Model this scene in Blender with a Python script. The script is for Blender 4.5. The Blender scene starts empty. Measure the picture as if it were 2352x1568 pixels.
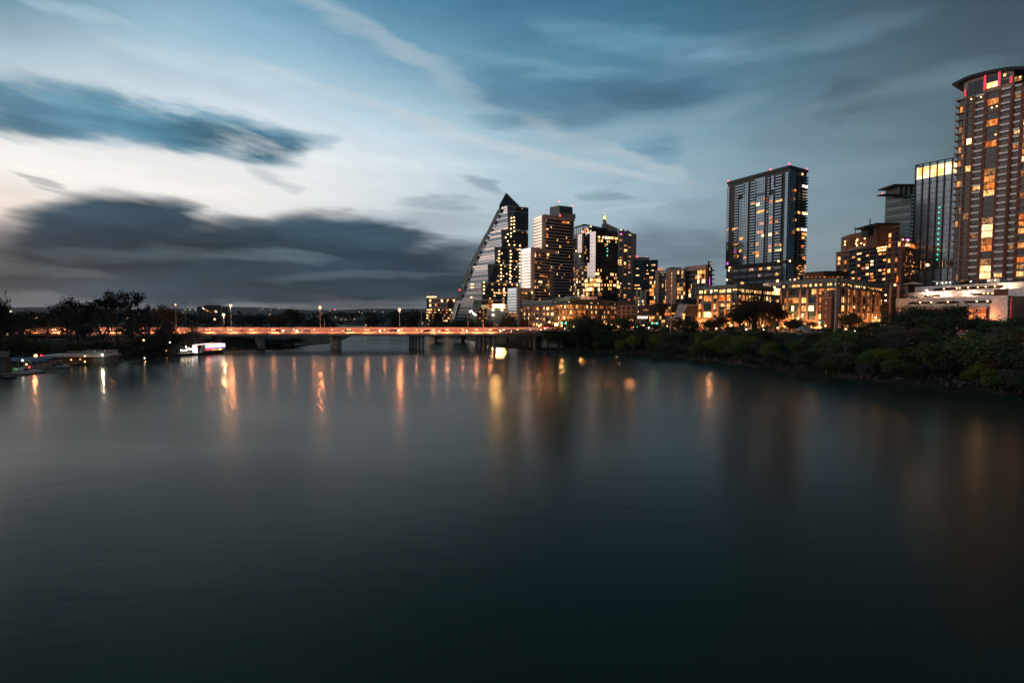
import bpy, math, random
import numpy as np
from mathutils import Vector, Matrix, noise as mnoise
random.seed(7)
rng = np.random.default_rng(11)
S = bpy.context.scene
COL = S.collection
PI = math.pi

# ------------------------------------------------------------ camera
FPX = 1241.0                                  # focal length for a 2352 px wide picture
CAMH = 18.0
TILT = math.atan(66.0 / FPX)
CT, ST = math.cos(TILT), math.sin(TILT)
cd = bpy.data.cameras.new('camera')
cam = bpy.data.objects.new('camera', cd); COL.objects.link(cam)
cd.sensor_width = 36.0; cd.lens = 36.0 * FPX / 2352.0
cd.clip_start = 0.5; cd.clip_end = 20000
cam.location = (0, 0, CAMH); cam.rotation_euler = (PI / 2 - TILT, 0, 0)
S.camera = cam

def at(px, py, Y):
    dx, dy = px - 1176.0, 784.0 - py
    d = Vector((dx, FPX * CT + dy * ST, -FPX * ST + dy * CT))
    return Vector((0, 0, CAMH)) + d * (Y / d.y)
def dirpx(px, py):
    return (at(px, py, 100.0) - Vector((0, 0, CAMH))).normalized()
def proj(p):
    x, y, z = p[0], p[1], p[2] - CAMH
    f = y * CT - z * ST; u = y * ST + z * CT
    f = max(f, .01)
    return 1176 + FPX * x / f, 784 - FPX * u / f
def depth_for_z(px, py, z):
    k = (at(px, py, 100.0).z - CAMH) / 100.0
    return (z - CAMH) / k
def on_z(px, py, z):
    return at(px, py, depth_for_z(px, py, z))
def lin(c):
    r = []
    for v in c[:3]:
        v /= 255.0
        r.append(v / 12.92 if v <= .04045 else ((v + .055) / 1.055) ** 2.4)
    return r

# ------------------------------------------------------------ view
S.view_settings.view_transform = 'Standard'; S.view_settings.look = 'None'
S.view_settings.exposure = 0.0; S.view_settings.gamma = 1.0
S.render.engine = 'CYCLES'
S.cycles.use_denoising = True
try: S.cycles.denoiser = 'OPENIMAGEDENOISE'
except Exception: pass
S.cycles.max_bounces = 5; S.cycles.diffuse_bounces = 2; S.cycles.glossy_bounces = 4
S.cycles.transparent_max_bounces = 6
S.cycles.sample_clamp_indirect = 6.0
S.cycles.caustics_reflective = False; S.cycles.caustics_refractive = False

# ------------------------------------------------------------ sky: dusk with streaked cloud, laid out by compass direction
W = bpy.data.worlds.new('World'); S.world = W; W.use_nodes = True
nt = W.node_tree; nt.nodes.clear()
def N(tree, t, **kw):
    n = tree.nodes.new(t)
    for k, v in kw.items(): setattr(n, k, v)
    return n
def setin(tree, sock, v):
    if isinstance(v, bpy.types.NodeSocket): tree.links.new(v, sock)
    else: sock.default_value = v
def M(op, a, b=None, c=None, clamp=False):
    n = N(nt, 'ShaderNodeMath', operation=op, use_clamp=clamp)
    for i, v in enumerate((a, b, c)):
        if v is not None: setin(nt, n.inputs[i], v)
    return n.outputs[0]
def comb(x, y, z):
    n = N(nt, 'ShaderNodeCombineXYZ')
    for i, v in enumerate((x, y, z)): setin(nt, n.inputs[i], v)
    return n.outputs[0]
def mixc(f, a, b):
    n = N(nt, 'ShaderNodeMix', data_type='RGBA'); n.clamp_factor = True
    setin(nt, n.inputs[0], f); setin(nt, n.inputs[6], a); setin(nt, n.inputs[7], b)
    return n.outputs[2]
def noi(vec, scale, detail=3, rough=.5):
    n = N(nt, 'ShaderNodeTexNoise'); n.noise_dimensions = '3D'
    setin(nt, n.inputs['Vector'], vec); n.inputs['Scale'].default_value = scale
    n.inputs['Detail'].default_value = detail; n.inputs['Roughness'].default_value = rough
    return n
tc = N(nt, 'ShaderNodeTexCoord')
sx = N(nt, 'ShaderNodeSeparateXYZ'); nt.links.new(tc.outputs['Generated'], sx.inputs[0])
az = M('MULTIPLY', M('ARCTAN2', sx.outputs[0], sx.outputs[1]), 180 / PI)
el = M('MULTIPLY', M('ARCSINE', M('MINIMUM', M('MAXIMUM', sx.outputs[2], -1.0), 1.0)), 180 / PI)
# the streaks drift down to the right; a little rotation of the noise space
ca, sa = math.cos(math.radians(9)), math.sin(math.radians(9))
ru = M('SUBTRACT', M('MULTIPLY', az, ca), M('MULTIPLY', el, sa))
rv = M('ADD', M('MULTIPLY', az, sa), M('MULTIPLY', el, ca))
w1 = noi(comb(M('MULTIPLY', ru, .045), M('MULTIPLY', rv, .24), 3.7), 1.0, 3)
w2 = noi(comb(M('MULTIPLY', ru, .24), M('MULTIPLY', rv, .95), 9.1), 1.0, 5, .55)
w3 = noi(comb(M('MULTIPLY', az, .16), M('MULTIPLY', el, .70), 5.3), 1.0, 4, .5)
wl = M('SUBTRACT', w1.outputs[0], .5); wm = M('SUBTRACT', w2.outputs[0], .5); wk = M('SUBTRACT', w3.outputs[0], .5)
waz = M('ADD', az, M('ADD', M('MULTIPLY', wl, 9.0), M('MULTIPLY', wk, 5.0)))
wel = M('ADD', el, M('ADD', M('MULTIPLY', wl, 2.2), M('ADD', M('MULTIPLY', wm, .95), M('MULTIPLY', wk, 1.6))))
PX_X = [0, 300, 600, 900, 1176, 1500, 1800, 2100, 2352]
PX_Y = [-60, 10, 110, 210, 300, 400, 500, 600, 670, 702, 718]
PX_C = [
 [(88,134,160),(120,165,190),(105,154,184),(75,126,158),(62,110,140),(54,98,124),(54,88,108),(58,78,92),(54,66,76)],
 [(108,150,174),(142,182,204),(118,166,194),(86,138,170),(70,120,152),(61,108,136),(62,98,118),(65,87,101),(61,75,85)],
 [(168,194,208),(184,210,224),(152,192,214),(118,164,190),(82,134,164),(72,119,146),(74,108,128),(72,95,108),(66,82,92)],
 [(216,226,230),(208,223,231),(198,217,229),(152,192,213),(112,158,182),(86,127,150),(86,118,136),(82,102,113),(74,90,98)],
 [(235,236,236),(232,237,240),(222,232,238),(196,219,231),(156,190,208),(122,156,174),(106,136,151),(93,114,124),(84,101,110)],
 [(255,249,242),(256,253,249),(254,251,248),(232,240,244),(188,210,221),(152,180,194),(119,144,158),(104,124,134),(94,110,118)],
 [(240,220,206),(240,234,230),(240,238,236),(210,220,226),(178,199,210),(150,172,185),(124,145,156),(112,130,138),(104,118,125)],
 [(168,160,158),(180,180,182),(185,188,192),(178,190,197),(160,180,190),(138,158,169),(126,141,149),(118,130,136),(112,122,127)],
 [(96,98,102),(110,113,118),(120,124,128),(130,138,144),(138,152,160),(134,148,156),(126,138,144),(120,130,134),(114,122,126)],
 [(100,104,109),(104,108,113),(106,111,116),(108,114,120),(126,136,143),(130,141,147),(126,136,141),(120,129,133),(114,121,125)],
 [(92,97,103),(96,101,107),(98,104,110),(102,109,116),(118,128,135),(124,134,140),(120,130,135),(116,124,128),(110,117,121)],
]
def gridcol(px, py):
    px = min(max(px, 0), 2352); py = min(max(py, -60), 718)
    i = max(k for k in range(len(PX_X) - 1) if PX_X[k] <= px); j = max(k for k in range(len(PX_Y) - 1) if PX_Y[k] <= py)
    a = (px - PX_X[i]) / (PX_X[i+1] - PX_X[i]); b = (py - PX_Y[j]) / (PX_Y[j+1] - PX_Y[j])
    c = [0, 0, 0]
    for di, dj, w_ in ((0,0,(1-a)*(1-b)),(1,0,a*(1-b)),(0,1,(1-a)*b),(1,1,a*b)):
        l = [v * (1.0 if i+di < 5 or j+dj > 7 else 1.17) for v in lin(PX_C[j+dj][i+di])]
        for k in range(3): c[k] += w_ * l[k]
    return c
ELS = [-.2, .9, 2.2, 4.5, 7.5, 11, 15, 19, 23.5, 28.5, 34]
WEST = [(120,116,116),(158,148,145),(208,192,186),(250,232,224),(278,258,248),(284,266,258),(274,264,260),(250,250,252),(204,214,222),(160,184,198),(116,150,172)]
EAST = [(66,72,80),(68,76,84),(68,78,86),(66,78,88),(62,76,88),(60,76,88),(48,66,80),(56,72,88),(54,72,88),(52,70,86),(48,66,82)]
rows = []
f_az = M('ADD', M('DIVIDE', az, 360.0), .5)
for k, e in enumerate(ELS):
    st = []
    for a in (-43, -37, -31, -25, -19, -13, -7, -1, 5, 11, 17, 23, 29, 35, 41):
        ar, er = math.radians(a), math.radians(e)
        p = Vector((math.sin(ar) * math.cos(er), math.cos(ar) * math.cos(er), math.sin(er))) * 100
        st.append((a, gridcol(*proj((p.x, p.y, p.z + CAMH)))))
    west, east = lin(WEST[k]), lin(EAST[k])
    st = [(-180, east), (-150, [.75*q + .25*r for q, r in zip(east, west)]), (-125, [.2*q + .8*r for q, r in zip(east, west)]), (-105, west), (-75, west), (-58, [.5*q+.5*r for q, r in zip(west, st[0][1])])] + st + \
         [(58, [.5*q + .5*r for q, r in zip(st[-1][1], east)]), (80, east), (179.9, east)]
    r = N(nt, 'ShaderNodeValToRGB'); r.color_ramp.interpolation = 'LINEAR'
    els = r.color_ramp.elements
    els[0].position = 0; els[1].position = 1
    for a, c in st[1:-1]: els.new(a / 360 + .5)
    for q, (a, c) in zip(els, st): q.color = (c[0], c[1], c[2], 1)
    nt.links.new(f_az, r.inputs[0]); rows.append(r.outputs[0])
sky = rows[0]
for k in range(1, len(ELS)):
    m = N(nt, 'ShaderNodeMapRange'); m.interpolation_type = 'LINEAR'; setin(nt, m.inputs[0], el)
    m.inputs[1].default_value = ELS[k-1]; m.inputs[2].default_value = ELS[k]
    sky = mixc(m.outputs[0], sky, rows[k])
zen = N(nt, 'ShaderNodeMapRange'); setin(nt, zen.inputs[0], el); zen.inputs[1].default_value = 34; zen.inputs[2].default_value = 75
sky = mixc(zen.outputs[0], sky, lin((58,88,112)) + [1])
# clouds: (end, end, half width) in the photo's pixels turned into compass directions
def azel(px, py):
    d = dirpx(px, py); return Vector((math.degrees(math.atan2(d.x, d.y)), math.degrees(math.asin(d.z))))
w4 = noi(comb(M('MULTIPLY', ru, .17), M('MULTIPLY', rv, .80), 1.3), 1.0, 5, .58)
modf = M('MULTIPLY_ADD', M('SUBTRACT', w4.outputs[0], .5), 2.0, 1.0)
modc = M('MULTIPLY_ADD', M('SUBTRACT', w4.outputs[0], .5), .5, 1.06)
w5 = noi(comb(M('MULTIPLY', az, .07), M('MULTIPLY', el, .42), 8.3), 1.0, 4, .5)
shade = M('MULTIPLY_ADD', M('SUBTRACT', w5.outputs[0], .5), 2.6, 1.12)
one = M('ADD', 1.0, 0.0)
CL = [
 ((-90,216),(340,268),52,(92,130,150),.95,1.1), ((40,248),(540,314),54,(96,138,158),.93,1.0), ((250,278),(725,344),54,(84,132,156),.97,1.0), ((-60,258),(240,296),34,(84,124,146),.9,1.0),
 ((620,300),(780,330),20,(110,150,176),.5,1.0),
 ((80,508),(460,518),58,(48,68,82),1.0,1.0), ((60,590),(1190,618),76,(38,57,72),1.0,1.0), ((430,556),(1010,568),50,(40,59,72),1.0,1.0), ((640,520),(960,556),36,(46,66,80),.95,1.0),
 ((-60,648),(700,652),30,(50,64,75),.95,1.1), ((380,655),(1160,660),36,(36,54,66),.95,1.1), ((700,600),(1180,625),50,(36,55,69),.8,1.0),
 ((120,582),(560,586),14,(80,96,107),.5,1.0), ((-60,612),(330,622),16,(88,98,106),.6,1.0), ((380,566),(760,600),14,(92,108,118),.5,1.0), ((620,640),(1100,628),9,(84,98,108),.4,1.0), ((-60,686),(420,688),8,(92,99,105),.6,1.0),
 ((-40,705),(1150,706),9,(104,110,116),.85,1.0),
 ((10,402),(140,428),15,(160,158,160),.55,1.3), ((20,430),(120,450),9,(180,176,174),.5,1.0), ((530,395),(690,440),16,(176,184,190),.5,1.0),
 ((1035,412),(1135,442),20,(138,160,173),.62,1.2), ((900,470),(1070,484),18,(142,161,172),.6,1.2), ((820,500),(1100,520),16,(150,166,176),.5,1.0),
 ((1060,205),(1660,248),46,(62,104,132),.62,1.0), ((1100,270),(1420,285),18,(84,124,150),.5,1.0), ((1420,560),(1720,585),52,(98,116,128),.7,1.0), ((1360,436),(1450,452),13,(118,142,156),.5,1.0),
 ((1430,352),(1570,340),34,(92,132,157),.55,1.0), ((1880,205),(1990,245),40,(70,90,105),.36,1.0), ((1500,480),(1800,520),22,(124,144,157),.35,1.0), ((1700,330),(2100,300),30,(112,136,148),.4,1.0),
 ((600,-60),(1030,195),30,(166,190,205),.66,.9), ((860,90),(1180,260),24,(160,186,201),.5,.9), ((560,140),(900,255),14,(196,212,221),.5,.8), ((850,235),(1270,382),19,(200,213,220),.58,.7), ((1170,350),(1520,420),13,(194,207,214),.6,.6),
 ((1210,275),(1450,365),22,(172,192,201),.5,.8), ((1400,340),(1580,420),18,(182,198,205),.6,.8), ((1540,415),(1760,470),12,(160,176,185),.4,.9), ((1370,486),(1530,468),5,(190,202,208),.4,.5), ((1230,50),(1720,150),34,(104,146,170),.42,1.0), ((1480,160),(2080,50),34,(104,133,150),.4,1.0), ((1280,330),(1720,246),26,(144,172,187),.45,1.0), ((1640,425),(2060,380),28,(134,157,169),.42,1.0), ((980,120),(1420,185),22,(126,166,187),.42,1.0), ((1750,300),(2250,180),40,(106,128,140),.4,1.0), ((200,110),(760,190),24,(200,217,226),.4,1.0), ((30,0),(340,70),14,(176,202,217),.55,.8),
]
for (e0, e1, hw, c, al, wp) in CL:
    x0, y0 = e0; x1, y1 = e1
    mx, my = (x0 + x1) / 2, (y0 + y1) / 2
    L = math.hypot(x1 - x0, y1 - y0); nx, ny = -(y1 - y0) / L, (x1 - x0) / L
    p0 = azel(mx, my); a = (azel(x1, y1) - azel(x0, y0)) * .5; b = azel(mx + nx * hw, my + ny * hw) - p0
    det = a.x * b.y - b.x * a.y
    i00, i01, i10, i11 = b.y / det, -b.x / det, -a.y / det, a.x / det
    dX = M('MULTIPLY_ADD', M('SUBTRACT', waz, az), wp, az); dY = M('MULTIPLY_ADD', M('SUBTRACT', wel, el), wp, el)
    u = M('MULTIPLY_ADD', dX, i00, M('MULTIPLY_ADD', dY, i01, -(i00 * p0.x + i01 * p0.y)))
    v = M('MULTIPLY_ADD', dX, i10, M('MULTIPLY_ADD', dY, i11, -(i10 * p0.x + i11 * p0.y)))
    # long ellipse with a flat middle: |u|^4 + v^2
    u2 = M('MULTIPLY', u, u)
    r2 = M('ADD', M('MULTIPLY', u2, u2), M('MULTIPLY', v, v))
    mr = N(nt, 'ShaderNodeMapRange'); mr.interpolation_type = 'SMOOTHSTEP'; setin(nt, mr.inputs[0], r2)
    mr.inputs[1].default_value = 2.0; mr.inputs[2].default_value = .1 if al > .86 else -.7; mr.inputs[3].default_value = 0; mr.inputs[4].default_value = al if al > .86 else al * 1.25
    cv = N(nt, 'ShaderNodeVectorMath', operation='SCALE'); cv.inputs[0].default_value = lin(c); nt.links.new(shade if c[0] < 110 else one, cv.inputs['Scale'])
    sky = mixc(M('MULTIPLY', mr.outputs[0], modf if (c[2] - c[0] > 40 and hw > 20 and x1 < 800) else modc, clamp=True), sky, cv.outputs[0])
fine = M('MULTIPLY_ADD', wm, .13, M('MULTIPLY_ADD', wk, .18, M('MULTIPLY_ADD', wl, .16, .97)))
hs = N(nt, 'ShaderNodeVectorMath', operation='SCALE'); nt.links.new(sky, hs.inputs[0]); nt.links.new(fine, hs.inputs['Scale'])
SUN_EL, SUN_AZ = 2.0, -62.0
nish = N(nt, 'ShaderNodeTexSky'); nish.sky_type = 'NISHITA'; nish.sun_disc = False
nish.sun_elevation = math.radians(SUN_EL); nish.sun_rotation = math.radians(SUN_AZ)
ns = N(nt, 'ShaderNodeVectorMath', operation='SCALE'); nt.links.new(nish.outputs[0], ns.inputs[0]); ns.inputs['Scale'].default_value = .004
ad = N(nt, 'ShaderNodeVectorMath', operation='ADD'); nt.links.new(hs.outputs[0], ad.inputs[0]); nt.links.new(ns.outputs[0], ad.inputs[1])
bg = N(nt, 'ShaderNodeBackground'); nt.links.new(ad.outputs[0], bg.inputs[0]); bg.inputs[1].default_value = 1.0
wo = N(nt, 'ShaderNodeOutputWorld'); nt.links.new(bg.outputs[0], wo.inputs[0])
W.cycles.sampling_method = 'MANUAL'; W.cycles.sample_map_resolution = 512

# the last of the sun, low behind the western cloud
sl = bpy.data.lights.new('sun', 'SUN'); so = bpy.data.objects.new('sun', sl); COL.objects.link(so)
sl.energy = .35; sl.angle = math.radians(20); sl.color = (1, .78, .62)
sd_ = Vector((math.sin(math.radians(SUN_AZ)), math.cos(math.radians(SUN_AZ)), math.tan(math.radians(SUN_EL + 6))))
so.rotation_euler = sd_.to_track_quat('Z', 'Y').to_euler()

# ------------------------------------------------------------ materials
def mat(name, col, rough=.7, metal=0, var=0, vscale=.5, spec=.5, bump=0, bscale=1, coat=0, rand=0):
    m = bpy.data.materials.new(name); m.use_nodes = True; t = m.node_tree
    b = t.nodes['Principled BSDF']
    b.inputs['Roughness'].default_value = rough; b.inputs['Metallic'].default_value = metal
    b.inputs['Specular IOR Level'].default_value = spec
    b.inputs['Base Color'].default_value = (*col, 1)
    g = N(t, 'ShaderNodeNewGeometry')
    if var:
        n = N(t, 'ShaderNodeTexNoise'); n.inputs['Scale'].default_value = vscale; n.inputs['Detail'].default_value = 4
        t.links.new(g.outputs['Position'], n.inputs['Vector'])
        r = N(t, 'ShaderNodeMapRange'); t.links.new(n.outputs[0], r.inputs[0])
        r.inputs[1].default_value = .3; r.inputs[2].default_value = .7; r.inputs[3].default_value = 1 - var; r.inputs[4].default_value = 1 + var
        f = r.outputs[0]
        if rand:
            o = N(t, 'ShaderNodeObjectInfo'); q = N(t, 'ShaderNodeMath', operation='MULTIPLY_ADD')
            t.links.new(o.outputs['Random'], q.inputs[0]); q.inputs[1].default_value = rand; q.inputs[2].default_value = 1 - rand / 2
            z = N(t, 'ShaderNodeMath', operation='MULTIPLY'); t.links.new(q.outputs[0], z.inputs[0]); t.links.new(f, z.inputs[1]); f = z.outputs[0]
        s = N(t, 'ShaderNodeVectorMath', operation='SCALE'); s.inputs[0].default_value = col; t.links.new(f, s.inputs['Scale'])
        t.links.new(s.outputs[0], b.inputs['Base Color'])
    if bump:
        n2 = N(t, 'ShaderNodeTexNoise'); n2.inputs['Scale'].default_value = bscale; n2.inputs['Detail'].default_value = 3
        t.links.new(g.outputs['Position'], n2.inputs['Vector'])
        bu = N(t, 'ShaderNodeBump'); bu.inputs['Strength'].default_value = 1; bu.inputs['Distance'].default_value = bump
        t.links.new(n2.outputs[0], bu.inputs['Height']); t.links.new(bu.outputs[0], b.inputs['Normal'])
    return m
def em(name, col, strength, var=0, vscale=.6):
    m = bpy.data.materials.new(name); m.use_nodes = True; t = m.node_tree; t.nodes.clear()
    e = N(t, 'ShaderNodeEmission'); e.inputs[0].default_value = (*col, 1); e.inputs[1].default_value = strength
    o = N(t, 'ShaderNodeOutputMaterial'); t.links.new(e.outputs[0], o.inputs[0])
    if var:
        g = N(t, 'ShaderNodeNewGeometry'); n = N(t, 'ShaderNodeTexNoise'); n.inputs['Scale'].default_value = vscale; n.inputs['Detail'].default_value = 2.5
        mp = N(t, 'ShaderNodeVectorMath', operation='MULTIPLY'); mp.inputs[1].default_value = (1, 1, .8)
        t.links.new(g.outputs['Position'], mp.inputs[0]); t.links.new(mp.outputs[0], n.inputs['Vector'])
        r = N(t, 'ShaderNodeMapRange'); t.links.new(n.outputs[0], r.inputs[0])
        r.inputs[1].default_value = .33; r.inputs[2].default_value = .68; r.inputs[3].default_value = strength * (1 - var); r.inputs[4].default_value = strength * (1 + var)
        t.links.new(r.outputs[0], e.inputs[1])
        n2 = N(t, 'ShaderNodeTexNoise'); n2.inputs['Scale'].default_value = .21; n2.inputs['Detail'].default_value = 1; t.links.new(g.outputs['Position'], n2.inputs['Vector'])
        r2 = N(t, 'ShaderNodeValToRGB'); q = r2.color_ramp.elements; q[0].position = .34; q[1].position = .66
        q[0].color = (col[0], col[1]*.66, col[2]*.5, 1); q[1].color = (col[0], min(1, col[1]*1.35), min(1, col[2]*2.0), 1)
        t.links.new(n2.outputs[0], r2.inputs[0]); t.links.new(r2.outputs[0], e.inputs[0])
    return m
def glass(name, tint, metal=.85, rough=.06, bump=.004, bscale=.35):
    return mat(name, tint, rough, metal, bump=bump, bscale=bscale, var=.10, vscale=.22)
MT = dict(
 glass_pale=glass('mirror_glass', (.70,.67,.67), .97, .10, .006, .2),
 glass_rose=glass('rose_mirror_glass', (.50,.41,.385), .97, .12, .006, .2),
 glass_slate=glass('slate_glass', (.16,.23,.29), .85, .09),
 glass_blue=glass('blue_glass', (.24,.31,.38), .5, .16),
 glass_teal=glass('teal_glass', (.016,.062,.072), .25, .12),
 glass_dark=glass('dark_glass', (.05,.065,.075), .6, .08),
 glass_black=glass('black_glass', (.02,.024,.03), .4, .12),
 pane=mat('dark_pane', (.012,.016,.02), .12, 0, spec=.6),
 pane_blue=mat('unlit_pane', (.16,.2,.23), .10, .8),
 steel=mat('grey_metal', (.30,.30,.30), .45, .4, var=.15),
 black=mat('black_metal', (.012,.013,.015), .55, .2, var=.2),
 dark=mat('charcoal_cladding', (.030,.033,.038), .6, 0, var=.2),
 teal=mat('teal_cladding', (.035,.065,.07), .5, 0, var=.15),
 concrete=mat('concrete', (.36,.32,.29), .85, 0, var=.14, vscale=.7, bump=.01),
 pale=mat('pale_concrete', (.50,.43,.40), .85, 0, var=.12, vscale=.6),
 glass_grey=glass('grey_mirror_glass', (.40,.44,.48), .92, .10),
 glass_seam=glass('blue_grey_glass', (.20,.25,.29), .25, .2),
 sail_bars=mat('teal_sail_bars', (.06,.19,.19), .5, 0),
 sail_glass=mat('sail_glass', (.012,.045,.05), .22, 0, var=.2, vscale=.3, spec=.35),
 rail_concrete=mat('pale_rail_concrete', (.62,.52,.46), .8, 0, var=.16, vscale=.35),
 bright=mat('bright_white_panel', (.86,.85,.84), .5),
 strip=mat('podium_glass', (.24,.29,.33), .3, .25, var=.2, vscale=.3),
 white=mat('white_paint', (.72,.70,.69), .6, 0, var=.08),
 whitewall=mat('weathered_white_wall', (.68,.60,.56), .85, 0, var=.22, vscale=.8),
 band=mat('slab_edge', (.50,.47,.46), .6, 0, var=.1),
 brick=mat('red_brick', (.205,.072,.042), .85, 0, var=.18, vscale=1.2),
 brickdark=mat('dark_brick', (.11,.035,.022), .85, 0, var=.2, vscale=1.2),
 stone=mat('tan_stone', (.34,.20,.14), .85, 0, var=.22, vscale=1.4),
 beige=mat('beige_stucco', (.42,.29,.23), .85, 0, var=.1),
 cream=mat('cream_stucco', (.5,.42,.34), .85, 0, var=.1),
 copper=mat('copper_net', (.20,.07,.025), .7, 0, var=.35, vscale=1.5),
 asphalt=mat('asphalt', (.05,.05,.05), .85, 0, var=.2),
 paint=mat('road_paint', (.7,.7,.68), .7, 0),
 wood=mat('dock_wood', (.12,.09,.065), .85, 0, var=.3, vscale=1.2),
 bluecloth=mat('blue_canvas', (.03,.09,.14), .8, 0, var=.15),
 bark=mat('bark', (.035,.027,.02), .9, 0, var=.3, vscale=2),
 barkpale=mat('pale_bark', (.075,.06,.05), .9, 0, var=.3, vscale=2),
 rubber=mat('rubber', (.015,.015,.015), .8),
 lit=em('lit_room', (1.0,.46,.12), 1.5, .8, .9),
 litb=em('bright_room', (1.0,.58,.19), 2.8, .55, .9),
 lito=em('orange_room', (1.0,.30,.055), .95, .8, .6),
 litd=em('dim_room', (1.0,.40,.11), .42, .8, .6),
 litw=em('white_room', (1.0,.84,.62), 2.4, .6, .7),
 litp=em('pink_room', (1.0,.42,.24), .8, .6, .7),
 magenta=em('magenta_light', (.95,.10,.9), 1.3, .5, .8),
 redstrip=em('red_glow', (1.0,.04,.07), 1.3, .5, .35),  # emission put in for red floodlighting on the pilasters
 crown=em('crown_light', (1.0,.60,.24), 2.4, .2, .2),
 billboard=em('billboard', (1.0,.74,.36), 9.0),
 yellow=em('yellow_floodlight', (1.0,.74,.10), 1.5, .6, .9),
 bulb=em('warm_bulb', (1.0,.55,.20), 9.0),
 bulbw=em('white_bulb', (1.0,.84,.60), 14.0),
 sodium=em('sodium_lamp', (1.0,.55,.22), 3.2),
 sodiumw=em('sodium_flood', (1.0,.62,.30), 3.0),
 deckl=em('deck_lamp', (1.0,.60,.28), 4.0),
 globe=em('globe_lamp', (1.0,.52,.17), 7.0),
 flood=em('floodlight', (1.0,.72,.46), 30.0),
 red=em('red_beacon', (1.0,.03,.05), 12.0),
 tail=em('tail_light', (1.0,.07,.04), 9.0),
 head=em('headlight', (1.0,.80,.58), 60.0),
 green=em('green_signal', (.03,1.0,.45), 16.0),
 greendot=em('green_marker', (.04,1.0,.5), 5.0),
 farl=em('far_lamp', (1.0,.50,.20), 2.2),
 farw=em('far_white_lamp', (1.0,.85,.65), 2.2),
 sign=em('lit_letters', (1.0,.88,.62), 3.2),
 signd=mat('grey_letters', (.55,.55,.55), .5),
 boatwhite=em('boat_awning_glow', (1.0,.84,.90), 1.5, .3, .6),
)
def ground_mat(name, c1, c2, scale):
    m = bpy.data.materials.new(name); m.use_nodes = True; t = m.node_tree; b = t.nodes['Principled BSDF']
    g = N(t, 'ShaderNodeNewGeometry'); n = N(t, 'ShaderNodeTexNoise'); n.inputs['Scale'].default_value = scale; n.inputs['Detail'].default_value = 6
    t.links.new(g.outputs['Position'], n.inputs['Vector'])
    r = N(t, 'ShaderNodeValToRGB'); r.color_ramp.elements[0].color = (*c1, 1); r.color_ramp.elements[1].color = (*c2, 1)
    r.color_ramp.elements[0].position = .35; r.color_ramp.elements[1].position = .65
    t.links.new(n.outputs[0], r.inputs[0]); t.links.new(r.outputs[0], b.inputs['Base Color']); b.inputs['Roughness'].default_value = .95
    b.inputs['Specular IOR Level'].default_value = .1
    return m
MT['ground'] = ground_mat('bank_soil_and_grass', (.018,.020,.010), (.045,.036,.024), .15)
MT['hill'] = ground_mat('wooded_hill', (.016,.024,.028), (.030,.038,.040), .012)
def leaf(name, col, rand=.5, hue=.0):
    m = mat(name, col, .8, 0, var=.45, vscale=.55, spec=.15, rand=rand)
    return m
MT.update(
 leaf_dark=leaf('dark_leaves', (.042,.054,.024)), leaf_mid=leaf('green_leaves', (.072,.092,.028)), leaf_yel=leaf('yellow_green_leaves', (.125,.135,.022)),
 leaf_grey=leaf('grey_twigs', (.072,.060,.055)), leaf_brown=leaf('brown_leaves', (.075,.042,.022)), leaf_far=leaf('far_leaves', (.014,.016,.013), .2))
def water_mat():
    m = bpy.data.materials.new('lake_water'); m.use_nodes = True; t = m.node_tree; b = t.nodes['Principled BSDF']
    b.inputs['Base Color'].default_value = (.017,.029,.021,1); b.inputs['IOR'].default_value = 1.145; b.inputs['Specular Tint'].default_value = (.95,.92,.76,1)
    g = N(t, 'ShaderNodeNewGeometry')
    n = N(t, 'ShaderNodeTexNoise'); n.inputs['Scale'].default_value = .02; n.inputs['Detail'].default_value = 5
    mp = N(t, 'ShaderNodeVectorMath', operation='MULTIPLY'); mp.inputs[1].default_value = (.5, 1.6, 1)
    t.links.new(g.outputs['Position'], mp.inputs[0]); t.links.new(mp.outputs[0], n.inputs['Vector'])
    r = N(t, 'ShaderNodeMapRange'); t.links.new(n.outputs[0], r.inputs[0]); r.inputs[1].default_value = .3; r.inputs[2].default_value = .7
    r.inputs[3].default_value = .165; r.inputs[4].default_value = .25
    t.links.new(r.outputs[0], b.inputs['Roughness'])
    n2 = N(t, 'ShaderNodeTexNoise'); n2.inputs['Scale'].default_value = .22; n2.inputs['Detail'].default_value = 6; n2.inputs['Roughness'].default_value = .62
    mp2 = N(t, 'ShaderNodeVectorMath', operation='MULTIPLY'); mp2.inputs[1].default_value = (.7, 1.5, 1)
    t.links.new(g.outputs['Position'], mp2.inputs[0]); t.links.new(mp2.outputs[0], n2.inputs['Vector'])
    bu = N(t, 'ShaderNodeBump'); bu.inputs['Strength'].default_value = 1; bu.inputs['Distance'].default_value = .030
    t.links.new(n2.outputs[0], bu.inputs['Height']); t.links.new(bu.outputs[0], b.inputs['Normal'])
    return m
MT['water'] = water_mat()

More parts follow.
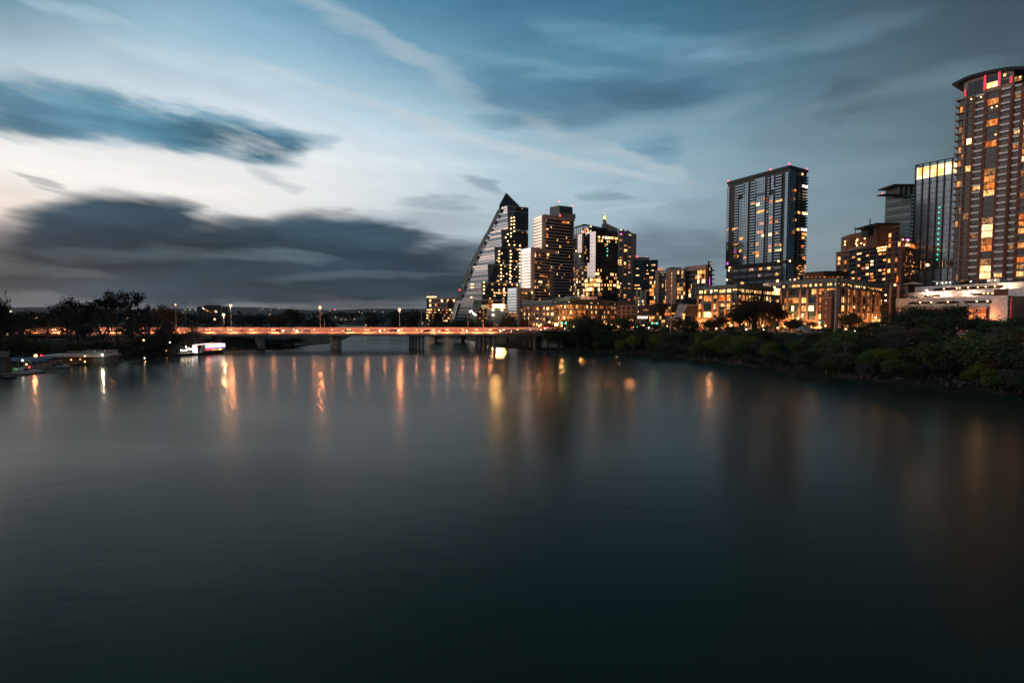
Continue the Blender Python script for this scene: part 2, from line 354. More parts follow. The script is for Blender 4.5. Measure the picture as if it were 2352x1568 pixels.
# ------------------------------------------------------------ mesh helpers
ORIG = {}
class MB:
    def __init__(s): s.v = []; s.f = []; s.m = []
    def face(s, pts, mi=0):
        k = len(s.v); s.v += [tuple(p) for p in pts]; s.f.append(tuple(range(k, k + len(pts)))); s.m.append(mi)
    def hexa(s, c, mi=0):      # c: 4 bottom, 4 top
        k = len(s.v); s.v += [tuple(p) for p in c]
        for q in ((3,2,1,0),(4,5,6,7),(0,1,5,4),(1,2,6,5),(2,3,7,6),(3,0,4,7)):
            s.f.append(tuple(k + i for i in q)); s.m.append(mi)
    def fbox(s, F, u0, u1, z0, z1, w0, w1, mi=0):
        if u1 < u0: u0, u1 = u1, u0
        s.hexa([F.pt(u0,z0,w1),F.pt(u1,z0,w1),F.pt(u1,z0,w0),F.pt(u0,z0,w0),F.pt(u0,z1,w1),F.pt(u1,z1,w1),F.pt(u1,z1,w0),F.pt(u0,z1,w0)], mi)
    def box(s, x0, x1, y0, y1, z0, z1, mi=0):
        s.hexa([(x0,y0,z0),(x1,y0,z0),(x1,y1,z0),(x0,y1,z0),(x0,y0,z1),(x1,y0,z1),(x1,y1,z1),(x0,y1,z1)], mi)
    def prism(s, poly, z0, z1, mi=0):
        n = len(poly); k = len(s.v)
        s.v += [(p[0], p[1], z0) for p in poly] + [(p[0], p[1], z1) for p in poly]
        for i in range(n): s.f.append((k+i, k+(i+1)%n, k+n+(i+1)%n, k+n+i)); s.m.append(mi)
        s.f.append(tuple(k+n+i for i in range(n))); s.m.append(mi)
        s.f.append(tuple(k+n-1-i for i in range(n))); s.m.append(mi)
    def loft(s, A, B, mi=0):   # two matching outlines of 3-D points
        n = len(A); k = len(s.v); s.v += [tuple(p) for p in A] + [tuple(p) for p in B]
        for i in range(n): s.f.append((k+i, k+(i+1)%n, k+n+(i+1)%n, k+n+i)); s.m.append(mi)
        s.f.append(tuple(k+n+i for i in range(n))); s.m.append(mi)
        s.f.append(tuple(k+n-1-i for i in range(n))); s.m.append(mi)
    def tube(s, p0, p1, r0, r1=None, n=6, mi=0, cap=True):
        r1 = r0 if r1 is None else r1
        p0, p1 = Vector(p0), Vector(p1); d = (p1 - p0)
        if d.length < 1e-6: return
        d.normalize(); a = d.cross(Vector((0,0,1)) if abs(d.z) < .95 else Vector((1,0,0))).normalized(); b = d.cross(a)
        k = len(s.v)
        for p, r in ((p0, r0), (p1, r1)):
            for i in range(n):
                t = 2 * PI * i / n; s.v.append(tuple(p + a * (r * math.cos(t)) + b * (r * math.sin(t))))
        for i in range(n): s.f.append((k+i, k+(i+1)%n, k+n+(i+1)%n, k+n+i)); s.m.append(mi)
        if cap:
            s.f.append(tuple(k+n+i for i in range(n))); s.m.append(mi); s.f.append(tuple(k+n-1-i for i in range(n))); s.m.append(mi)
    def ball(s, c, r, mi=0, n=8, m=5, sz=1):
        c = Vector(c); k = len(s.v); s.v.append(tuple(c + Vector((0,0,r*sz))))
        for j in range(1, m):
            t = PI * j / m
            for i in range(n):
                q = 2 * PI * i / n; s.v.append((c.x + r*math.sin(t)*math.cos(q), c.y + r*math.sin(t)*math.sin(q), c.z + r*sz*math.cos(t)))
        s.v.append(tuple(c - Vector((0,0,r*sz)))); e = len(s.v) - 1
        for i in range(n): s.f.append((k, k+1+i, k+1+(i+1)%n)); s.m.append(mi)
        for j in range(m-2):
            for i in range(n):
                a = k+1+j*n; s.f.append((a+i, a+n+i, a+n+(i+1)%n, a+(i+1)%n)); s.m.append(mi)
        a = k+1+(m-2)*n
        for i in range(n): s.f.append((a+i, e, a+(i+1)%n)); s.m.append(mi)
    def mesh(s, name, mats, o=Vector((0,0,0)), smooth=False):
        me = bpy.data.meshes.new(name)
        me.from_pydata([(p[0]-o.x, p[1]-o.y, p[2]-o.z) for p in s.v], [], s.f)
        for x in mats: me.materials.append(MT[x] if isinstance(x, str) else x)
        if len(mats) > 1: me.polygons.foreach_set('material_index', s.m)
        if smooth: me.polygons.foreach_set('use_smooth', [True] * len(s.f))
        me.update(); return me
    def build(s, name, mats, parent=None, loc=None, smooth=False):
        if not s.f: return None
        if isinstance(mats, str): mats = [mats]
        o = ORIG[parent.name] if parent else (Vector(loc) if loc is not None else Vector((0,0,0)))
        ob = bpy.data.objects.new(name, s.mesh(name, mats, o, smooth)); COL.objects.link(ob)
        if parent: ob.parent = parent; ORIG[ob.name] = o
        else: ob.location = o; ORIG[ob.name] = o
        return ob
class Fac:      # upright plane seen from outside, A left and B right
    def __init__(s, A, B):
        s.A = Vector((A[0], A[1], 0)); s.B = Vector((B[0], B[1], 0)); s.L = (s.B - s.A).length
        s.d = (s.B - s.A) / s.L; s.n = Vector((s.d.y, -s.d.x, 0))
    def pt(s, u, z, w=0): p = s.A + s.d * u + s.n * w; return Vector((p.x, p.y, z))
    def uz(s, px, py, w=0):
        o = Vector((0, 0, CAMH)); r = dirpx(px, py)
        t = (s.A + s.n * w - o).dot(s.n) / r.dot(s.n); p = o + r * t
        return (p - s.A).dot(s.d), p.z
    def rect(s, a, b):   # two opposite picture corners -> u0,u1,z0,z1 measured at mid height / mid width
        mx, my = (a[0]+b[0])/2, (a[1]+b[1])/2
        u0 = s.uz(a[0], my)[0]; u1 = s.uz(b[0], my)[0]; z0 = s.uz(mx, max(a[1], b[1]))[1]; z1 = s.uz(mx, min(a[1], b[1]))[1]
        return min(u0,u1), max(u0,u1), z0, z1
def tag(o, label=None, cat=None, group=None, kind=None):
    if label: o['label'] = label
    if cat: o['category'] = cat
    if group: o['group'] = group
    if kind: o['kind'] = kind
    return o
def thing(name, label, cat, loc, group=None):
    o = bpy.data.objects.new(name, None); COL.objects.link(o); o.location = loc; o.empty_display_size = .5
    ORIG[o.name] = Vector(loc); return tag(o, label, cat, group)
def struct(name, ob): ob['kind'] = 'structure'; return ob
def twof(pl, pc, pr, Dc):
    Pc = at(*pc, Dc); z = Pc.z
    Pl = on_z(*pl, z); Pr = on_z(*pr, z)
    return Fac(Pl, Pc), Fac(Pc, Pr), z, [Pl.to_2d(), Pc.to_2d(), Pr.to_2d(), (Pl + Pr - Pc).to_2d()]
class Wins:
    def __init__(s, root): s.root = root; s.q = []
    def add(s, F, u0, u1, z0, z1, w, m):
        s.q.append(((u1-u0)*(z1-z0)*random.uniform(.97,1.03), [F.pt(u0,z0,w),F.pt(u1,z0,w),F.pt(u1,z1,w),F.pt(u0,z1,w)], m))
    def px(s, F, Zf, x0, y0, x1, y1, m, w=.06):
        u0,u1,z0,z1 = F.rect(Zf(x0,y0), Zf(x1,y1)); s.add(F, u0, u1, z0, z1, w, m)
    def grid(s, F, us, zs, prob, mats, w=.06, dark=None):
        for (z0, z1) in zs:
            for (u0, u1) in us:
                p = prob(u0, z0) if callable(prob) else prob
                if random.random() < p: s.add(F, u0, u1, z0, z1, w, random.choice(mats))
                elif dark: s.add(F, u0, u1, z0, z1, w, dark)
    def done(s, name='window', most=98):
        s.q.sort(key=lambda t: -t[0])
        for a, pts, m in s.q[:most]:
            b = MB(); b.face(pts); b.build(name, [m], s.root)
        rest = s.q[most:]
        if rest:
            ms = sorted({m for _, _, m in rest}); b = MB()
            for _, pts, m in rest: b.face(pts, ms.index(m))
            ob = b.build(name, ms, s.root); ob['kind'] = 'stuff'
def spans(a, b, n, fill):
    st = (b - a) / n; g = st * (1 - fill) / 2
    return [(a + i*st + g, a + (i+1)*st - g) for i in range(n)]
class Pieces:   # countable pieces of a thing: each a part of its own, past the limit one mass
    def __init__(s, root): s.root = root; s.q = []
    def fbox(s, F, u0, u1, z0, z1, w0, w1): s.q.append((abs(u1-u0)*(z1-z0)*random.uniform(.98,1.02), (F,u0,u1,z0,z1,w0,w1)))
    def done(s, name, m, most=98):
        s.q.sort(key=lambda t: -t[0])
        for _, a in s.q[:most]:
            b = MB(); b.fbox(*a); b.build(name, [m], s.root)
        if s.q[most:]:
            b = MB()
            for _, a in s.q[most:]: b.fbox(*a)
            b.build(name, [m], s.root)['kind'] = 'stuff'
def lamp_or_fill(kind, parent, p, watts, col, r, aim=None, cone=150):
    l = bpy.data.lights.new('lamp_or_fill', kind); l.energy = watts; l.color = col; l.shadow_soft_size = r
    o = bpy.data.objects.new('lamp_or_fill', l); COL.objects.link(o); o.parent = parent; o.location = Vector(p) - ORIG[parent.name]
    if kind == 'SPOT': l.spot_size = math.radians(cone); l.spot_blend = .6
    if aim is not None: o.rotation_euler = Vector(aim).to_track_quat('-Z', 'Y').to_euler()
    return o
def lampballs(root, pts, r, m, name='lamp'):
    for p in pts:
        b = MB(); b.ball(p, r, n=6, m=4); b.build(name, [m], root)
def Zm(sx0, sy0, srcw, zw):
    k = srcw / zw * .675862
    return lambda x, y: (sx0 * .675862 + x * k, sy0 * .675862 + y * k)
Z1 = Zm(1440,620,800,2352); Z2 = Zm(2140,520,800,1982); Z3 = Zm(2780,180,700,1128); Z4 = Zm(3130,200,350,1098); Z5 = Zm(3030,900,450,2352)
Z6 = Zm(2440,540,340,1159); Z7 = Zm(0,1160,420,2352); Z8 = Zm(560,1120,240,2352); ZL = Zm(0,960,800,2352); ZB = Zm(600,980,800,2352)
ZC = Zm(1400,980,800,2352); ZD = Zm(2100,980,700,2352); ZE = Zm(2780,980,700,2352)
Y1 = Zm(1520,640,300,941); Y2 = Zm(1770,980,400,2352); Y3 = Zm(2360,930,340,2352); Y4 = Zm(2640,920,440,2352); Y5 = Zm(2780,720,380,2352)
Y6 = Zm(2140,860,280,1829); Y7 = Zm(1920,700,340,1666); Y8 = Zm(3080,560,400,1568)
GZ = 9.5      # street level

# ------------------------------------------------------------ lake, banks, hills
def wpt(px, py): p = on_z(px, py, 0.0); return (p.x, p.y)
RIGHT = [(300,-400),(190,-60),(150,50)] + [wpt(*q) for q in ((2352,912),(2200,893),(2000,876),(1880,861),(1760,847),(1620,830),(1500,817),(1380,809),(1250,803))] + [(-12,284),(-22,330),(-60,450),(-150,640),(-250,800),(-420,1000),(-520,1100)]
LEFT = [(-640,1050),(-430,860),(-300,760),(-190,600),(-125,420),(-106,330)] + [wpt(*q) for q in ((690,797),(620,803),(520,806),(420,815),(330,823),(250,821),(120,824),(0,829))] + [(-190,90),(-190,20),(-200,-100),(-260,-400)]
LAKE = np.array(RIGHT + LEFT)
def sdist(X, Y):
    d = np.full(X.shape, 1e9); ins = np.zeros(X.shape, bool); n = len(LAKE)
    for i in range(n):
        ax, ay = LAKE[i]; bx, by = LAKE[(i+1) % n]
        ex, ey = bx-ax, by-ay
        t = np.clip(((X-ax)*ex + (Y-ay)*ey) / (ex*ex+ey*ey), 0, 1)
        d = np.minimum(d, np.hypot(X-ax-t*ex, Y-ay-t*ey))
        c = (ay > Y) != (by > Y)
        with np.errstate(divide='ignore', invalid='ignore'):
            ins ^= c & (X < (bx-ax)*(Y-ay)/(by-ay+1e-12)+ax)
    return np.where(ins, -d, d)
def ss(t): t = np.clip(t, 0, 1); return t*t*(3-2*t)
def gheight(X, Y):
    X = np.asarray(X, float); Y = np.asarray(Y, float)
    s = sdist(X, Y)
    cx = np.interp(Y, [-400, 260, 330, 600, 830, 1100], [-10, -60, -65, -160, -320, -580])
    right = X > cx
    h = np.where(right, .5 + (GZ-.5) * ss((s-1)/36), .5 + 5.0 * ss((s-2)/45) + 2.5 * ss((s-60)/120))
    rip = .25*np.sin(X*.31+Y*.17)*np.sin(Y*.23-X*.11)
    h = h + rip * ss(s/6) * (1 - ss((s-34)/6) * right)
    return np.where(s > 0, h, np.maximum(-2.5, .5 + s*1.2))
def gz(x, y): return float(gheight(np.array([x]), np.array([y]))[0])
def sd1(x, y): return float(sdist(np.array([float(x)]), np.array([float(y)]))[0])
xs = np.concatenate([np.linspace(-2600,-420,30), np.arange(-400,330,4.0), np.linspace(345,2600,30)])
ys = np.concatenate([np.linspace(-400,60,14), np.arange(70,420,4.0), np.linspace(430,1500,60)])
GX, GY = np.meshgrid(xs, ys); GH = gheight(GX, GY)
def gridmesh(name, GX, GY, GH, m):
    ny, nx = GX.shape; me = bpy.data.meshes.new(name)
    v = np.stack([GX.ravel(), GY.ravel(), GH.ravel()], 1)
    i = np.arange(ny*nx).reshape(ny, nx)
    f = np.stack([i[:-1,:-1].ravel(), i[:-1,1:].ravel(), i[1:,1:].ravel(), i[1:,:-1].ravel()], 1)
    me.from_pydata(v.tolist(), [], f.tolist()); me.materials.append(MT[m])
    me.polygons.foreach_set('use_smooth', [True]*len(f)); me.update()
    o = bpy.data.objects.new(name, me); COL.objects.link(o); o['kind'] = 'structure'; return o
gridmesh('ground', GX, GY, GH, 'ground')
b = MB(); b.face([(-2600,-500,0),(2600,-500,0),(2600,1600,0),(-2600,1600,0)]); b.build('water', ['water'])['kind'] = 'structure'
hx = np.linspace(-5200, 5200, 150); hy = np.linspace(1450, 5600, 60)
HX, HY = np.meshgrid(hx, hy); HH = np.zeros_like(HX)
for j in range(HX.shape[0]):
    for i in range(HX.shape[1]):
        x, y = HX[j,i], HY[j,i]
        n1 = mnoise.noise(Vector((x*.0011, y*.0011, 2.0))); n2 = mnoise.noise(Vector((x*.004, y*.004, 7.0))); n3 = mnoise.noise(Vector((x*.02, y*.02, 3.0)))
        lft = max(0, min(1, (-x/y - .35) / .5))
        HH[j,i] = 7 + float(ss((y-1700)/2300)) * (20 + 13*lft + 14*n1 + 6*n2) + float(ss((y-3400)/1200)) * (16 + 14*n1) + 2.0*n3
gridmesh('hills', HX, HY, HH, 'hill')

# street along the north bank
rp = [(1150,266),(1260,270),(1400,273),(1560,268),(1700,258),(1850,243),(2000,233),(2180,222),(2352,213),(2700,200)]
RP = [Vector((at(px,760,D).x, D, 0)) for px, D in rp]
def ribbon(name, pts, half, z, m, off=0):
    b = MB(); L = []; R = []
    for i, p in enumerate(pts):
        t = (pts[min(i+1,len(pts)-1)] - pts[max(i-1,0)]).normalized(); n = Vector((-t.y, t.x, 0))
        L.append(p + n*(off+half) + Vector((0,0,z))); R.append(p + n*(off-half) + Vector((0,0,z)))
    for i in range(len(pts)-1): b.face([R[i], R[i+1], L[i+1], L[i]])
    o = b.build(name, [m]); return o
def dense(pts, n=6):
    out = []
    for a, c in zip(pts[:-1], pts[1:]):
        for k in range(n): out.append(a.lerp(c, k/n))
    return out + [pts[-1]]
RD = dense(RP)
struct('road', ribbon('road', RD, 7.5, GZ + .06, 'asphalt'))
for off in (-4.0, 4.0):
    o = ribbon('lane_line', RD, .08, GZ + .068, 'paint', off); struct('lane_line', o)
def walk(name, off):
    b = MB()
    for i in range(len(RD)-1):
        t = (RD[i+1]-RD[i]).normalized(); n = Vector((-t.y,t.x,0))
        c = [RD[i]+n*(off-1.2), RD[i+1]+n*(off-1.2), RD[i+1]+n*(off+1.2), RD[i]+n*(off+1.2)]
        b.hexa([q+Vector((0,0,GZ-.3)) for q in c] + [q+Vector((0,0,GZ+.16)) for q in c])
    return struct(name, b.build(name, ['concrete']))
walk('pavement', 8.75); walk('pavement', -8.75)

# ------------------------------------------------------------ road bridge
BY0, BY1 = 262.0, 281.0          # near and far edge
BX0, BX1 = -262.0, 16.0
bridge = thing('road_bridge', 'long low concrete road bridge lit orange by lamps and added spots across the lake', 'bridge', ((BX0+BX1)/2, 272, 0))
b = MB(); b.box(BX0, BX1+6, BY0+2.96, BY1, 7.5, 8.1); b.build('deck', ['asphalt'], bridge)
b = MB(); b.box(BX0, BX1+6, BY0, BY0+.35, 6.9, 7.55); b.box(BX0, BX1+6, BY0+.35, BY0+2.6, 7.3, 7.55); b.build('walkway', ['concrete'], bridge)
for k in range(5):
    b = MB(); y = BY0 + 2.2 + k*4.0; b.box(BX0, BX1+4, y, y+.6, 6.6, 7.9); b.build('girder', ['dark'], bridge)
b = MB(); b.box(BX0, BX1+6, BY0+2.6, BY0+2.95, 7.3, 8.6); b.build('barrier', ['rail_concrete'], bridge)
b = MB(); b.box(BX0, BX1+6, BY1-.35, BY1, 8.15, 10.4); b.build('barrier', ['rail_concrete'], bridge)  # far wall raised to catch the traffic glow as one band
b = MB(); b.box(BX0, BX1+6, BY0-.02, BY0+.07, 8.62, 8.72); b.box(BX0, BX1+6, BY0, BY0+.04, 7.62, 7.66)
x = BX0
while x < BX1+6:
    b.box(x-.07, x+.07, BY0-.03, BY0+.08, 7.55, 8.62); x += 4.1
b.build('railing', ['black'], bridge)
# lamp pairs on brackets over the near walkway, plus spots added as traffic glow
def deck_lamp(px):
    p = at(px, 757.3, BY0+.5); z = p.z
    b = MB(); b.ball((p.x, p.y, z), .27, n=8, m=5); lm = b.build('lamp', ['deckl'], bridge)
    b = MB(); b.tube((p.x, BY0+.04, 8.6), (p.x, BY0+.3, z-.22), .05, n=4); b.build('bracket', ['black'], lm)
    lamp_or_fill('SPOT', lm, (p.x, p.y+.5, z), GLOW_SPOT_W, (1.0,.24,.085), .2, (0, 1, -.18), 165)
    lamp_or_fill('POINT', lm, (p.x, p.y-.6, z), 210, (1.0,.36,.14), .25)
GLOW_SPOT_W = 1700
for zx in (300,330,520,545,735,760,955,980,1175,1375,1555,1712,1735,1888,1912,2080,2226,2248): deck_lamp(ZB(zx, 0)[0])
for zx in (45,205,222,342,360,508,636,652,774,790,910,924,1055,1182,1290): deck_lamp(ZC(zx, 0)[0])
for zx in (10,35,268,305,525,555,650,760,790,900,1010,1105,1130,1250,1355,1385,1500,1640,1780): deck_lamp(ZL(zx, 0)[0])
def pier(cols, wall=False):
    if wall:
        (xa, ya), (xb, yb) = cols; b = MB(); h = 1.1
        d = Vector((xb-xa, yb-ya)).normalized(); n = Vector((-d.y, d.x)) * h
        A, B_ = Vector((xa,ya)), Vector((xb,yb))
        b.prism([A-n, A+n, B_+n, B_-n], -2, 6.6); b.build('pier', ['concrete'], bridge)
    else:
        for (x, y) in cols:
            b = MB(); b.tube((x,y,-2),(x,y,6.0), .75, .7, 10); b.build('pier', ['concrete'], bridge)
        b = MB(); A, B_ = Vector(cols[0]), Vector(cols[-1]); d = (B_-A).normalized(); n = Vector((-d.y,d.x))*.8
        A = A - d*1.2; B_ = B_ + d*1.2; b.prism([A-n,A+n,B_+n,B_-n], 6.0, 6.6); b.build('pier_cap', ['concrete'], bridge)
def bx(px, D): return (at(px, 780, D).x, D)
pier([bx(602,264.5), bx(592,280)], True); pier([bx(779,264.5), bx(764,281)], True)
pier([bx(971,265), bx(963,269), bx(955,273), bx(948,277), bx(942,281)])
pier([bx(1136,265), bx(1125,269), bx(1114,273), bx(1104,277), bx(1095,281)])
pier([bx(1228,265), bx(1219,273), bx(1207,280)])
for px in (505, 430, 300, 180): pier([bx(px,265), bx(px-8,273), bx(px-15,280)])
b = MB(); b.box(BX1-1, BX1+9, BY0+1.0, BY1-.4, 1.0, 7.9); b.build('abutment', ['concrete'], bridge)

# lamp posts on and around the bridge
def lamp_post(px, ytop, D, zbase, label, lit='sodium', r=.72, arm=1.6, group='tall lamp posts on and near the bridge'):
    p = at(px, ytop, D); t = thing('street_lamp', label, 'street lamp', (p.x, p.y, zbase), group)
    b = MB(); b.tube((p.x,p.y,zbase),(p.x,p.y,p.z), .13, .08, 7); b.tube((p.x,p.y,p.z),(p.x+arm*.3,p.y,p.z+.35), .06, .05, 5); b.tube((p.x-arm*.3,p.y,p.z+.35),(p.x+arm*.3,p.y,p.z+.35), .05, .05, 5); b.build('pole', ['steel'], t)
    if lit:
        b = MB(); b.ball((p.x,p.y,p.z+.1), r, n=8, m=5, sz=.8); b.build('lamp_head', [lit], t)
        lamp_or_fill('POINT', t, (p.x, p.y-.7, p.z-.5), 2700 if lit != 'globe' else 200, (1.0,.34,.12) if lit != 'sodiumw' else (1.0,.58,.28), .3)
    else:
        b = MB(); b.box(p.x-arm*.5, p.x-arm*.1, p.y-.12, p.y+.12, p.z+.3, p.z+.45); b.build('lamp_head', ['dark'], t)
    return t
lamp_post(530, 702, 268, 7.5, 'tall glowing orange lamp post above the lit riverboat')
lamp_post(735, 706, 268, 7.5, 'tall glowing orange lamp post above the broad wall pier')
lamp_post(917.5, 711, 268, 7.5, 'glowing orange lamp post left of the pyramid tower')
lamp_post(513.5, 723, 279, 8.6, 'shorter dazzling yellow lamp post beside the tallest lamp over the riverboat', 'sodiumw', .8)
lamp_post(745, 735, 279, 8.6, 'short unlit lamp post beside the lamp over the wall pier', None)
lamp_post(1075, 722, 279, 8.6, 'thin unlit lamp post in front of the pyramid tower foot', None)
lamp_post(1110, 725, 268, 7.5, 'unlit lamp post below the bright billboard', None)
lamp_post(1215, 722, 270, 8.6, 'lamp post at the north end of the bridge', 'globe', .18)
lamp_post(403, 700, 268, 7.5, 'dim orange lamp post showing through the bare trees', 'globe', .3)
b = MB()

# cars at rest on bridge and street
def car_proto(col):
    body = MB()
    prof = [(-2.2,.35),(2.2,.35),(2.25,.8),(1.4,.95),(.7,1.42),(-1.2,1.42),(-1.9,.95),(-2.25,.85)]
    A = [(x, -.85, z) for x, z in prof]; B_ = [(x, .85, z) for x, z in prof]
    body.loft(A, B_); win = MB()
    for s in (-1, 1):
        win.face([(1.2,s*.862,.97),(.62,s*.862,1.36),(-1.15,s*.862,1.36),(-1.75,s*.862,.97)][::s])
    win.face([(1.42,-.75,.97),(1.42,.75,.97),(.76,.7,1.40),(.76,-.7,1.40)]); win.face([(-1.92,.75,.99),(-1.92,-.75,.99),(-1.26,-.7,1.40),(-1.26,.7,1.40)])
    wheels = []
    for sx_ in (-1.35, 1.35):
        for sy in (-.8, .8):
            w = MB(); w.tube((sx_,sy-.11,.33),(sx_,sy+.11,.33), .33, n=10); wheels.append(w.mesh('wheel', ['rubber']))
    lights = []
    for sy in (-.6, .6):
        h = MB(); h.ball((2.22,sy,.68), .15, n=6, m=4); lights.append(('headlight', h.mesh('headlight', ['head'])))
        k = MB(); k.ball((-2.22,sy,.78), .13, n=6, m=4); lights.append(('tail_light', k.mesh('tail_light', ['tail'])))
    return dict(body=body.mesh('body', [col]), window=win.mesh('window', ['pane']), wheels=wheels, lights=lights)
CARC = {'white': mat('white_car_paint', (.6,.6,.6), .3, 0, spec=.6), 'black': mat('black_car_paint', (.012,.012,.014), .25, 0, spec=.6), 'silver': mat('silver_car_paint', (.32,.33,.34), .3, .6), 'red': mat('red_car_paint', (.25,.02,.02), .3), 'blue': mat('blue_car_paint', (.03,.06,.14), .3)}
CARP = {k: car_proto(v) for k, v in CARC.items()}
def car(x, y, z, rz, colour, where, group):
    P = CARP[colour]; t = thing('parked_car' if 'parked' in where else 'car', f'{colour} car {where}', 'car', (x,y,z), group); t.rotation_euler.z = rz
    def add(n, me):
        o = bpy.data.objects.new(n, me); COL.objects.link(o); o.parent = t; return o
    add('body', P['body']); add('window', P['window'])
    for w in P['wheels']: add('wheel', w)
    for n, me in P['lights']: add(n, me)
    return t
cols = list(CARC)
for k, px in enumerate((150,205,262,330,478,560,640,672,705,800,862,905,980,1020,1062,1138,1160,1185,1205)):
    lane = k % 4; y = BY0 + 5.2 + lane*3.4; x = at(px, 757, y).x
    car(x, y, 8.11, PI if lane < 2 else 0, cols[(k*2+k//5) % 5], 'driving over the bridge', 'cars on the bridge')
def roadpt(px, off):
    best = min(range(len(RD)-1), key=lambda i: abs(proj(RD[i]+Vector((0,0,GZ)))[0]-px))
    t = (RD[best+1]-RD[best]).normalized(); n = Vector((-t.y,t.x,0)); p = RD[best]+n*off
    e = p.y; p = Vector((at(px, 758, e).x, e, 0)); return p, math.atan2(t.y, t.x)
for k, (px, off) in enumerate(((1262,2),(1286,-2),(1322,-2),(1336,5.6),(1366,2),(1382,-5.6),(1404,2),(1421,-2),(1440,5.6),(1462,-2),(1478,2),(1500,5.6),(1543,2),(1556,-2),(1574,5.6),(1604,2),(1657,2),(1672,-2),(1686,2),(1702,-5.6),(1716,2),(1742,-2),(1775,2),(1870,-2),(1886,-5.6),(1978,2),(1986,-2),(1996,2),(2052,2),(2068,-2),(2086,2),(2238,2),(2262,-2),(2310,2))):
    p, rz = roadpt(px, off)
    car(p.x, p.y, GZ+.07, rz + (PI if off > 0 else 0), cols[(k*3+k//4) % 5], 'on the street along the north bank', 'cars on the bank street')

# ------------------------------------------------------------ towers
def floors(F, top, bot, n):   # picture points of first slab line and last slab line -> list of z
    z0 = F.uz(*bot)[1]; z1 = F.uz(*top)[1]
    return [z0 + (z1 - z0) * i / n for i in range(n + 1)]
def bands(mb, F, zs, h, u0, u1, w0, w1, mi=0):
    for z in zs: mb.fbox(F, u0, u1, z - h/2, z + h/2, w0, w1, mi)
def uat(F, Zf, x, y): return F.uz(*Zf(x, y))[0]
def zat(F, Zf, x, y): return F.uz(*Zf(x, y))[1]
LITS = ['lit', 'lit', 'lito', 'litb', 'litd']

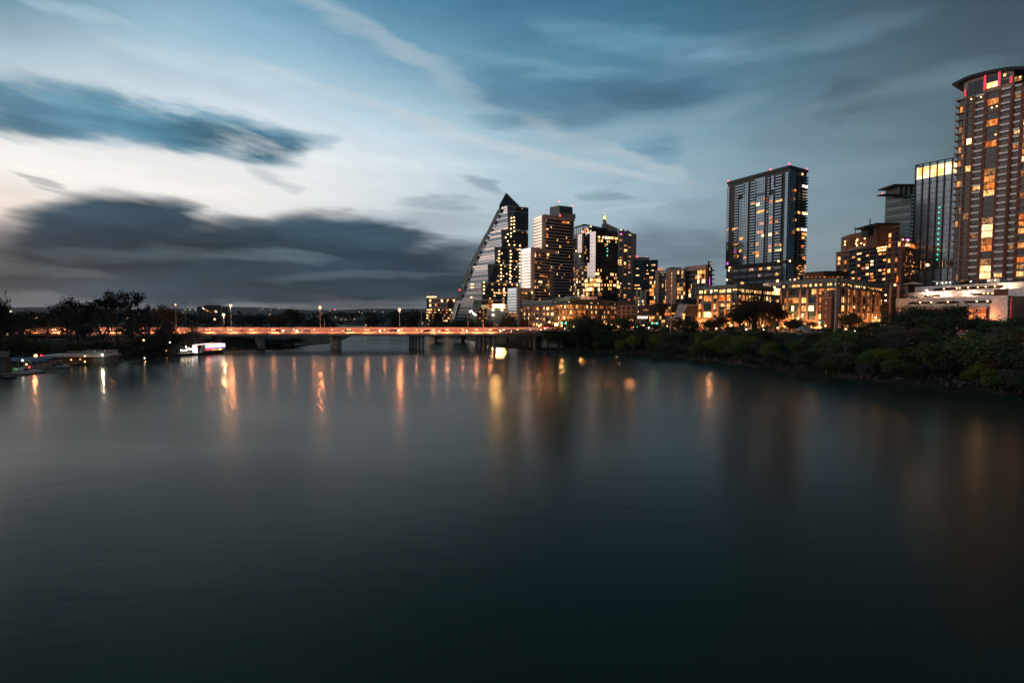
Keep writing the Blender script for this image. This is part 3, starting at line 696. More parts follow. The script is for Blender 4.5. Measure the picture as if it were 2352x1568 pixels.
# --- sail-shaped glass tower
def sail_tower():
    base = at(*Y1(250, 1380), 468)
    t = thing('sail_tower', 'sail shaped glass tower with a slanted left edge and a pointed top', 'skyscraper', (base.x, base.y, GZ))
    TI = [ # corner top, corner bottom, depth of corner, right-end picture x at the top
        ((638,182),(648,432),486,(868,203),(868,640)), ((572,437),(581,618),480,(866,460),(862,640)), ((501,622),(508,803),474,(782,640),(780,830)),
        ((430,808),(436,994),468,(780,832),(777,1010)), ((361,1000),(366,1185),462,(775,1012),(640,1190)), ((284,1188),(226,1372),456,(640,1200),(640,1372))]
    sail = [(628,52),(560,178),(470,345),(400,478),(340,592),(285,705),(232,820),(188,930),(150,1035),(112,1140),(72,1250),(32,1365)]
    def sailx(y):
        for (xa, ya), (xb, yb) in zip(sail[:-1], sail[1:]):
            if ya <= y <= yb: return xa + (xb-xa)*(y-ya)/(yb-ya)
        return sail[-1][0]
    e = Vector((-.63, .78, 0)); g = Vector((.885, .465, 0))
    gl = MB(); sm = MB(); bd = MB(); mu = Pieces(t)
    SEAM = [(745,170),(705,280),(645,440),(590,600),(505,815),(435,1000),(370,1185),(325,1300),(300,1500)]
    W_ = Wins(t); nfl = (9, 7, 7, 7, 6, 7)
    sailpts = []
    mats_l = []
    for k, (ct, cb, D, rt, rb) in enumerate(TI):
        zt = at(*Y1(*ct), D).z; zb = at(*Y1(*cb), D).z if k < 5 else GZ
        nf = nfl[k]; h = (zt - zb) / nf
        for f in range(nf):
            z1 = zt - f*h; z0 = z1 - h; fr = (f + .5) / nf
            cx = ct[0] + (cb[0]-ct[0])*fr; cy = ct[1] + (cb[1]-ct[1])*fr
            C = at(*Y1(cx, cy), D); C.z = 0
            F0 = Fac(C + e*60, C)
            sx = sailx(min(cy + 20, 1360)); jit = (8 + 46*((f*37+k*17) % 5)/4) * (1 if k < 5 else .5)
            uL = uat(F0, Y1, sx + jit + (30 if k < 5 else 8), cy + 12)
            uL2 = uat(F0, Y1, sx + 40, cy + 12)
            L = F0.pt(uL, 0); L2 = F0.pt(uL2, 0)
            sailpts.append((z0, (F0.pt(F0.uz(*Y1(sx, cy+12), 1.6)[0], 0, 1.6), F0.pt(F0.uz(*Y1(sx+38, cy+12), 1.6)[0], 0, 1.6))))
            n = g
            wR = (Fac(C, C + g*60).uz(*Y1(rt[0]-3, cy))[0])
            R = C + g*wR; Bk = L + g*wR
            # glazed storey, then its projecting slab
            k0 = len(gl.f)
            zz = z1 - .42
            gl.hexa([(*q.to_2d(), z0) for q in (C, R, Bk, L)] + [(*q.to_2d(), zz) for q in (C, R, Bk, L)])
            gl.m[k0 + 5] = 1 if not (k in (3,4) and f > 1) else 2      # left-hand side: mirror glass
            if k >= 4 or (k == 0 and f > 2 and f != 8) or (k == 1 and f > 2) or (k == 2 and f in (2,5,6)) or (k == 3 and f > 1): gl.m[k0+5] = 2
            if (f*5+k*3) % 7 in (1,4) and f > 0: gl.m[k0+5] = 3
            o = F0.n * .45
            bd.hexa([(*q.to_2d(), zz) for q in (C+o, C-F0.n*.3, L2-F0.n*.3, L2+o)] + [(*q.to_2d(), z1) for q in (C+o, C-F0.n*.3, L2-F0.n*.3, L2+o)])
            gl.hexa([(*q.to_2d(), zz+.01) for q in (C-F0.n*.3, R-F0.n*.3, Bk-F0.n*2, L2-F0.n*2)] + [(*q.to_2d(), z1) for q in (C-F0.n*.3, R-F0.n*.3, Bk-F0.n*2, L2-F0.n*2)])
            FR = Fac(C, R)
            if f == 0 or k == 0 and f in (2,):
                bd.fbox(FR, 0, FR.L, z1-.35, z1, 0, .3)
            for q in range(int(F0.L - uL) // 3): bd.fbox(F0, uL+1+q*3, uL+1.06+q*3, z0, zz, 0, .06, 1)
            sxm = np.interp(cy, [p[1] for p in SEAM], [p[0] for p in SEAM]); us_ = min(FR.L-.1, FR.uz(*Y1(sxm, cy))[0])
            if us_ > .3: sm.fbox(FR, 0, us_, z0+.1, zz-.1, 0, .05)
            step = 1.7; q = 0
            while q*step < FR.L: mu.fbox(FR, q*step, q*step+.07, z0, zz, 0, .08); q += 1
            # lit rooms on the right-hand side
            if k >= 2:
                u_a = uat(FR, Y1, 520 if k < 4 else (420 if k == 4 else 250), cy); u_b = FR.L
                for (a, c) in spans(max(0, u_a), u_b, 15 if k < 5 else 14, .74):
                    pr = .17 if k < 4 else .2
                    mid = Y1(0,0)
                    if k == 5: pr = .55
                    if random.random() < pr: W_.add(FR, a, c, z0+.35, zz-.35, .04, random.choice(['lit','lito','litb','lit'] if k < 5 else ['lito','lit','litd']))
                    elif random.random() < .5: W_.add(FR, a, c, z0+.3, zz-.3, .04, 'pane')
            if k < 2:
                for (a, c) in spans(0, FR.L, 12, .8):
                    if random.random() < .06: W_.add(FR, a, c, z0+.3, zz-.3, .04, 'litd')
    gl.build('glass_wall', ['glass_dark', 'glass_pale', 'glass_grey', 'glass_slate'], t); sm.build('seam_glass', ['glass_seam'], t)
    bd.build('floor_edges', ['band', 'steel'], t); mu.done('mullion', 'black')
    # the sail itself: a tapering glazed blade outside the ends of the floors
    sailpts.sort(key=lambda q: -q[0])
    b = MB(); fr = MB()
    for (za, (p, q)), (zc, (p2, q2)) in zip(sailpts[:-1], sailpts[1:]):
        bk = Vector((.3, .9, 0))
        b.hexa([(*p2.to_2d(), zc), (*q2.to_2d(), zc), (*(q2+bk).to_2d(), zc), (*(p2+bk).to_2d(), zc), (*p.to_2d(), za), (*q.to_2d(), za), (*(q+bk).to_2d(), za), (*(p+bk).to_2d(), za)])
        fr.tube((*p2.to_2d(), zc), (*p.to_2d(), za), .25, n=5)
        fr.tube((*p2.to_2d(), zc), (*(q2+Vector((0,-.1,0))).to_2d(), zc), .1, n=4)
        m1 = p.lerp(q, .5); m2 = p2.lerp(q2, .5); fr.tube((m2.x, m2.y-.05, zc), (m1.x, m1.y-.05, za), .1, n=4)
    Dp = sailpts[0][1][0].y
    ap = [at(*Y1(*q), Dp) for q in ((628,52),(556,182),(548,262),(600,262),(700,262),(768,190),(700,130),(662,90))]
    b.loft(ap, [p + Vector((.3, 1.0, 0)) for p in ap]); 
    for q in range(9):
        y = 75 + q*20; xa = sailx(y); xb = 628 + (y-52)*(140/138) if y < 190 else 768
        fr.tube(at(*Y1(xa, y), Dp-.1), at(*Y1(xb, y+ (0 if y>190 else 0)), Dp-.1), .14, n=4)
    for q in range(8):
        x = 585 + q*22; yt = 52 + abs(x-628)*(1.85 if x < 628 else .985); fr.tube(at(*Y1(x, yt+3), Dp-.1), at(*Y1(x-6, 262), Dp-.1), .12, n=4)
    fr.tube(at(*Y1(628,52), Dp), at(*Y1(768,190), Dp), .35, n=5); fr.tube(at(*Y1(628,52), Dp), at(*Y1(556,182), Dp), .35, n=5)
    sl_ = b.build('sail', ['sail_glass'], t); fr.build('sail_frame', ['sail_bars'], sl_)
    W_.done()
    # strings of construction lamps
    pts = [(708,313),(680,318),(710,348),(682,352),(708,384),(680,388),(708,420),(674,432),(711,460),(677,478),(641,490),(675,515),(620,525),(641,564),(655,602),(712,606),(770,613),(768,652),
           (551,672),(551,707),(549,745),(549,782),(670,668),(672,704),(672,738),(672,775),(768,690),(768,727),(768,762),(768,798),(570,820),(570,860),(568,898),(568,935),(568,970),(668,815),(668,850),(668,888),(668,925),(668,962),(768,838),(768,875),(768,912),(768,948),(766,985),(668,1000),(740,1030),(603,1070),(605,1105),(605,1140),(386,1000),(266,1056),(268,1022),(264,1160),(388,1042),(388,1080),(385,1118)]
    res = []
    for x, y in pts:
        k = max(i for i in range(6) if TI[i][0][1] <= y + 4) if y > 186 else 0
        ct, cb, D = TI[k][0], TI[k][1], TI[k][2]
        C = at(*Y1(*ct), D); C.z = 0
        F_ = Fac(C, C + g*60) if x > ct[0] else Fac(C + e*60, C)
        u, z = F_.uz(*Y1(x, y)); res.append(F_.pt(u, z, .9))
    lampballs(t, res, .52, 'bulb')
    # street-level end: bright screen and white screen wall
    D = 452; p0 = at(*Y1(482,1236), D); p1 = at(*Y1(612,1270), D)
    b = MB(); b.box(p0.x, p1.x, D, D+.8, p1.z, p0.z); scr = b.build('screen', ['billboard'], t)
    l = lamp_or_fill('AREA', scr, ((p0.x+p1.x)/2, D-.6, (p0.z+p1.z)/2), 17000, (1.0,.54,.17), 1, (0,-1,-.12)); l.data.shape = 'RECTANGLE'; l.data.size = p1.x-p0.x; l.data.size_y = p0.z-p1.z
    q0 = at(*Y1(416,1284), D); q1 = at(*Y1(625,1390), D); b = MB(); b.box(q0.x, q1.x, D+.9, D+6, GZ, q0.z); b.build('entrance_block', ['steel'], t)
    b = MB(); 
    for k in range(6): z = GZ + (q0.z-GZ)*k/6; b.box(q0.x-.1, q1.x+.1, D+.8, D+.9, z, z+.15)
    b.build('cladding_joints', ['steel'], t)
    lampballs(t, [at(*Y1(x, y), D-1) for x, y in ((488,1292),(583,1292),(488,1350),(396,1358),(278,1332),(258,1310),(243,1312),(300,1345))], .7, 'bulbw')
    b = MB(); a = at(*Y1(132,1082), 470); b.ball((a.x, a.y-1, a.z), .5); b.build('beacon', ['red'], t)
    return t
sail_tower()

# --- stepped dark slab tower: three slabs that step down to the left, grey frames round their fronts
def slab_tower():
    base = at(*Z1(1085, 1290), 351)
    t = thing('slab_tower', 'stepped tower of three pale edged slabs with a glass box on its roof', 'skyscraper', (base.x, base.y, GZ))
    W_ = Wins(t); bl = [((1095,356),(1197,320),(1500,357),374,22,.035), ((977,668),(1085,647),(1385,690),362,26,.05), ((838,1056),(945,1048),(1262,1070),351,13,.08)]
    for k, (pl, pc, pr, D, nf, prob) in enumerate(bl):
        FL, FR, z, fp = twof(Z1(*pl), Z1(*pc), Z1(*pr), D)
        core = MB(); core.prism(fp, GZ, z-.2); s = core.build('core', ['glass_black'], t)
        h = (z - 2.5 - GZ) / {0:34, 1:24, 2:12}[k]; zs = [GZ + h*i for i in range({0:34,1:24,2:12}[k] + 1)]
        p = MB(); 
        uE = FL.L * .86
        for z0 in zs[:-1]: p.fbox(FL, .05*FL.L, uE, z0+.55, z0+h-.12, 0, .25)
        p.fbox(FL, .05*FL.L, uE, zs[-1]+.2, z-.3, 0, .25)
        p.build('mirror_panels', ['glass_rose' if k < 2 else 'glass_slate'], t)
        f = MB(); fw = 1.6
        f.fbox(FR, 0, fw, GZ, z, 0, .9); f.fbox(FR, fw, FR.L, z-2.6, z, 0, .9); 
        if k == 1: f.fbox(FR, FR.L-fw, FR.L, GZ, z-2.6, 0, .9)
        if k == 2: f.fbox(FR, FR.L-fw, FR.L, GZ, z-2.6, 0, .9)
        f.fbox(FL, FL.L-.4, FL.L, GZ, z, 0, .5)
        f.build('front_frame', ['concrete'], t)
        s2 = MB()
        for z0 in zs[1:]: s2.fbox(FR, fw, FR.L - (fw if k else 0), z0-.22, z0+.22, 0, .7)
        s2.build('slab_edges', ['band'], t)
        for z0 in zs[:-1]:
            for a, c in spans(fw, FR.L-fw, 26, .8):
                if random.random() < prob: W_.add(FR, a, c, z0+.4, z0+h-.5, .08, random.choice(['lit','lito','lit','litd']))
        if k == 2:
            for z0 in zs[2:5]:
                for a, c in spans(.3, FL.L-.3, 6, .8):
                    if random.random() < .55: W_.add(FL, a, c, z0+.6, z0+h-.5, .28, 'lito')
        else:
            for (zx, zy, w_, hh) in {0: [(1410,403,50,22),(1235,462,14,20),(1230,520,18,24),(1232,546,14,18),(1362,645,12,22),(1225,632,20,12),(1440,598,10,16)], 1: [(1108,725,16,36),(1112,795,22,18),(1150,848,16,20),(1155,725,10,26),(1300,740,10,48),(1240,720,14,20),(1195,938,70,20),(1105,990,22,22),(1165,995,28,20),(1235,1025,18,22),(1105,1048,20,18),(1085,1100,16,22)]}[k]:
                W_.px(FR, Z1, zx-w_/2-4, zy-hh/2, zx+w_/2+4, zy+hh/2, random.choice(['lit','litb','lito']), .1)
        if k == 0:
            ztop = z
    # roof box of dark glass with thin lightning rods
    zb = ztop
    Fa, Fb, z, fp = twof(Z1(1262,246), Z1(1352,230), Z1(1485,246), 386)
    b = MB(); b.prism(fp, zb-1, z); pb = b.build('roof_box', ['glass_dark'], t)
    b = MB(); 
    for F_ in (Fa, Fb):
        b.fbox(F_, 0, F_.L, z-.5, z, 0, .25)
        for i in range(7): b.fbox(F_, F_.L*i/6-.12, F_.L*i/6+.12, zb, z-.5, 0, .2)
    b.fbox(Fb, 0, Fb.L+2, zb, zb+3.4, 0, 1.2)
    b.build('box_frame', ['steel'], pb)
    b = MB()
    for F_ in (Fa, Fb):
        for i in range(6): p = F_.pt(F_.L*i/5, z); b.tube(p, p+Vector((0,0,2.2)), .06, n=4)
    b.build('lightning_rods', ['black'], pb)
    lampballs(t, [Fb.pt(0, z+2.6), Fb.pt(Fb.L, z+.8), Fb.pt(Fb.L, zb-2, .6), Fb.pt(0, zb+1, 1.5)], .42, 'red', 'beacon')
    W_.done()
slab_tower()

# --- black office tower with mirror flank and glowing lower floors
def office_tower():
    base = at(*Z1(1720, 1180), 440)
    t = thing('office_tower', 'black glass office tower with a bright mirror flank and glowing lower storeys', 'skyscraper', (base.x, base.y, GZ))
    W_ = Wins(t)
    FL, FR, z, fp = twof(Z1(1617,502), Z1(1720,488), Z1(1937,506), 442)
    b = MB(); b.prism(fp, GZ, z); b.build('core', ['glass_black'], t)
    nf = 25; h = (z-GZ)/nf
    b = MB()
    for i in range(7, nf): b.fbox(FL, .03*FL.L, FL.L, GZ+i*h+.08, GZ+(i+1)*h-.05, 0, .2)
    b.build('mirror_wall', ['glass_pale'], t)
    b = MB()
    for i in range(nf): b.fbox(FR, 0, FR.L, GZ+i*h-.12, GZ+i*h+.12, 0, .12)
    b.build('spandrels', ['dark'], t)
    def fl(F_, i, prob, mats, n=22, w=.1):
        for a, c in spans(0, F_.L, n, .92):
            if random.random() < prob: W_.add(F_, a, c, GZ+i*h+.5, GZ+(i+1)*h-.55, w, random.choice(mats))
    for i, p, ms in ((23,.75,['litb','lit']),(22,.25,['lit']),(21,.12,['lit','litd']),(13,.25,['lit','litb']),(12,.35,['lit']),(11,.3,['lit','litb']),(10,.65,['litb','lit']),(9,.1,['lit']),(14,.06,['lit'])): fl(FR, i, p, ms)
    # green marker lights
    lampballs(t, [FR.pt(FR.L*.52, zat(FR, Z1, 1830, y), .4) for y in (618,662,690,730)], .35, 'greendot', 'marker_light')
    # lower wide body with bright storeys
    FL2, FR2, z2, fp2 = twof(Z1(1496,1000), Z1(1660,950), Z1(1962,980), 430)
    b = MB(); b.prism(fp2, GZ, z2); b.build('lower_body', ['glass_black'], t)
    n2 = 10; h2 = (z2-GZ)/n2
    b = MB()
    for i in range(1, n2+1):
        for F_ in (FL2, FR2): b.fbox(F_, -.3, F_.L+.3, GZ+i*h2-.3, GZ+i*h2+.3, 0, .5)
    b.build('ledges', ['dark'], t)
    for i, p, ms in ((9,.85,['litb','litb','lit']),(8,.9,['litb','lit']),(7,.7,['lit','litb']),(6,.4,['lit','litd']),(4,.14,['litd']),(3,.1,['litd'])):
        for F_ in (FL2, FR2):
            for a, c in spans(0, F_.L, 16, .94):
                if random.random() < p: W_.add(F_, a, c, GZ+i*h2+.55, GZ+(i+1)*h2-.5, .12, random.choice(ms))
    b = MB(); p = FR2.pt(FR2.L*.62, zat(FR2, Z1, 1838, 1158), 1); b.ball(p, .9); b.build('lamp', ['bulbw'], t)
    W_.done()
    # darker curved neighbour wing behind, with an open crown frame
    t2 = thing('office_tower', 'dark office tower with an open roof frame and rounded left side behind the mirror flank', 'skyscraper', (at(*Z1(1560,1180),458).x, 458, GZ))
    W2 = Wins(t2)
    A = at(*Z1(1497,560), 466); Bp = at(*Z1(1640,545), 448); zt = Bp.z
    poly = []
    for i in range(7):
        a = PI*.5*i/6; c = A.to_2d().lerp(Bp.to_2d(), .5); ax = (Bp-A).to_2d()*.5; n = Vector((ax.y, -ax.x)).normalized()*4.0
        poly.append(c - ax*math.cos(a*2) + n*math.sin(a*2))
    back = [Bp.to_2d()+Vector((6,22)), A.to_2d()+Vector((4,22))]
    b = MB(); b.prism(poly+back, GZ, zt); b.build('core', ['glass_black'], t2)
    n = 30; hh = (zt-GZ)/n
    for i in range(3, n-1):
        for (a, c) in zip(poly[:-1], poly[1:]):
            F_ = Fac(a, c); frac = i/n
            p = .34 if 8 <= i <= 15 else .13
            for (u0, u1) in spans(0, F_.L, 3, .9):
                if random.random() < p: W2.add(F_, u0, u1, GZ+i*hh+.5, GZ+(i+1)*hh-.4, .05, random.choice(['lit','litb','lit','litd']))
    b = MB()
    for i in range(n+1):
        for (a, c) in zip(poly[:-1], poly[1:]): F_ = Fac(a, c); b.fbox(F_, 0, F_.L, GZ+i*hh-.14, GZ+i*hh+.14, 0, .3)
    b.build('floor_lines', ['steel'], t2)
    FLc, FRc, zc, fpc = twof(Z1(1502,446), Z1(1600,414), Z1(1840,462), 474)
    b = MB(); b.prism(fpc, GZ, zc-7); b.build('upper_body', ['glass_black'], t2)
    b = MB()
    for F_ in (FLc, FRc):
        b.fbox(F_, 0, F_.L, zc-1.4, zc, -.8, 0)
        k = int(F_.L/3.2)
        for i in range(k+1): u = F_.L*i/k; b.fbox(F_, max(0,u-.25), min(F_.L,u+.25), zc-7, zc-1.4, -.7, -.1)
    b.fbox(FRc, FRc.L*.35, FRc.L, zc-7, zc-1.4, -8, -1)
    b.build('crown_frame', ['black'], t2)
    w = MB(); u = [uat(FLc, Z1, x, 480) for x in (1570, 1596)]
    F_ = FRc
    W2.px(F_, Z1, 1602, 455, 1624, 510, 'litp', .1); W2.px(F_, Z1, 1578, 485, 1600, 508, 'lit', .1)
    lampballs(t2, [FRc.pt(uat(FRc,Z1,x,y), zat(FRc,Z1,x,y), .5) for x,y in ((1665,440),(1632,470),(1662,485),(1640,492))], .45, 'bulb')
    # bright narrow mirror fin
    Fm = Fac(at(*Z1(1543,540), 452), at(*Z1(1602,520), 446))
    b = MB(); z0 = zat(Fm, Z1, 1590, 700); z1 = zat(Fm, Z1, 1590, 512)
    for i in range(14): b.fbox(Fm, 0, Fm.L*.72, z0+(z1-z0)*i/14+.1, z0+(z1-z0)*(i+1)/14-.1, 0, .4)
    b.fbox(Fm, Fm.L*.72, Fm.L+.3, z0-8, z1+.5, -.6, .3, 1)
    b.build('mirror_fin', ['glass_pale','black'], t2)
    W2.done()
office_tower()

# --- residential tower with fins and a floodlit spire
def spire_tower():
    base = at(*Z1(1990,1180), 505)
    t = thing('residential_tower', 'grey residential tower with vertical fins and a yellow floodlit spire', 'skyscraper', (base.x, base.y, GZ))
    W_ = Wins(t)
    FL, FR, z, fp = twof(Y7(868,388), Y7(885,382), Y7(1165,425), 505)
    b = MB(); b.prism(fp, GZ, z-2); b.build('core', ['dark'], t)
    fins = Pieces(t); bal = Pieces(t); nf = 40; h = (z-GZ)/nf
    cols_ = [(885,945),(958,1022),(1033,1092),(1100,1160)]
    us = [(uat(FR,Y7,a,800), uat(FR,Y7,c,800)) for a, c in cols_]
    for (a, c) in us:
        for q in (a, c): fins.fbox(FR, q-.45, q+.45, GZ, z-(0 if q < us[2][1] else 2.5), 0, 1.6)
    fins.fbox(FR, us[3][0]+1.2, us[3][1]-.9, GZ, z-3, 0, 1.0)
    fins.done('fin', 'pale')
    for i in range(1, nf):
        for (a, c) in us[:3]:
            bal.fbox(FR, a+.5, c-.5, GZ+i*h-.15, GZ+i*h+1.0, 0, 1.1)
            if random.random() < (.22 if i > 14 else .30): W_.add(FR, a+.7, c-.7, GZ+i*h+1.0, GZ+(i+1)*h-.2, .06, random.choice(LITS))
    bal.done('balcony', 'band')
    for (x, y, m) in ((908,466,'magenta'),(905,578,'litp'),(905,860,'lito'),(895,905,'litb'),(895,940,'litb'),(895,970,'lit'),(970,945,'litb'),(970,970,'lit'),(1040,985,'lit'),(985,660,'lito'),(990,735,'litb'),(1055,845,'lito'),(1058,485,'lit'),(1045,1025,'lito')):
        W_.px(FR, Y7, x-26, y-10, x+26, y+10, m, 1.2)
    # sloped crown block with spire
    D = 528; q = [at(*Y7(x,y), D) for x,y in ((612,300),(683,283),(810,345),(880,372),(880,470),(612,470))]
    b = MB(); b.loft(q, [p+Vector((3,16,0)) for p in q]); b.build('sloped_crown', ['concrete'], t)
    b = MB(); a = at(*Y7(612,420), D); c = at(*Y7(1000,420), D); b.box(a.x, c.x, D-1, D+18, GZ, a.z); b.build('rear_body', ['glass_dark'], t)
    b = MB(); F_ = Fac(q[0], q[2]); 
    for x in (640, 665, 700, 740, 780): u = uat(F_, Y7, x, 420); b.fbox(F_, u-.3, u+.3, a.z-6, zat(F_,Y7,x,372), 0, .4)
    b.build('crown_ribs', ['steel'], t)
    s = at(*Y7(658,270), D-1); top = at(*Y7(661,150), D-1).z; tip = at(*Y7(661,60), D-1).z
    b = MB(); hh = top - s.z
    for i, (r0, r1, z0, z1) in enumerate(((1.9,1.8,-.1,.18),(1.5,1.4,.18,.30),(1.05,1.0,.30,.55),(.95,.9,.55,.78),(.75,.4,.78,.94),(.4,.12,.94,1.02))):
        b.tube((s.x,s.y,s.z+hh*z0), (s.x,s.y,s.z+hh*z1), r0, r1, 8)
    sp = b.build('spire', ['cream'], t)
    for (dx, dy) in ((-5,-6),(5,-6),(0,-9)): lamp_or_fill('SPOT', sp, (s.x+dx, s.y+dy, s.z-1), 26000, (1.0,.72,.06), .4, (-dx, -dy, 12), 70)
    b = MB(); b.tube((s.x,s.y,top), (s.x,s.y,tip), .2, .07, 5)
    for z0 in (.18,.30,.55,.78): b.tube((s.x,s.y,s.z+hh*z0-.3), (s.x,s.y,s.z+hh*z0+.3), 1.7 if z0 < .4 else 1.15, n=8)
    b.build('mast', ['steel'], sp)
    W_.done()
spire_tower()

def teal_tower():
    t = thing('teal_tower', 'teal glass tower with two red beacons on its flat roof', 'skyscraper', (at(*Y6(300,1100),515).x, 515, GZ))
    W_ = Wins(t)
    FL, FR, z, fp = twof(Y6(104,160), Y6(330,156), Y6(628,150), 515)
    b = MB(); b.prism(fp, GZ, z); b.build('core', ['glass_teal'], t)
    n = 22; h = (z-GZ)/n; b = MB()
    for i in range(1, n+1):
        for F_ in (FL, FR): b.fbox(F_, 0, F_.L, GZ+i*h-.35, GZ+i*h+.1, 0, .3)
    b.build('spandrels', ['teal'], t)
    b = MB()
    for F_ in (FL, FR):
        k = int(F_.L/1.9)
        for i in range(k): b.fbox(F_, F_.L*i/k, F_.L*i/k+.1, GZ, z, 0, .15)
    b.fbox(FR, .3, 1.6, GZ, z, 0, 1.2); b.build('mullion_grid', ['black'], t)
    p0 = at(*Y6(108,100), 522); p1 = at(*Y6(410,150), 522); b = MB(); b.box(p0.x, p1.x, 518, 530, z-1, p0.z); b.build('roof_plant', ['beige'], t)
    lampballs(t, [at(*Y6(160,82), 520), at(*Y6(375,102), 520)], .8, 'red', 'beacon')
    for (x,y,w,hh) in ((175,345,60,22),(180,495,80,24),(165,715,110,26),(180,790,150,18),(390,270,22,30),(390,388,24,28),(375,460,90,22),(345,570,50,28),(530,265,90,30),(500,385,60,20),(475,545,80,50),(480,740,70,40),(470,830,90,18),(475,905,75,26),(480,1050,70,30),(375,830,60,26)):
        F_ = FL if x < 330 else FR
        k = max(1, int(w/26))
        for i in range(k): W_.px(F_, Y6, x-w/2+i*w/k+2, y-hh/2, x-w/2+(i+1)*w/k-2, y+hh/2, random.choice(['lit','litb','lito']), .35)
    W_.done()
    # lower pale framed block of flats in front of it
    t = thing('apartment_block', 'block of flats with paired white vertical frames in front of the teal tower', 'apartment block', (at(*Y6(220,1150),430).x, 430, GZ))
    W_ = Wins(t); F_ = Fac(at(*Y6(92,830), 432), at(*Y6(345,830), 428))
    z = zat(F_, Y6, 200, 826); b = MB(); bk = Vector((5, 14))
    b.prism([F_.A.to_2d(), F_.B.to_2d(), F_.B.to_2d()+bk, F_.A.to_2d()+bk], GZ, z-2); b.build('core', ['dark'], t)
    b = MB()
    for x in (152, 178, 246, 272, 334): u = uat(F_,Y6,x,1000); b.fbox(F_, u-.35, u+.35, GZ, z, 0, 1.3)
    b.build('frames', ['band'], t); n = 9; h = (z-2-GZ)/n; b = MB()
    for i in range(1, n+1): b.fbox(F_, 0, F_.L, GZ+i*h-.2, GZ+i*h+.2, 0, .9)
    b.build('slabs', ['steel'], t)
    W_.grid(F_, spans(.3, F_.L-.3, 8, .8), [(GZ+i*h+.5, GZ+(i+1)*h-.5) for i in range(n)], .5, LITS)
    W_.done()
teal_tower()

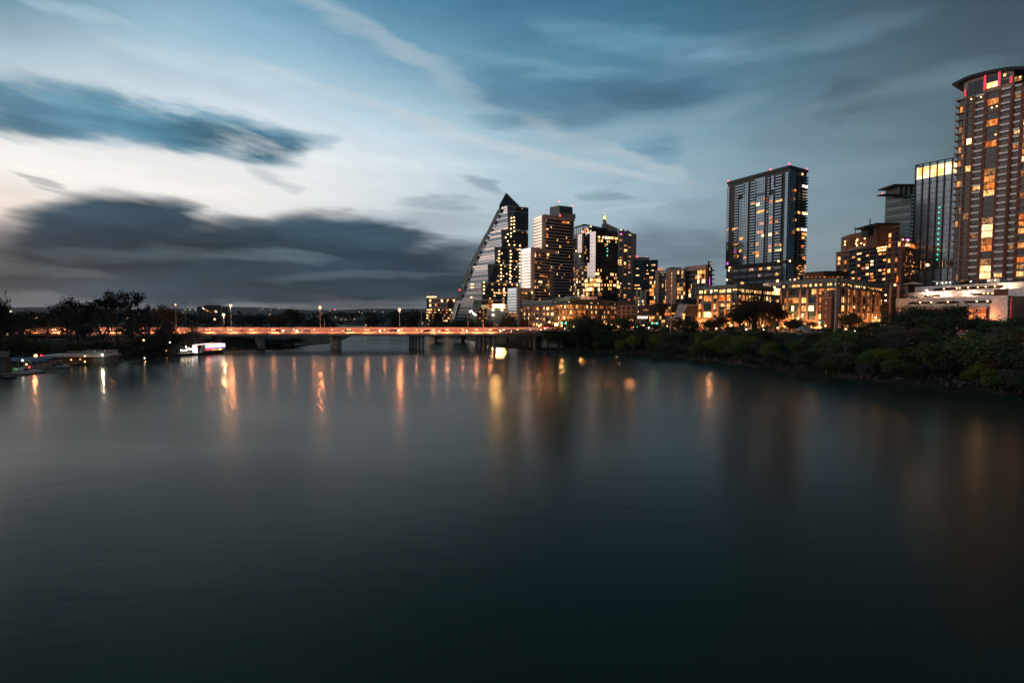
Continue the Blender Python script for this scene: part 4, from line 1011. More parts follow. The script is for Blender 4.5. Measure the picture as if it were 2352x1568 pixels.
# --- concrete flats with deep balconies
def flats():
    t = thing('apartment_block', 'concrete block of flats with deep balconies and a strip of orange stair lights', 'apartment block', (at(*Y6(800,1110),420).x, 420, GZ))
    W_ = Wins(t)
    P0 = at(*Y6(590,425), 432); P1 = on_z(*Y6(1240,372), P0.z)
    F_ = Fac(P0, P1); z = P0.z; bk = Vector((8, 14))
    b = MB(); b.prism([F_.A.to_2d(), F_.B.to_2d(), F_.B.to_2d()+bk, F_.A.to_2d()+bk], GZ, z-.8); b.build('core', ['dark'], t)
    b = MB()
    for a, c in ((592,668),(832,920),(968,1050)): b.fbox(F_, uat(F_,Y6,a,900), uat(F_,Y6,c,900), GZ, z, 0, 1.6)
    b.fbox(F_, 0, F_.L, z, z+1.0, -1, 1.8); b.build('piers', ['beige'], t)
    b = Pieces(t); n = 13; h = (z-GZ)/n
    bays = [(uat(F_,Y6,668,900)+.05, uat(F_,Y6,832,900)-.05), (uat(F_,Y6,1050,900)+.05, F_.L)]
    left = (uat(F_,Y6,440,900), uat(F_,Y6,592,900)-.05)
    for i in range(1, n):
        for a, c in bays: b.fbox(F_, a, c, GZ+i*h-.12, GZ+i*h+.12, 0, 1.3)
        if i < 11: b.fbox(F_, left[0], left[1], GZ+i*h-.12, GZ+i*h+.12, -5, 1.3)
    b.done('balcony', 'steel')
    b = MB(); b.fbox(F_, left[0], left[1], GZ, z-2*h, -6, -.1); b.build('side_wing', ['dark'], t)
    for i in range(n):
        for a, c in bays:
            for u0, u1 in spans(a, c, 4, .82):
                if random.random() < .34: W_.add(F_, u0, u1, GZ+i*h+.3, GZ+(i+1)*h-.4, .06, random.choice(['lit','litb','lito','lit','litd']))
        if i < 11:
            for u0, u1 in spans(left[0], left[1], 3, .82):
                if random.random() < .55: W_.add(F_, u0, u1, GZ+i*h+.3, GZ+(i+1)*h-.4, 0.02, random.choice(['lit','litb','lito','lit']))
        W_.add(F_, uat(F_,Y6,922,900), uat(F_,Y6,966,900), GZ+i*h+.25, GZ+(i+1)*h-.5, .3, 'lito')
    p0 = at(*Y6(870,318), 428); p1 = at(*Y6(1020,360), 428); b = MB(); b.box(p0.x, p1.x+4, 426, 436, z-1, p0.z); b.build('roof_housing', ['concrete'], t)
    a = at(*Y6(965,190), 430); b = MB(); b.tube((a.x,a.y,p0.z),(a.x,a.y,a.z),.1,n=4); b.build('antenna', ['steel'], t)
    a = at(*Y6(650,325), 430); c = at(*Y6(725,395), 430); b = MB(); b.box(a.x, c.x, 430, 434, z, a.z); b.build('roof_sign_box', ['litp'], t)
    W_.done()
    t = thing('apartment_block', 'taller concrete framed flats with a magenta lit stair end and projecting balcony slabs', 'apartment block', (at(*Y6(1480,1110),404).x, 404, GZ))
    W_ = Wins(t)
    P0 = at(*Y6(1240,305), 412); P1 = on_z(*Y6(1732,255), P0.z); F_ = Fac(P0, P1); z = P0.z; n = 13; h = (z-GZ)/n
    b = MB(); b.prism([F_.A.to_2d(), F_.B.to_2d(), F_.B.to_2d()+Vector((9,15)), F_.A.to_2d()+Vector((9,15))], GZ, z-.8); b.build('core', ['dark'], t)
    b = MB(); ua = [uat(F_,Y6,x,600) for x in (1240,1262,1650,1732)]
    b.fbox(F_, 0, ua[1], GZ, z-3.4, 0, 1.6); b.fbox(F_, ua[2]+2.5, F_.L, GZ, z-3.4, 0, 1.6); b.fbox(F_, 0, F_.L, z-3.4, z, -1, 1.6); b.build('portal_frame', ['beige'], t)
    b = Pieces(t); v = MB()
    for i in range(1, n): b.fbox(F_, ua[1]+.05, ua[2]+2.4, GZ+i*h-.12, GZ+i*h+.12, 0, 1.2)
    b.done('balcony', 'steel')
    for x in (1410,1485,1555): u = uat(F_,Y6,x,700); v.fbox(F_, u-.15, u+.15, GZ, z-4*h, 0, 1.4)
    v.build('grid_posts', ['band'], t)
    for i in range(n-1):
        for q,(u0,u1) in enumerate(spans(ua[1]+.3, ua[2]+2, 9, .82)):
            p = .45 if (i > 8 and q > 3) or (q in (0,1,2) and 3 < i < 9) else .1
            if random.random() < p: W_.add(F_, u0, u1, GZ+i*h+.3, GZ+(i+1)*h-.4, .06, random.choice(['lit','litb','lito']))
    FS = Fac(F_.B, F_.B.to_2d().to_3d()+Vector((9,15,0)))
    b = MB(); b.fbox(FS, 0, 5.5, GZ, z+2.5, 0, 1.0); b.build('stair_end', ['brickdark'], t)
    W_.add(FS, 1.4, 3.4, z-17, z-9, 1.06, 'magenta'); W_.add(FS, 1.6, 3.2, z-26, z-21, 1.06, 'magenta'); W_.add(FS, .8, 4.4, z+.2, z+1.8, 1.06, 'litp'); W_.add(FS, 1.0, 4, z-4, z-2, 1.06, 'litp')
    b = MB()
    for i in range(1, n): b.fbox(FS, 7, FS.L, GZ+i*h-.15, GZ+i*h+.15, 0, 2.4)
    b.build('projecting_slabs', ['dark'], t)
    W_.done()
flats()

# --- tall grey tower with vertical glass strips
def strip_tower():
    t = thing('strip_tower', 'tall slate grey apartment tower with vertical glass strips and red corner beacons', 'skyscraper', (at(*Z6(800,1460),380).x, 380, GZ))
    W_ = Wins(t)
    FL, FR, z, fp = twof(Z6(118,272), Z6(825,82), Z6(1030,136), 382)
    zt0 = zat(FL, Z6, 600, 1195)
    b = MB(); b.prism(fp, GZ, z); b.build('core', ['dark'], t)
    n = 30; h = (z-4-zt0)/n
    U = lambda x, y=700: uat(FL, Z6, x, y)
    cap = MB(); cap.fbox(FL, -.4, FL.L+.5, z-1.6, z+.3, 0, .9); cap.fbox(FR, -.4, FR.L+.4, z-1.6, z+.3, 0, .9); cap.fbox(FL, -.4, FL.L, zt0-1.8, zt0, 0, 1.4); cap.fbox(FR, 0, FR.L, zt0-1.8, zt0, 0, 1.4); cap.build('parapet', ['black'], t)
    # full-height glass strips (picture x at mid height), start / end storey
    strips = [(104,130,0,29),(287,348,0,29),(440,540,0,24),(418,540,24,29.4),(583,638,0,22.5),(608,640,25,29),(770,806,-9,29)]
    g = MB(); mu = Pieces(t)
    for a, c, i0, i1 in strips:
        u0, u1 = U(a), U(c); za, zc = zt0+i0*h, min(zt0+i1*h+2, z-1.7)
        g.fbox(FL, u0, u1, max(GZ,za), zc, 0, .35)
        k = max(1, int((u1-u0)/1.5))
        for i in range(k+1): q = u0+(u1-u0)*i/k; mu.fbox(FL, q-.05, q+.05, max(GZ,za), zc, .35, .45)
        for i in range(int(i0), int(i1)+1): mu.fbox(FL, u0, u1, zt0+i*h-.1, zt0+i*h+.1, .35, .42)
    g.fbox(FL, U(244), U(287)-.05, zt0, zt0+24.3*h, 0, .30)
    g.fbox(FR, .2, uat(FR,Z6,885,700), GZ, z-1.7, 0, .35); 
    u1 = uat(FR,Z6,885,700)
    for i in range(5): mu.fbox(FR, u1*i/5, u1*i/5+.08, GZ, z-1.7, .35, .45)
    g.build('glass_strips', ['glass_slate'], t); mu.done('mullion', 'black')
    # recessed bays with balcony panels
    bays = [(150,203),(203,244),(385,440),(540,583),(672,735)]
    bal = Pieces(t); bsl = MB(); dk = MB()
    dk.fbox(FL, U(140), U(287)-.1, zt0, z-1.7, 0.02, .05)
    for i in range(n):
        z0 = zt0+i*h
        for (a, c) in ((200,243),(380,438),(568,583),(668,738)):
            aa, cc = a, c
            if i > 25 and a == 200: cc = 300
            if i > 22 and a == 568: aa, cc = 575, 598
            if i == 25 and a == 668: aa = 632
            bal.fbox(FL, U(aa), U(cc)-.06, z0+.35, z0+h*.62, .3, 1.0)
            bsl.fbox(FL, U(aa)-1.0, U(cc)-.06, z0+.0, z0+.3, 0, 1.1)
        for q in range(2): bal.fbox(FR, uat(FR,Z6,905 if q == 0 else 950,700), uat(FR,Z6,930 if q == 0 else 1018,700), z0+.3, z0+h*.55, .3, 1.2)
        bsl.fbox(FR, uat(FR,Z6,892,700), FR.L, z0, z0+.25, 0, 1.3)
        if 0 <= i < 24: dk.fbox(FL, U(258), U(276), z0+.5, z0+h-.6, .30, .36); 
    bal.done('balcony', 'glass_slate'); bsl.build('balcony_slabs', ['black'], t); dk.build('recess_panels', ['black'], t)
    lits = [(385,440,510,'lit'),(447,488,530,'litb'),(455,540,612,'lit'),(596,640,495,'litp'),(672,745,485,'litb'),(600,636,682,'litp'),(600,636,735,'litp'),(672,700,728,'lit'),(485,536,750,'litp'),(170,238,812,'lit'),(455,528,850,'litp'),(510,536,890,'litb'),(588,628,878,'litb'),(255,298,925,'lit'),(185,238,985,'lito'),(445,480,990,'lito'),(592,628,1012,'litp'),(665,735,1005,'lit'),(665,735,1058,'litb'),(592,628,1062,'lit'),(250,275,1068,'lit'),(405,480,1090,'lito'),(440,478,1125,'lit'),(300,330,1143,'litp'),(190,218,1072,'magenta'),(190,240,1130,'lito'),(105,130,818,'litp'),(104,124,1212,'magenta'),(525,545,470,'lito'),(572,582,605,'lit'),(672,700,868,'lit'),(385,405,1005,'litd')]
    for a, c, y, m in lits: W_.px(FL, Z6, a, y-17, c, y+14, m, .47)
    for a, c, y, m in ((945,970,180,'lit'),(955,1020,325,'litw'),(860,885,368,'lito'),(852,875,468,'litd'),(900,930,627,'lit'),(955,1018,637,'litb'),(872,888,710,'lito'),(892,920,822,'litb'),(940,1010,825,'litw'),(950,1010,875,'lit'),(948,980,918,'lit'),(945,975,1015,'lito'),(840,870,855,'litd'),(955,990,1150,'lito')): W_.px(FR, Z6, a, y-15, c, y+13, m, 1.32)
    # podium with rows of strip windows
    pod = MB(); u0, u1 = U(165,1300), U(735,1300); zs = [zt0-2.2-i*(zt0-2.2-GZ)/9 for i in range(10)]
    for i in range(7):
        hh = zs[i]-zs[i+1]
        for a, c in ((182,242),(258,334),(350,442),(458,524),(540,624),(640,725)):
            ua, uc = uat(FL,Z6,a,1350), uat(FL,Z6,c,1350)
            pod.fbox(FL, ua, uc, zs[i+1]+hh*.35, zs[i+1]+hh*.72, 0, .3)
            if random.random() < .42:
                q0 = random.uniform(0,.5); q1 = q0+random.uniform(.25,.5); W_.add(FL, ua+(uc-ua)*q0, ua+(uc-ua)*min(1,q1), zs[i+1]+hh*.35, zs[i+1]+hh*.74, .34, random.choice(['litp','lit','litb']))
    pod.build('podium_windows', ['strip'], t)
    for q in range(26):
        x, y = random.uniform(905,1000), random.uniform(1200,1380)
        W_.px(FR, Z6, x, y, x+random.uniform(10,30), y+12, random.choice(['lit','lito','litd']), .4)
    lampballs(t, [FL.pt(0, z+1), FL.pt(FL.L*.72, z+1), FR.pt(0, z+1.4), FR.pt(FR.L, z+1)], .55, 'red', 'beacon')
    lampballs(t, [FL.pt(U(a), zat(FL,Z6,a,y), 2) for a, y in ((168,1260),(160,1292),(140,1400),(735,1185))] + [FR.pt(uat(FR,Z6,a,y), zat(FR,Z6,a,y), 2) for a, y in ((858,1398),(802,1185))], .6, 'bulb')
    W_.done()
strip_tower()

# --- brick hotel tower with orange crown
def hotel():
    t = thing('brick_hotel', 'broad brown brick hotel tower with an orange lit netted crown', 'hotel', (at(*Y5(1200,1480),405).x, 405, GZ))
    W_ = Wins(t)
    FL, FR, z, fp = twof(Y5(385,855), Y5(1790,600), Y5(2040,680), 398)
    U = lambda x, y=1100: uat(FL, Y5, x, y)
    zA = zat(FL, Y5, 600, 830); 
    # left, lower shoulder
    b = MB(); q = [FL.pt(0,0).to_2d(), FL.pt(U(1240),0).to_2d()]; bk = (FR.B-FR.A).to_2d()
    zl = zat(FL, Y5, 385, 855)
    b.prism([q[0], q[1], q[1]+bk, q[0]+bk], GZ, zl); q2 = FL.pt(FL.L,0).to_2d(); b.prism([q[1], q2, q2+bk, q[1]+bk], GZ, z)
    b.build('core', ['brick'], t)
    n = 16; h = (zl-GZ)/n
    d = MB(); s = MB()
    for a, c in ((650,800),(825,1070),(1095,1225),(1250,1420)): d.fbox(FL, U(a), U(c), GZ, zl-1.2, 0, .12)
    for i in range(1, n+4):
        s.fbox(FL, 0 if i <= n else U(1240), FL.L, GZ+i*h-.16, GZ+i*h+.10, .12, .35)
        if GZ+i*h < z-1: s.fbox(FR, 0, FR.L, GZ+i*h-.13, GZ+i*h+.13, 0, .3)
    s.fbox(FL, 0, U(1240), zl-.5, zl+.3, 0, .8); s.fbox(FL, U(1240), FL.L+.5, z-.6, z+.3, 0, .9); s.fbox(FR, 0, FR.L, z-.6, z+.3, 0, .9)
    d.build('window_bays', ['glass_black'], t); s.build('string_courses', ['beige'], t)
    d = MB()
    for x in (415,550,1470,1615):
        for i in range(n+2):
            zz = GZ+i*h
            if x < 1240 and i >= n-1: continue
            if random.random() < .25: W_.add(FL, U(x), U(x+50), zz+.5, zz+h-.7, .1, random.choice(['lit','litb','lito']))
            else: W_.add(FL, U(x), U(x+50), zz+.5, zz+h-.7, .1, 'pane')
    for (x,y) in ((752,955),(870,1000),(1050,920),(1400,880),(1310,890),(1405,1015),(1040,1115),(1140,1112),(1140,1040),(862,1130),(950,1192),(1040,1178),(740,1270),(1040,1312),(1130,1305),(1140,1370),(742,1400),(1308,1228),(1395,1222),(1390,1295),(1385,1418),(870,1400),(1160,1440)):
        W_.px(FL, Y5, x-30, y-22, x+28, y+20, random.choice(['lit','litb','lit','lito']), .16)
    W_.px(FL, Y5, 825, 860, 920, 895, 'litb', .16); W_.px(FL, Y5, 1075, 1430, 1220, 1450, 'lito', .36)
    for q in range(30):
        x, y = random.uniform(1790,2000), random.uniform(780,1400); W_.px(FR, Y5, x, y, x+16, y+22, random.choice(['litd','lito','lit']), .32)
    # arcade on the shoulder with lamps
    ar = MB(); za, zb_ = zl+.3, zat(FL,Y5,900,735)
    ar.fbox(FL, U(640), U(1240)-.1, zb_-.6, zb_, -2, 1.0)
    for x in (650,730,800,890,1070,1100,1180): ar.fbox(FL, U(x), U(x+26), za, zb_-.6, -.6, .2)
    ar.fbox(FL, U(640), U(1235), za, zb_-.6, -3, -1.2); ar.build('arcade', ['beige'], t)
    for a, c, m in ((700,795,'lit'),(840,905,'litb'),(920,1030,'lit'),(1180,1230,'lito')): W_.add(FL, U(a,780), U(c,780), za+.3, zb_-.9, -1.15, m)
    W_.px(FL, Y5, 1250, 735, 1462, 768, 'litb', .45); W_.px(FL, Y5, 1265, 790, 1440, 825, 'litb', .45); W_.px(FL, Y5, 1245, 660, 1465, 690, 'lito', .5)
    W_.px(FL, Y5, 1700, 630, 1755, 725, 'lit', .5)
    # netted upper storeys under works
    k = MB(); Fk = Fac(FL.pt(U(480),0,-4), FL.pt(U(1420),0,-4)); zk0 = zb_-2; pts = [(490,540),(680,470),(900,430),(1200,330),(1420,330)]
    poly = [Fk.pt(uat(Fk,Y5,x,y), zat(Fk,Y5,x,y)) for x,y in pts]
    lo = [Vector((p.x,p.y,zk0)) for p in poly]
    A = lo[:1] + poly + lo[-1:]
    k.loft(A[::-1], [p + Vector((9,9,0)) for p in A[::-1]]); k.build('netted_storeys', ['copper'], t)
    zs = [zk0 + i*2.3 for i in range(1,6)]; k = MB()
    for zz in zs: k.fbox(Fk, .3, Fk.L-.3, zz-.12, zz+.12, 0, .5)
    for i in range(14): u = Fk.L*(i+.5)/14; k.fbox(Fk, u-.08, u+.08, zk0, zk0+10, 0, .4)
    k.build('scaffold', ['brickdark'], t)
    lampballs(t, [Fk.pt(uat(Fk,Y5,x,y), zat(Fk,Y5,x,y), 1.2) for x,y in ((860,578),(1012,562),(1160,542),(1308,522),(1300,592),(840,610),(940,662),(1005,690),(1150,675),(850,710),(830,670),(590,690),(595,628),(870,770),(975,765),(680,790),(815,790),(1260,258),(1135,615),(1930,600),(1820,590),(1885,705),(1935,700),(1095,745))], .55, 'bulb')
    W_.px(Fk, Y5, 1005, 630, 1030, 655, 'lito', .6); W_.px(Fk, Y5, 1120, 610, 1165, 640, 'lito', .6)
    # dark cap, masts and upper right penthouse
    c = MB(); p = [at(*Y5(x,340), 412) for x in (905,1225)]; zt = at(*Y5(1070,300),412).z; zm = at(*Y5(1070,350),412).z
    c.prism([(p[0].x,408),(p[1].x,408),(p[1].x,420),(p[0].x,420)], zm, zt-.5); c.prism([(p[0].x+4,410),(p[1].x-3,410),(p[1].x-3,418),(p[0].x+4,418)], zk0+6, zm); c.build('roof_cap', ['black'], t)
    a = at(*Y5(1095,150), 412); c = MB(); c.tube((a.x,412,zt-1),(a.x,412,a.z),.45,.35,6); a2 = at(*Y5(670,345),412); c.tube((a2.x,405,zk0+7),(a2.x-.6,405,a2.z),.25,n=5); c.build('masts', ['copper'], t)
    p0 = at(*Y5(1255,215), 415); p1 = at(*Y5(1440,500), 415); c = MB(); c.box(p0.x,p1.x+10,415,428,z-2,p0.z-1.5); c.box(p0.x-1.5,p1.x+10,414,429,p0.z-1.5,p0.z-.7,1); c.build('penthouse', ['copper','black'], t)
    b = MB(); a = FR.pt(FR.L*.35, z+1.6, 0); b.ball(a, 1.3, sz=.7); b.build('beacon', ['magenta'], t)
    g = MB(); zz = z; 
    for i in range(5): u = FR.L*(.25+i*.16); g.fbox(FR, u, u+.5, z+.3, z+4, -3, -2.5)
    g.fbox(FR, FR.L*.2, FR.L, z+4, z+4.6, -4, -2); g.build('roof_pergola', ['beige'], t)
    W_.add(FR, FR.L*.2, FR.L*.95, z-3.6, z-.9, .35, 'lito')
    b = MB(); p = FL.pt(U(1692,1440), zat(FL,Y5,1692,1470), 1.0); b.tube(p, p+Vector((0,0,5)), .8, .15, 6); b.build('lamp', ['lito'], t)
    W_.done()
hotel()

def balcony_tower():
    t = thing('balcony_tower', 'teal glass tower with white slab edges behind the brick hotel', 'skyscraper', (at(*Y5(1700,600),470).x, 470, GZ))
    W_ = Wins(t)
    FL, FR, z, fp = twof(Z3(369,802), Z3(512,779), Z3(532,786), 480)
    b = MB(); b.prism(fp, GZ, z); b.build('core', ['glass_teal'], t)
    n = 34; h = (z-GZ)/n; s = MB()
    for i in range(n+1):
        br = 0 if (n-8 <= i <= n-1 and i % 2) or i in (n-13,n-15,n-16,n-17,n-18,n-14) else 1
        s.fbox(FL, FL.L*.08, FL.L*(.98 if br == 0 else 1), GZ+i*h-.22, GZ+i*h+.22, 0, .8, br)
        s.fbox(FR, 0, FR.L, GZ+i*h-.25, GZ+i*h+.25, 0, 2.2, 0)
    s.build('slab_edges', ['white','teal'], t)
    p0 = at(*Z3(405,748), 486); p1 = at(*Z3(545,725), 486)
    b = MB(); b.box(p0.x+4, p1.x, 484, 500, z, p1.z-1.2); b.build('penthouse', ['dark'], t)
    b = MB(); b.box(p0.x-2, p1.x+2, 481, 502, p1.z-1.2, p1.z); q = at(*Z3(346,790), 478); b.box(q.x, FL.A.x+3, 477, 484, z-.4, z+.5); b.build('roof_slabs', ['black'], t)
    F_ = Fac((p0.x+4,484),(p1.x,484))
    b = MB(); 
    for i in range(5): u = F_.L*i/4.2; b.fbox(F_, u, u+1.2, z, p1.z-1.2, 0, .4)
    b.build('penthouse_piers', ['concrete'], t)
    lampballs(t, [Vector((q.x+.3, 477, z+.8))], .5, 'red', 'beacon'); W_.done()
balcony_tower()

def crown_tower():
    t = thing('crown_tower', 'slim blue glass tower with a glowing lantern crown', 'skyscraper', (at(*Z3(640,1255),402).x, 402, GZ))
    W_ = Wins(t)
    P0 = at(*Z3(538,614), 420); P1 = on_z(*Z3(739,574), P0.z); F_ = Fac(P0, P1); z = P0.z; L = F_.L
    e = Vector((F_.n.x*-26, F_.n.y*-26)); ex = F_.d.to_2d()*5
    zc = zat(F_, Z3, 640, 678)
    A, B_ = F_.A.to_2d(), F_.B.to_2d()+ex
    b = MB(); b.prism([A, B_, B_+e, A+e], GZ, zc); b.build('core', ['glass_blue'], t)
    U = lambda i: L*i/5
    m = MB()
    for i in range(7): m.fbox(F_, U(i)-.35, U(i)+.35, GZ, z, 0, .9)
    Fs = Fac(A+e, A); 
    for i in range(4): m.fbox(Fs, Fs.L*(i)/3-.3, Fs.L*i/3+.3, GZ, z, 0, .5)
    m.fbox(F_, -.3, L+4, z-.5, z, -.4, .9); m.fbox(Fs, 0, Fs.L, z-.5, z, -.4, .5)
    m.build('piers', ['black'], t)
    g = Pieces(t); zb = GZ; nfl = 27; h = (zc-GZ)/nfl
    for i in range(nfl+1):
        g.fbox(F_, 0, L+4, GZ+i*h-.10, GZ+i*h+.12, 0, .18); 
        if i % 2 == 0: g.fbox(F_, 0, L+4, GZ+i*h+.6, GZ+i*h+.7, 0, .16)
    for i in range(5):
        for q in (1,2,3): g.fbox(F_, U(i)+L/5*q/4-.05, U(i)+L/5*q/4+.05, GZ, zc, 0, .14)
    g.done('mullion', 'dark')
    zr0, zr1 = zat(F_,Z3,630,1180), zat(F_,Z3,630,1132)
    g = MB(); g.fbox(F_, 0, L+4, zr0, zr1, .2, .5); g.build('terrace_band', ['black'], t)
    for i in range(5):
        for q in (.2,.55,.8): W_.add(F_, U(i)+L/5*q, U(i)+L/5*(q+.12), zr0+.4, zr1-.4, .55, 'pane_blue' if (i+q*10) % 3 else 'litd')
    # lantern crown: inner glowing wall between the piers
    c = MB(); zm = zat(F_, Z3, 640, 607)
    c.fbox(F_, .4, L+4, zc, zc+(z-zc)*.78, -1.2, -.7); c.fbox(Fs, .4, Fs.L-1.3, zc, zc+(z-zc)*.7, -1.2, -.7); c.build('lantern_wall', ['crown'], t)
    b = MB(); p = F_.pt(L*.45, zat(F_,Z3,622,1160), 1.0); b.ball(p, 1.0); b.build('lamp', ['bulb'], t)
    lampballs(t, [F_.pt(uat(F_,Z3,x,y), zat(F_,Z3,x,y), .7) for x,y in ((667,847),(664,875),(663,905),(663,933),(662,962),(660,990),(659,1020),(659,1048),(658,1076),(656,1104),(655,1132))], .32, 'greendot', 'marker_light')
    W_.done()
crown_tower()

# --- big brick tower at the right edge
def brick_tower():
    t = thing('brick_tower', 'tall red brick apartment tower with a curved overhanging roof and red lit top pilasters', 'skyscraper', (at(*Z3(900,1250),330).x, 330, GZ))
    W_ = Wins(t)
    P0 = at(*Z4(490,420), 336); P1 = on_z(*Z4(985,290), P0.z); F0 = Fac(P0, P1)
    uL = uat(F0, Z4, 468, 700)
    A = F0.pt(uL, 0); B_ = F0.pt(F0.L + 34, 0); F_ = Fac(A, B_); L = F_.L
    U = lambda x, y=800: uat(F_, Y8, x, y)
    zt = zat(F_, Z4, 490, 420); bk = F_.n.to_2d() * -26
    zb = zat(F_, Y8, 900, 1530); n0 = 25; h = (zt - zb) / (n0 + .0)
    pitch = zat(F_,Y8,935,700) - zat(F_,Y8,935,790); nfl = int(round((zt-zb)/pitch)); h = (zt-zb)/nfl
    zs = [zt - i*h for i in range(int((zt-GZ)/h)+1)]
    core = MB(); core.prism([A.to_2d(), B_.to_2d(), B_.to_2d()+bk, A.to_2d()+bk], GZ, zt); core.build('core', ['brickdark'], t)
    # openings per storey: (u0,u1,kind)
    opn = [(U(755),U(825),'tall'),(U(865),U(965),'lintel'),(U(1010),U(1155),'wide'),(U(1200),U(1310),'loggia'),(U(1375),U(1450),'lintel'),(U(1498),U(1600),'loggia2'),(U(1660),U(1740),'lintel')]
    wall = MB(); lint = Pieces(t); strg = MB(); fr = MB()
    depth = .7
    uW = U(735)
    prev = uW
    for (a, c, k) in opn:
        wall.fbox(F_, prev, a, GZ, zt, 0, depth); prev = c
    wall.fbox(F_, prev, L, GZ, zt, 0, depth)
    wall.fbox(F_, U(1325), U(1352), GZ, zt, depth, depth+.5)
    lit = {'wide': .5, 'tall': .28, 'lintel': .12, 'loggia': .09, 'loggia2': .6}
    for fi, z1 in enumerate(zs[:-1]):
        z0 = z1 - h
        strg.fbox(F_, uW, L, z1-.14, z1+.14, depth, depth+.16)
        for (a, c, k) in opn:
            top = {'wide': .20, 'tall': .25, 'lintel': 1.15, 'loggia': 1.1, 'loggia2': .4}[k]; bot = {'wide': .35, 'tall': .3, 'lintel': .75, 'loggia': .55, 'loggia2': .4}[k]
            wall.fbox(F_, a, c, z1-top+.0, z1, 0, depth-.02); wall.fbox(F_, a, c, z0, z0+bot, 0, depth-.02)
            if k in ('lintel', 'loggia'): lint.fbox(F_, a-.1, c+.1, z1-1.2, z1-.2, depth, depth+.5)
            m = 'pane'
            if random.random() < lit[k]: m = random.choice(['lit','lito','lito','litd','litd','litb'])
            if k.startswith('loggia'):
                strg.fbox(F_, a, c, z0+bot, z0+bot+.45, depth-.3, depth-.1)
            W_.add(F_, a, c, z0+bot, z1-top, .08, m)
            nm = 4 if k == 'wide' else (2 if k in ('tall',) else 3)
            for q in range(1, nm): uu = a+(c-a)*q/nm; fr.fbox(F_, uu-.05, uu+.05, z0+bot, z1-top, .08, .22)
            if k in ('wide','tall'): zz = z1-top-(h-top-bot)*.3; fr.fbox(F_, a, c, zz-.04, zz+.04, .08, .2)
    wall.build('brick_wall', ['brick'], t); lint.done('lintel', 'bright'); strg.build('string_courses', ['beige'], t); fr.build('window_frames', ['steel'], t)
    # corner balconies at the left end
    bal = Pieces(t); rail = MB(); u0 = U(610); 
    core2 = MB(); core2.fbox(F_, u0+1, uW, GZ, zt-1, -8, -.6); core2.build('corner_bay', ['brickdark'], t)
    for fi, z1 in enumerate(zs):
        bal.fbox(F_, u0-.6, uW-.02, z1-.22, z1+.12, -9, 1.0)
        for q in range(9): uu = u0-.5+(uW-u0)*q/8.3; rail.fbox(F_, uu-.04, uu+.04, z1+.12, z1+1.1, .85, .95)
        rail.fbox(F_, u0-.55, uW-.1, z1+1.1, z1+1.18, .82, .98); rail.fbox(F_, u0-.58, u0-.5, z1+1.1, z1+1.18, -8, .82)
        if fi < len(zs)-1:
            a, c = u0+1.4, uW-.4
            W_.add(F_, a, (a+c)/2-.1, z1-h+.15, z1-.4, -.55, random.choice(['pane']*6+['litd','lito'])); W_.add(F_, (a+c)/2+.1, c, z1-h+.15, z1-.4, -.55, random.choice(['pane']*6+['lito','litd']))
    for x in (u0-.3, uW-.5): rail.fbox(F_, x-.12, x+.12, GZ, zt, .55, .82)
    bal.done('balcony_slab', 'beige'); rail.build('balcony_rails', ['steel'], t)
    # beige top storeys, dark glazing, red lit pilasters
    V = lambda x, y: (uat(F_,Z4,x,y), zat(F_,Z4,x,y))
    top = [V(460,255), V(560,208), (V(700,175)), V(840,140), V(990,132)]
    ua, ub = V(460,300)[0], V(990,200)[0]
    c = MB(); outl = [F_.pt(ua, zt+.02), F_.pt(ub, zt+.02)] + [F_.pt(u, z) for u, z in top[::-1]]
    c.loft([p + F_.n*.3 for p in outl], [p - F_.n*20 for p in outl]); c.build('top_storeys', ['beige'], t)
    d = MB(); pan = [((500,248),(668,300)),((500,320),(668,372)),((706,190),(822,232)),((862,235),(948,255)),((870,178),(948,190))]
    for a, b_ in pan:
        cx = (a[0]+b_[0])/2; u_0, u_1 = V(a[0],a[1])[0], V(b_[0],b_[1])[0]; z1 = V(cx,a[1]-8)[1]; z0 = V(cx,b_[1]+14)[1]; z0, z1 = min(z0,z1), max(z0,z1)
        d.fbox(F_, u_0, u_1, z0, z1, .3, .4)
        for q in range(1,4): uu = u_0+(u_1-u_0)*q/4; d.fbox(F_, uu-.06, uu+.06, z0, z1, .4, .5, 1)
    d.build('top_glazing', ['glass_black','black'], t)
    W_.px(F_, Z4, 706, 250, 832, 305, 'litb', .45); W_.px(F_, Z4, 882, 160, 912, 190, 'lit', .45)
    for (x0,y0,x1,y1) in ((466,330,492,408),(672,180,702,345),(824,140,858,298),(950,190,982,262)):
        u_0, u_1, z0, z1 = F_.rect(Z4(x0,y0), Z4(x1,y1)); b = MB(); b.fbox(F_, u_0, u_1, z0, z1, .3, 1.0); pl_ = b.build('pilaster', ['cream'], t); b = MB(); uw = (u_1-u_0)*.18; b.fbox(F_, u_0+uw, u_1-uw, z0+.15, z1-.15, 1.0, 1.12); b.build('glow_strip', ['redstrip'], pl_)  # glowing strip added in place of red floodlighting on each pilaster
    # curved roof
    cur = [V(345,292), V(405,262), V(470,228), V(560,194), V(700,160), V(830,132), V(960,112), V(1098,108)]
    cur.append((cur[-1][0]+14, cur[-1][1]+.5))
    up = [F_.pt(u, z+.9, 0) for u, z in cur]; dn = [F_.pt(u, z-.1 - (.7 if i not in (0,) else 0), 0) for i, (u, z) in enumerate(cur)]
    o = up + dn[::-1]
    b = MB(); b.loft([p + F_.n*2.6 for p in o], [p - F_.n*24 for p in o]); b.build('curved_roof', ['black'], t)
    q = [V(930,105), V(1098,48)]; q.append((q[1][0]+14, q[1][1]+5)); lo = [(q[2][0], cur[-1][1]+.5), (q[0][0], cur[-1][1]+.5)]
    o = [F_.pt(u, z, -4) for u, z in q + lo]
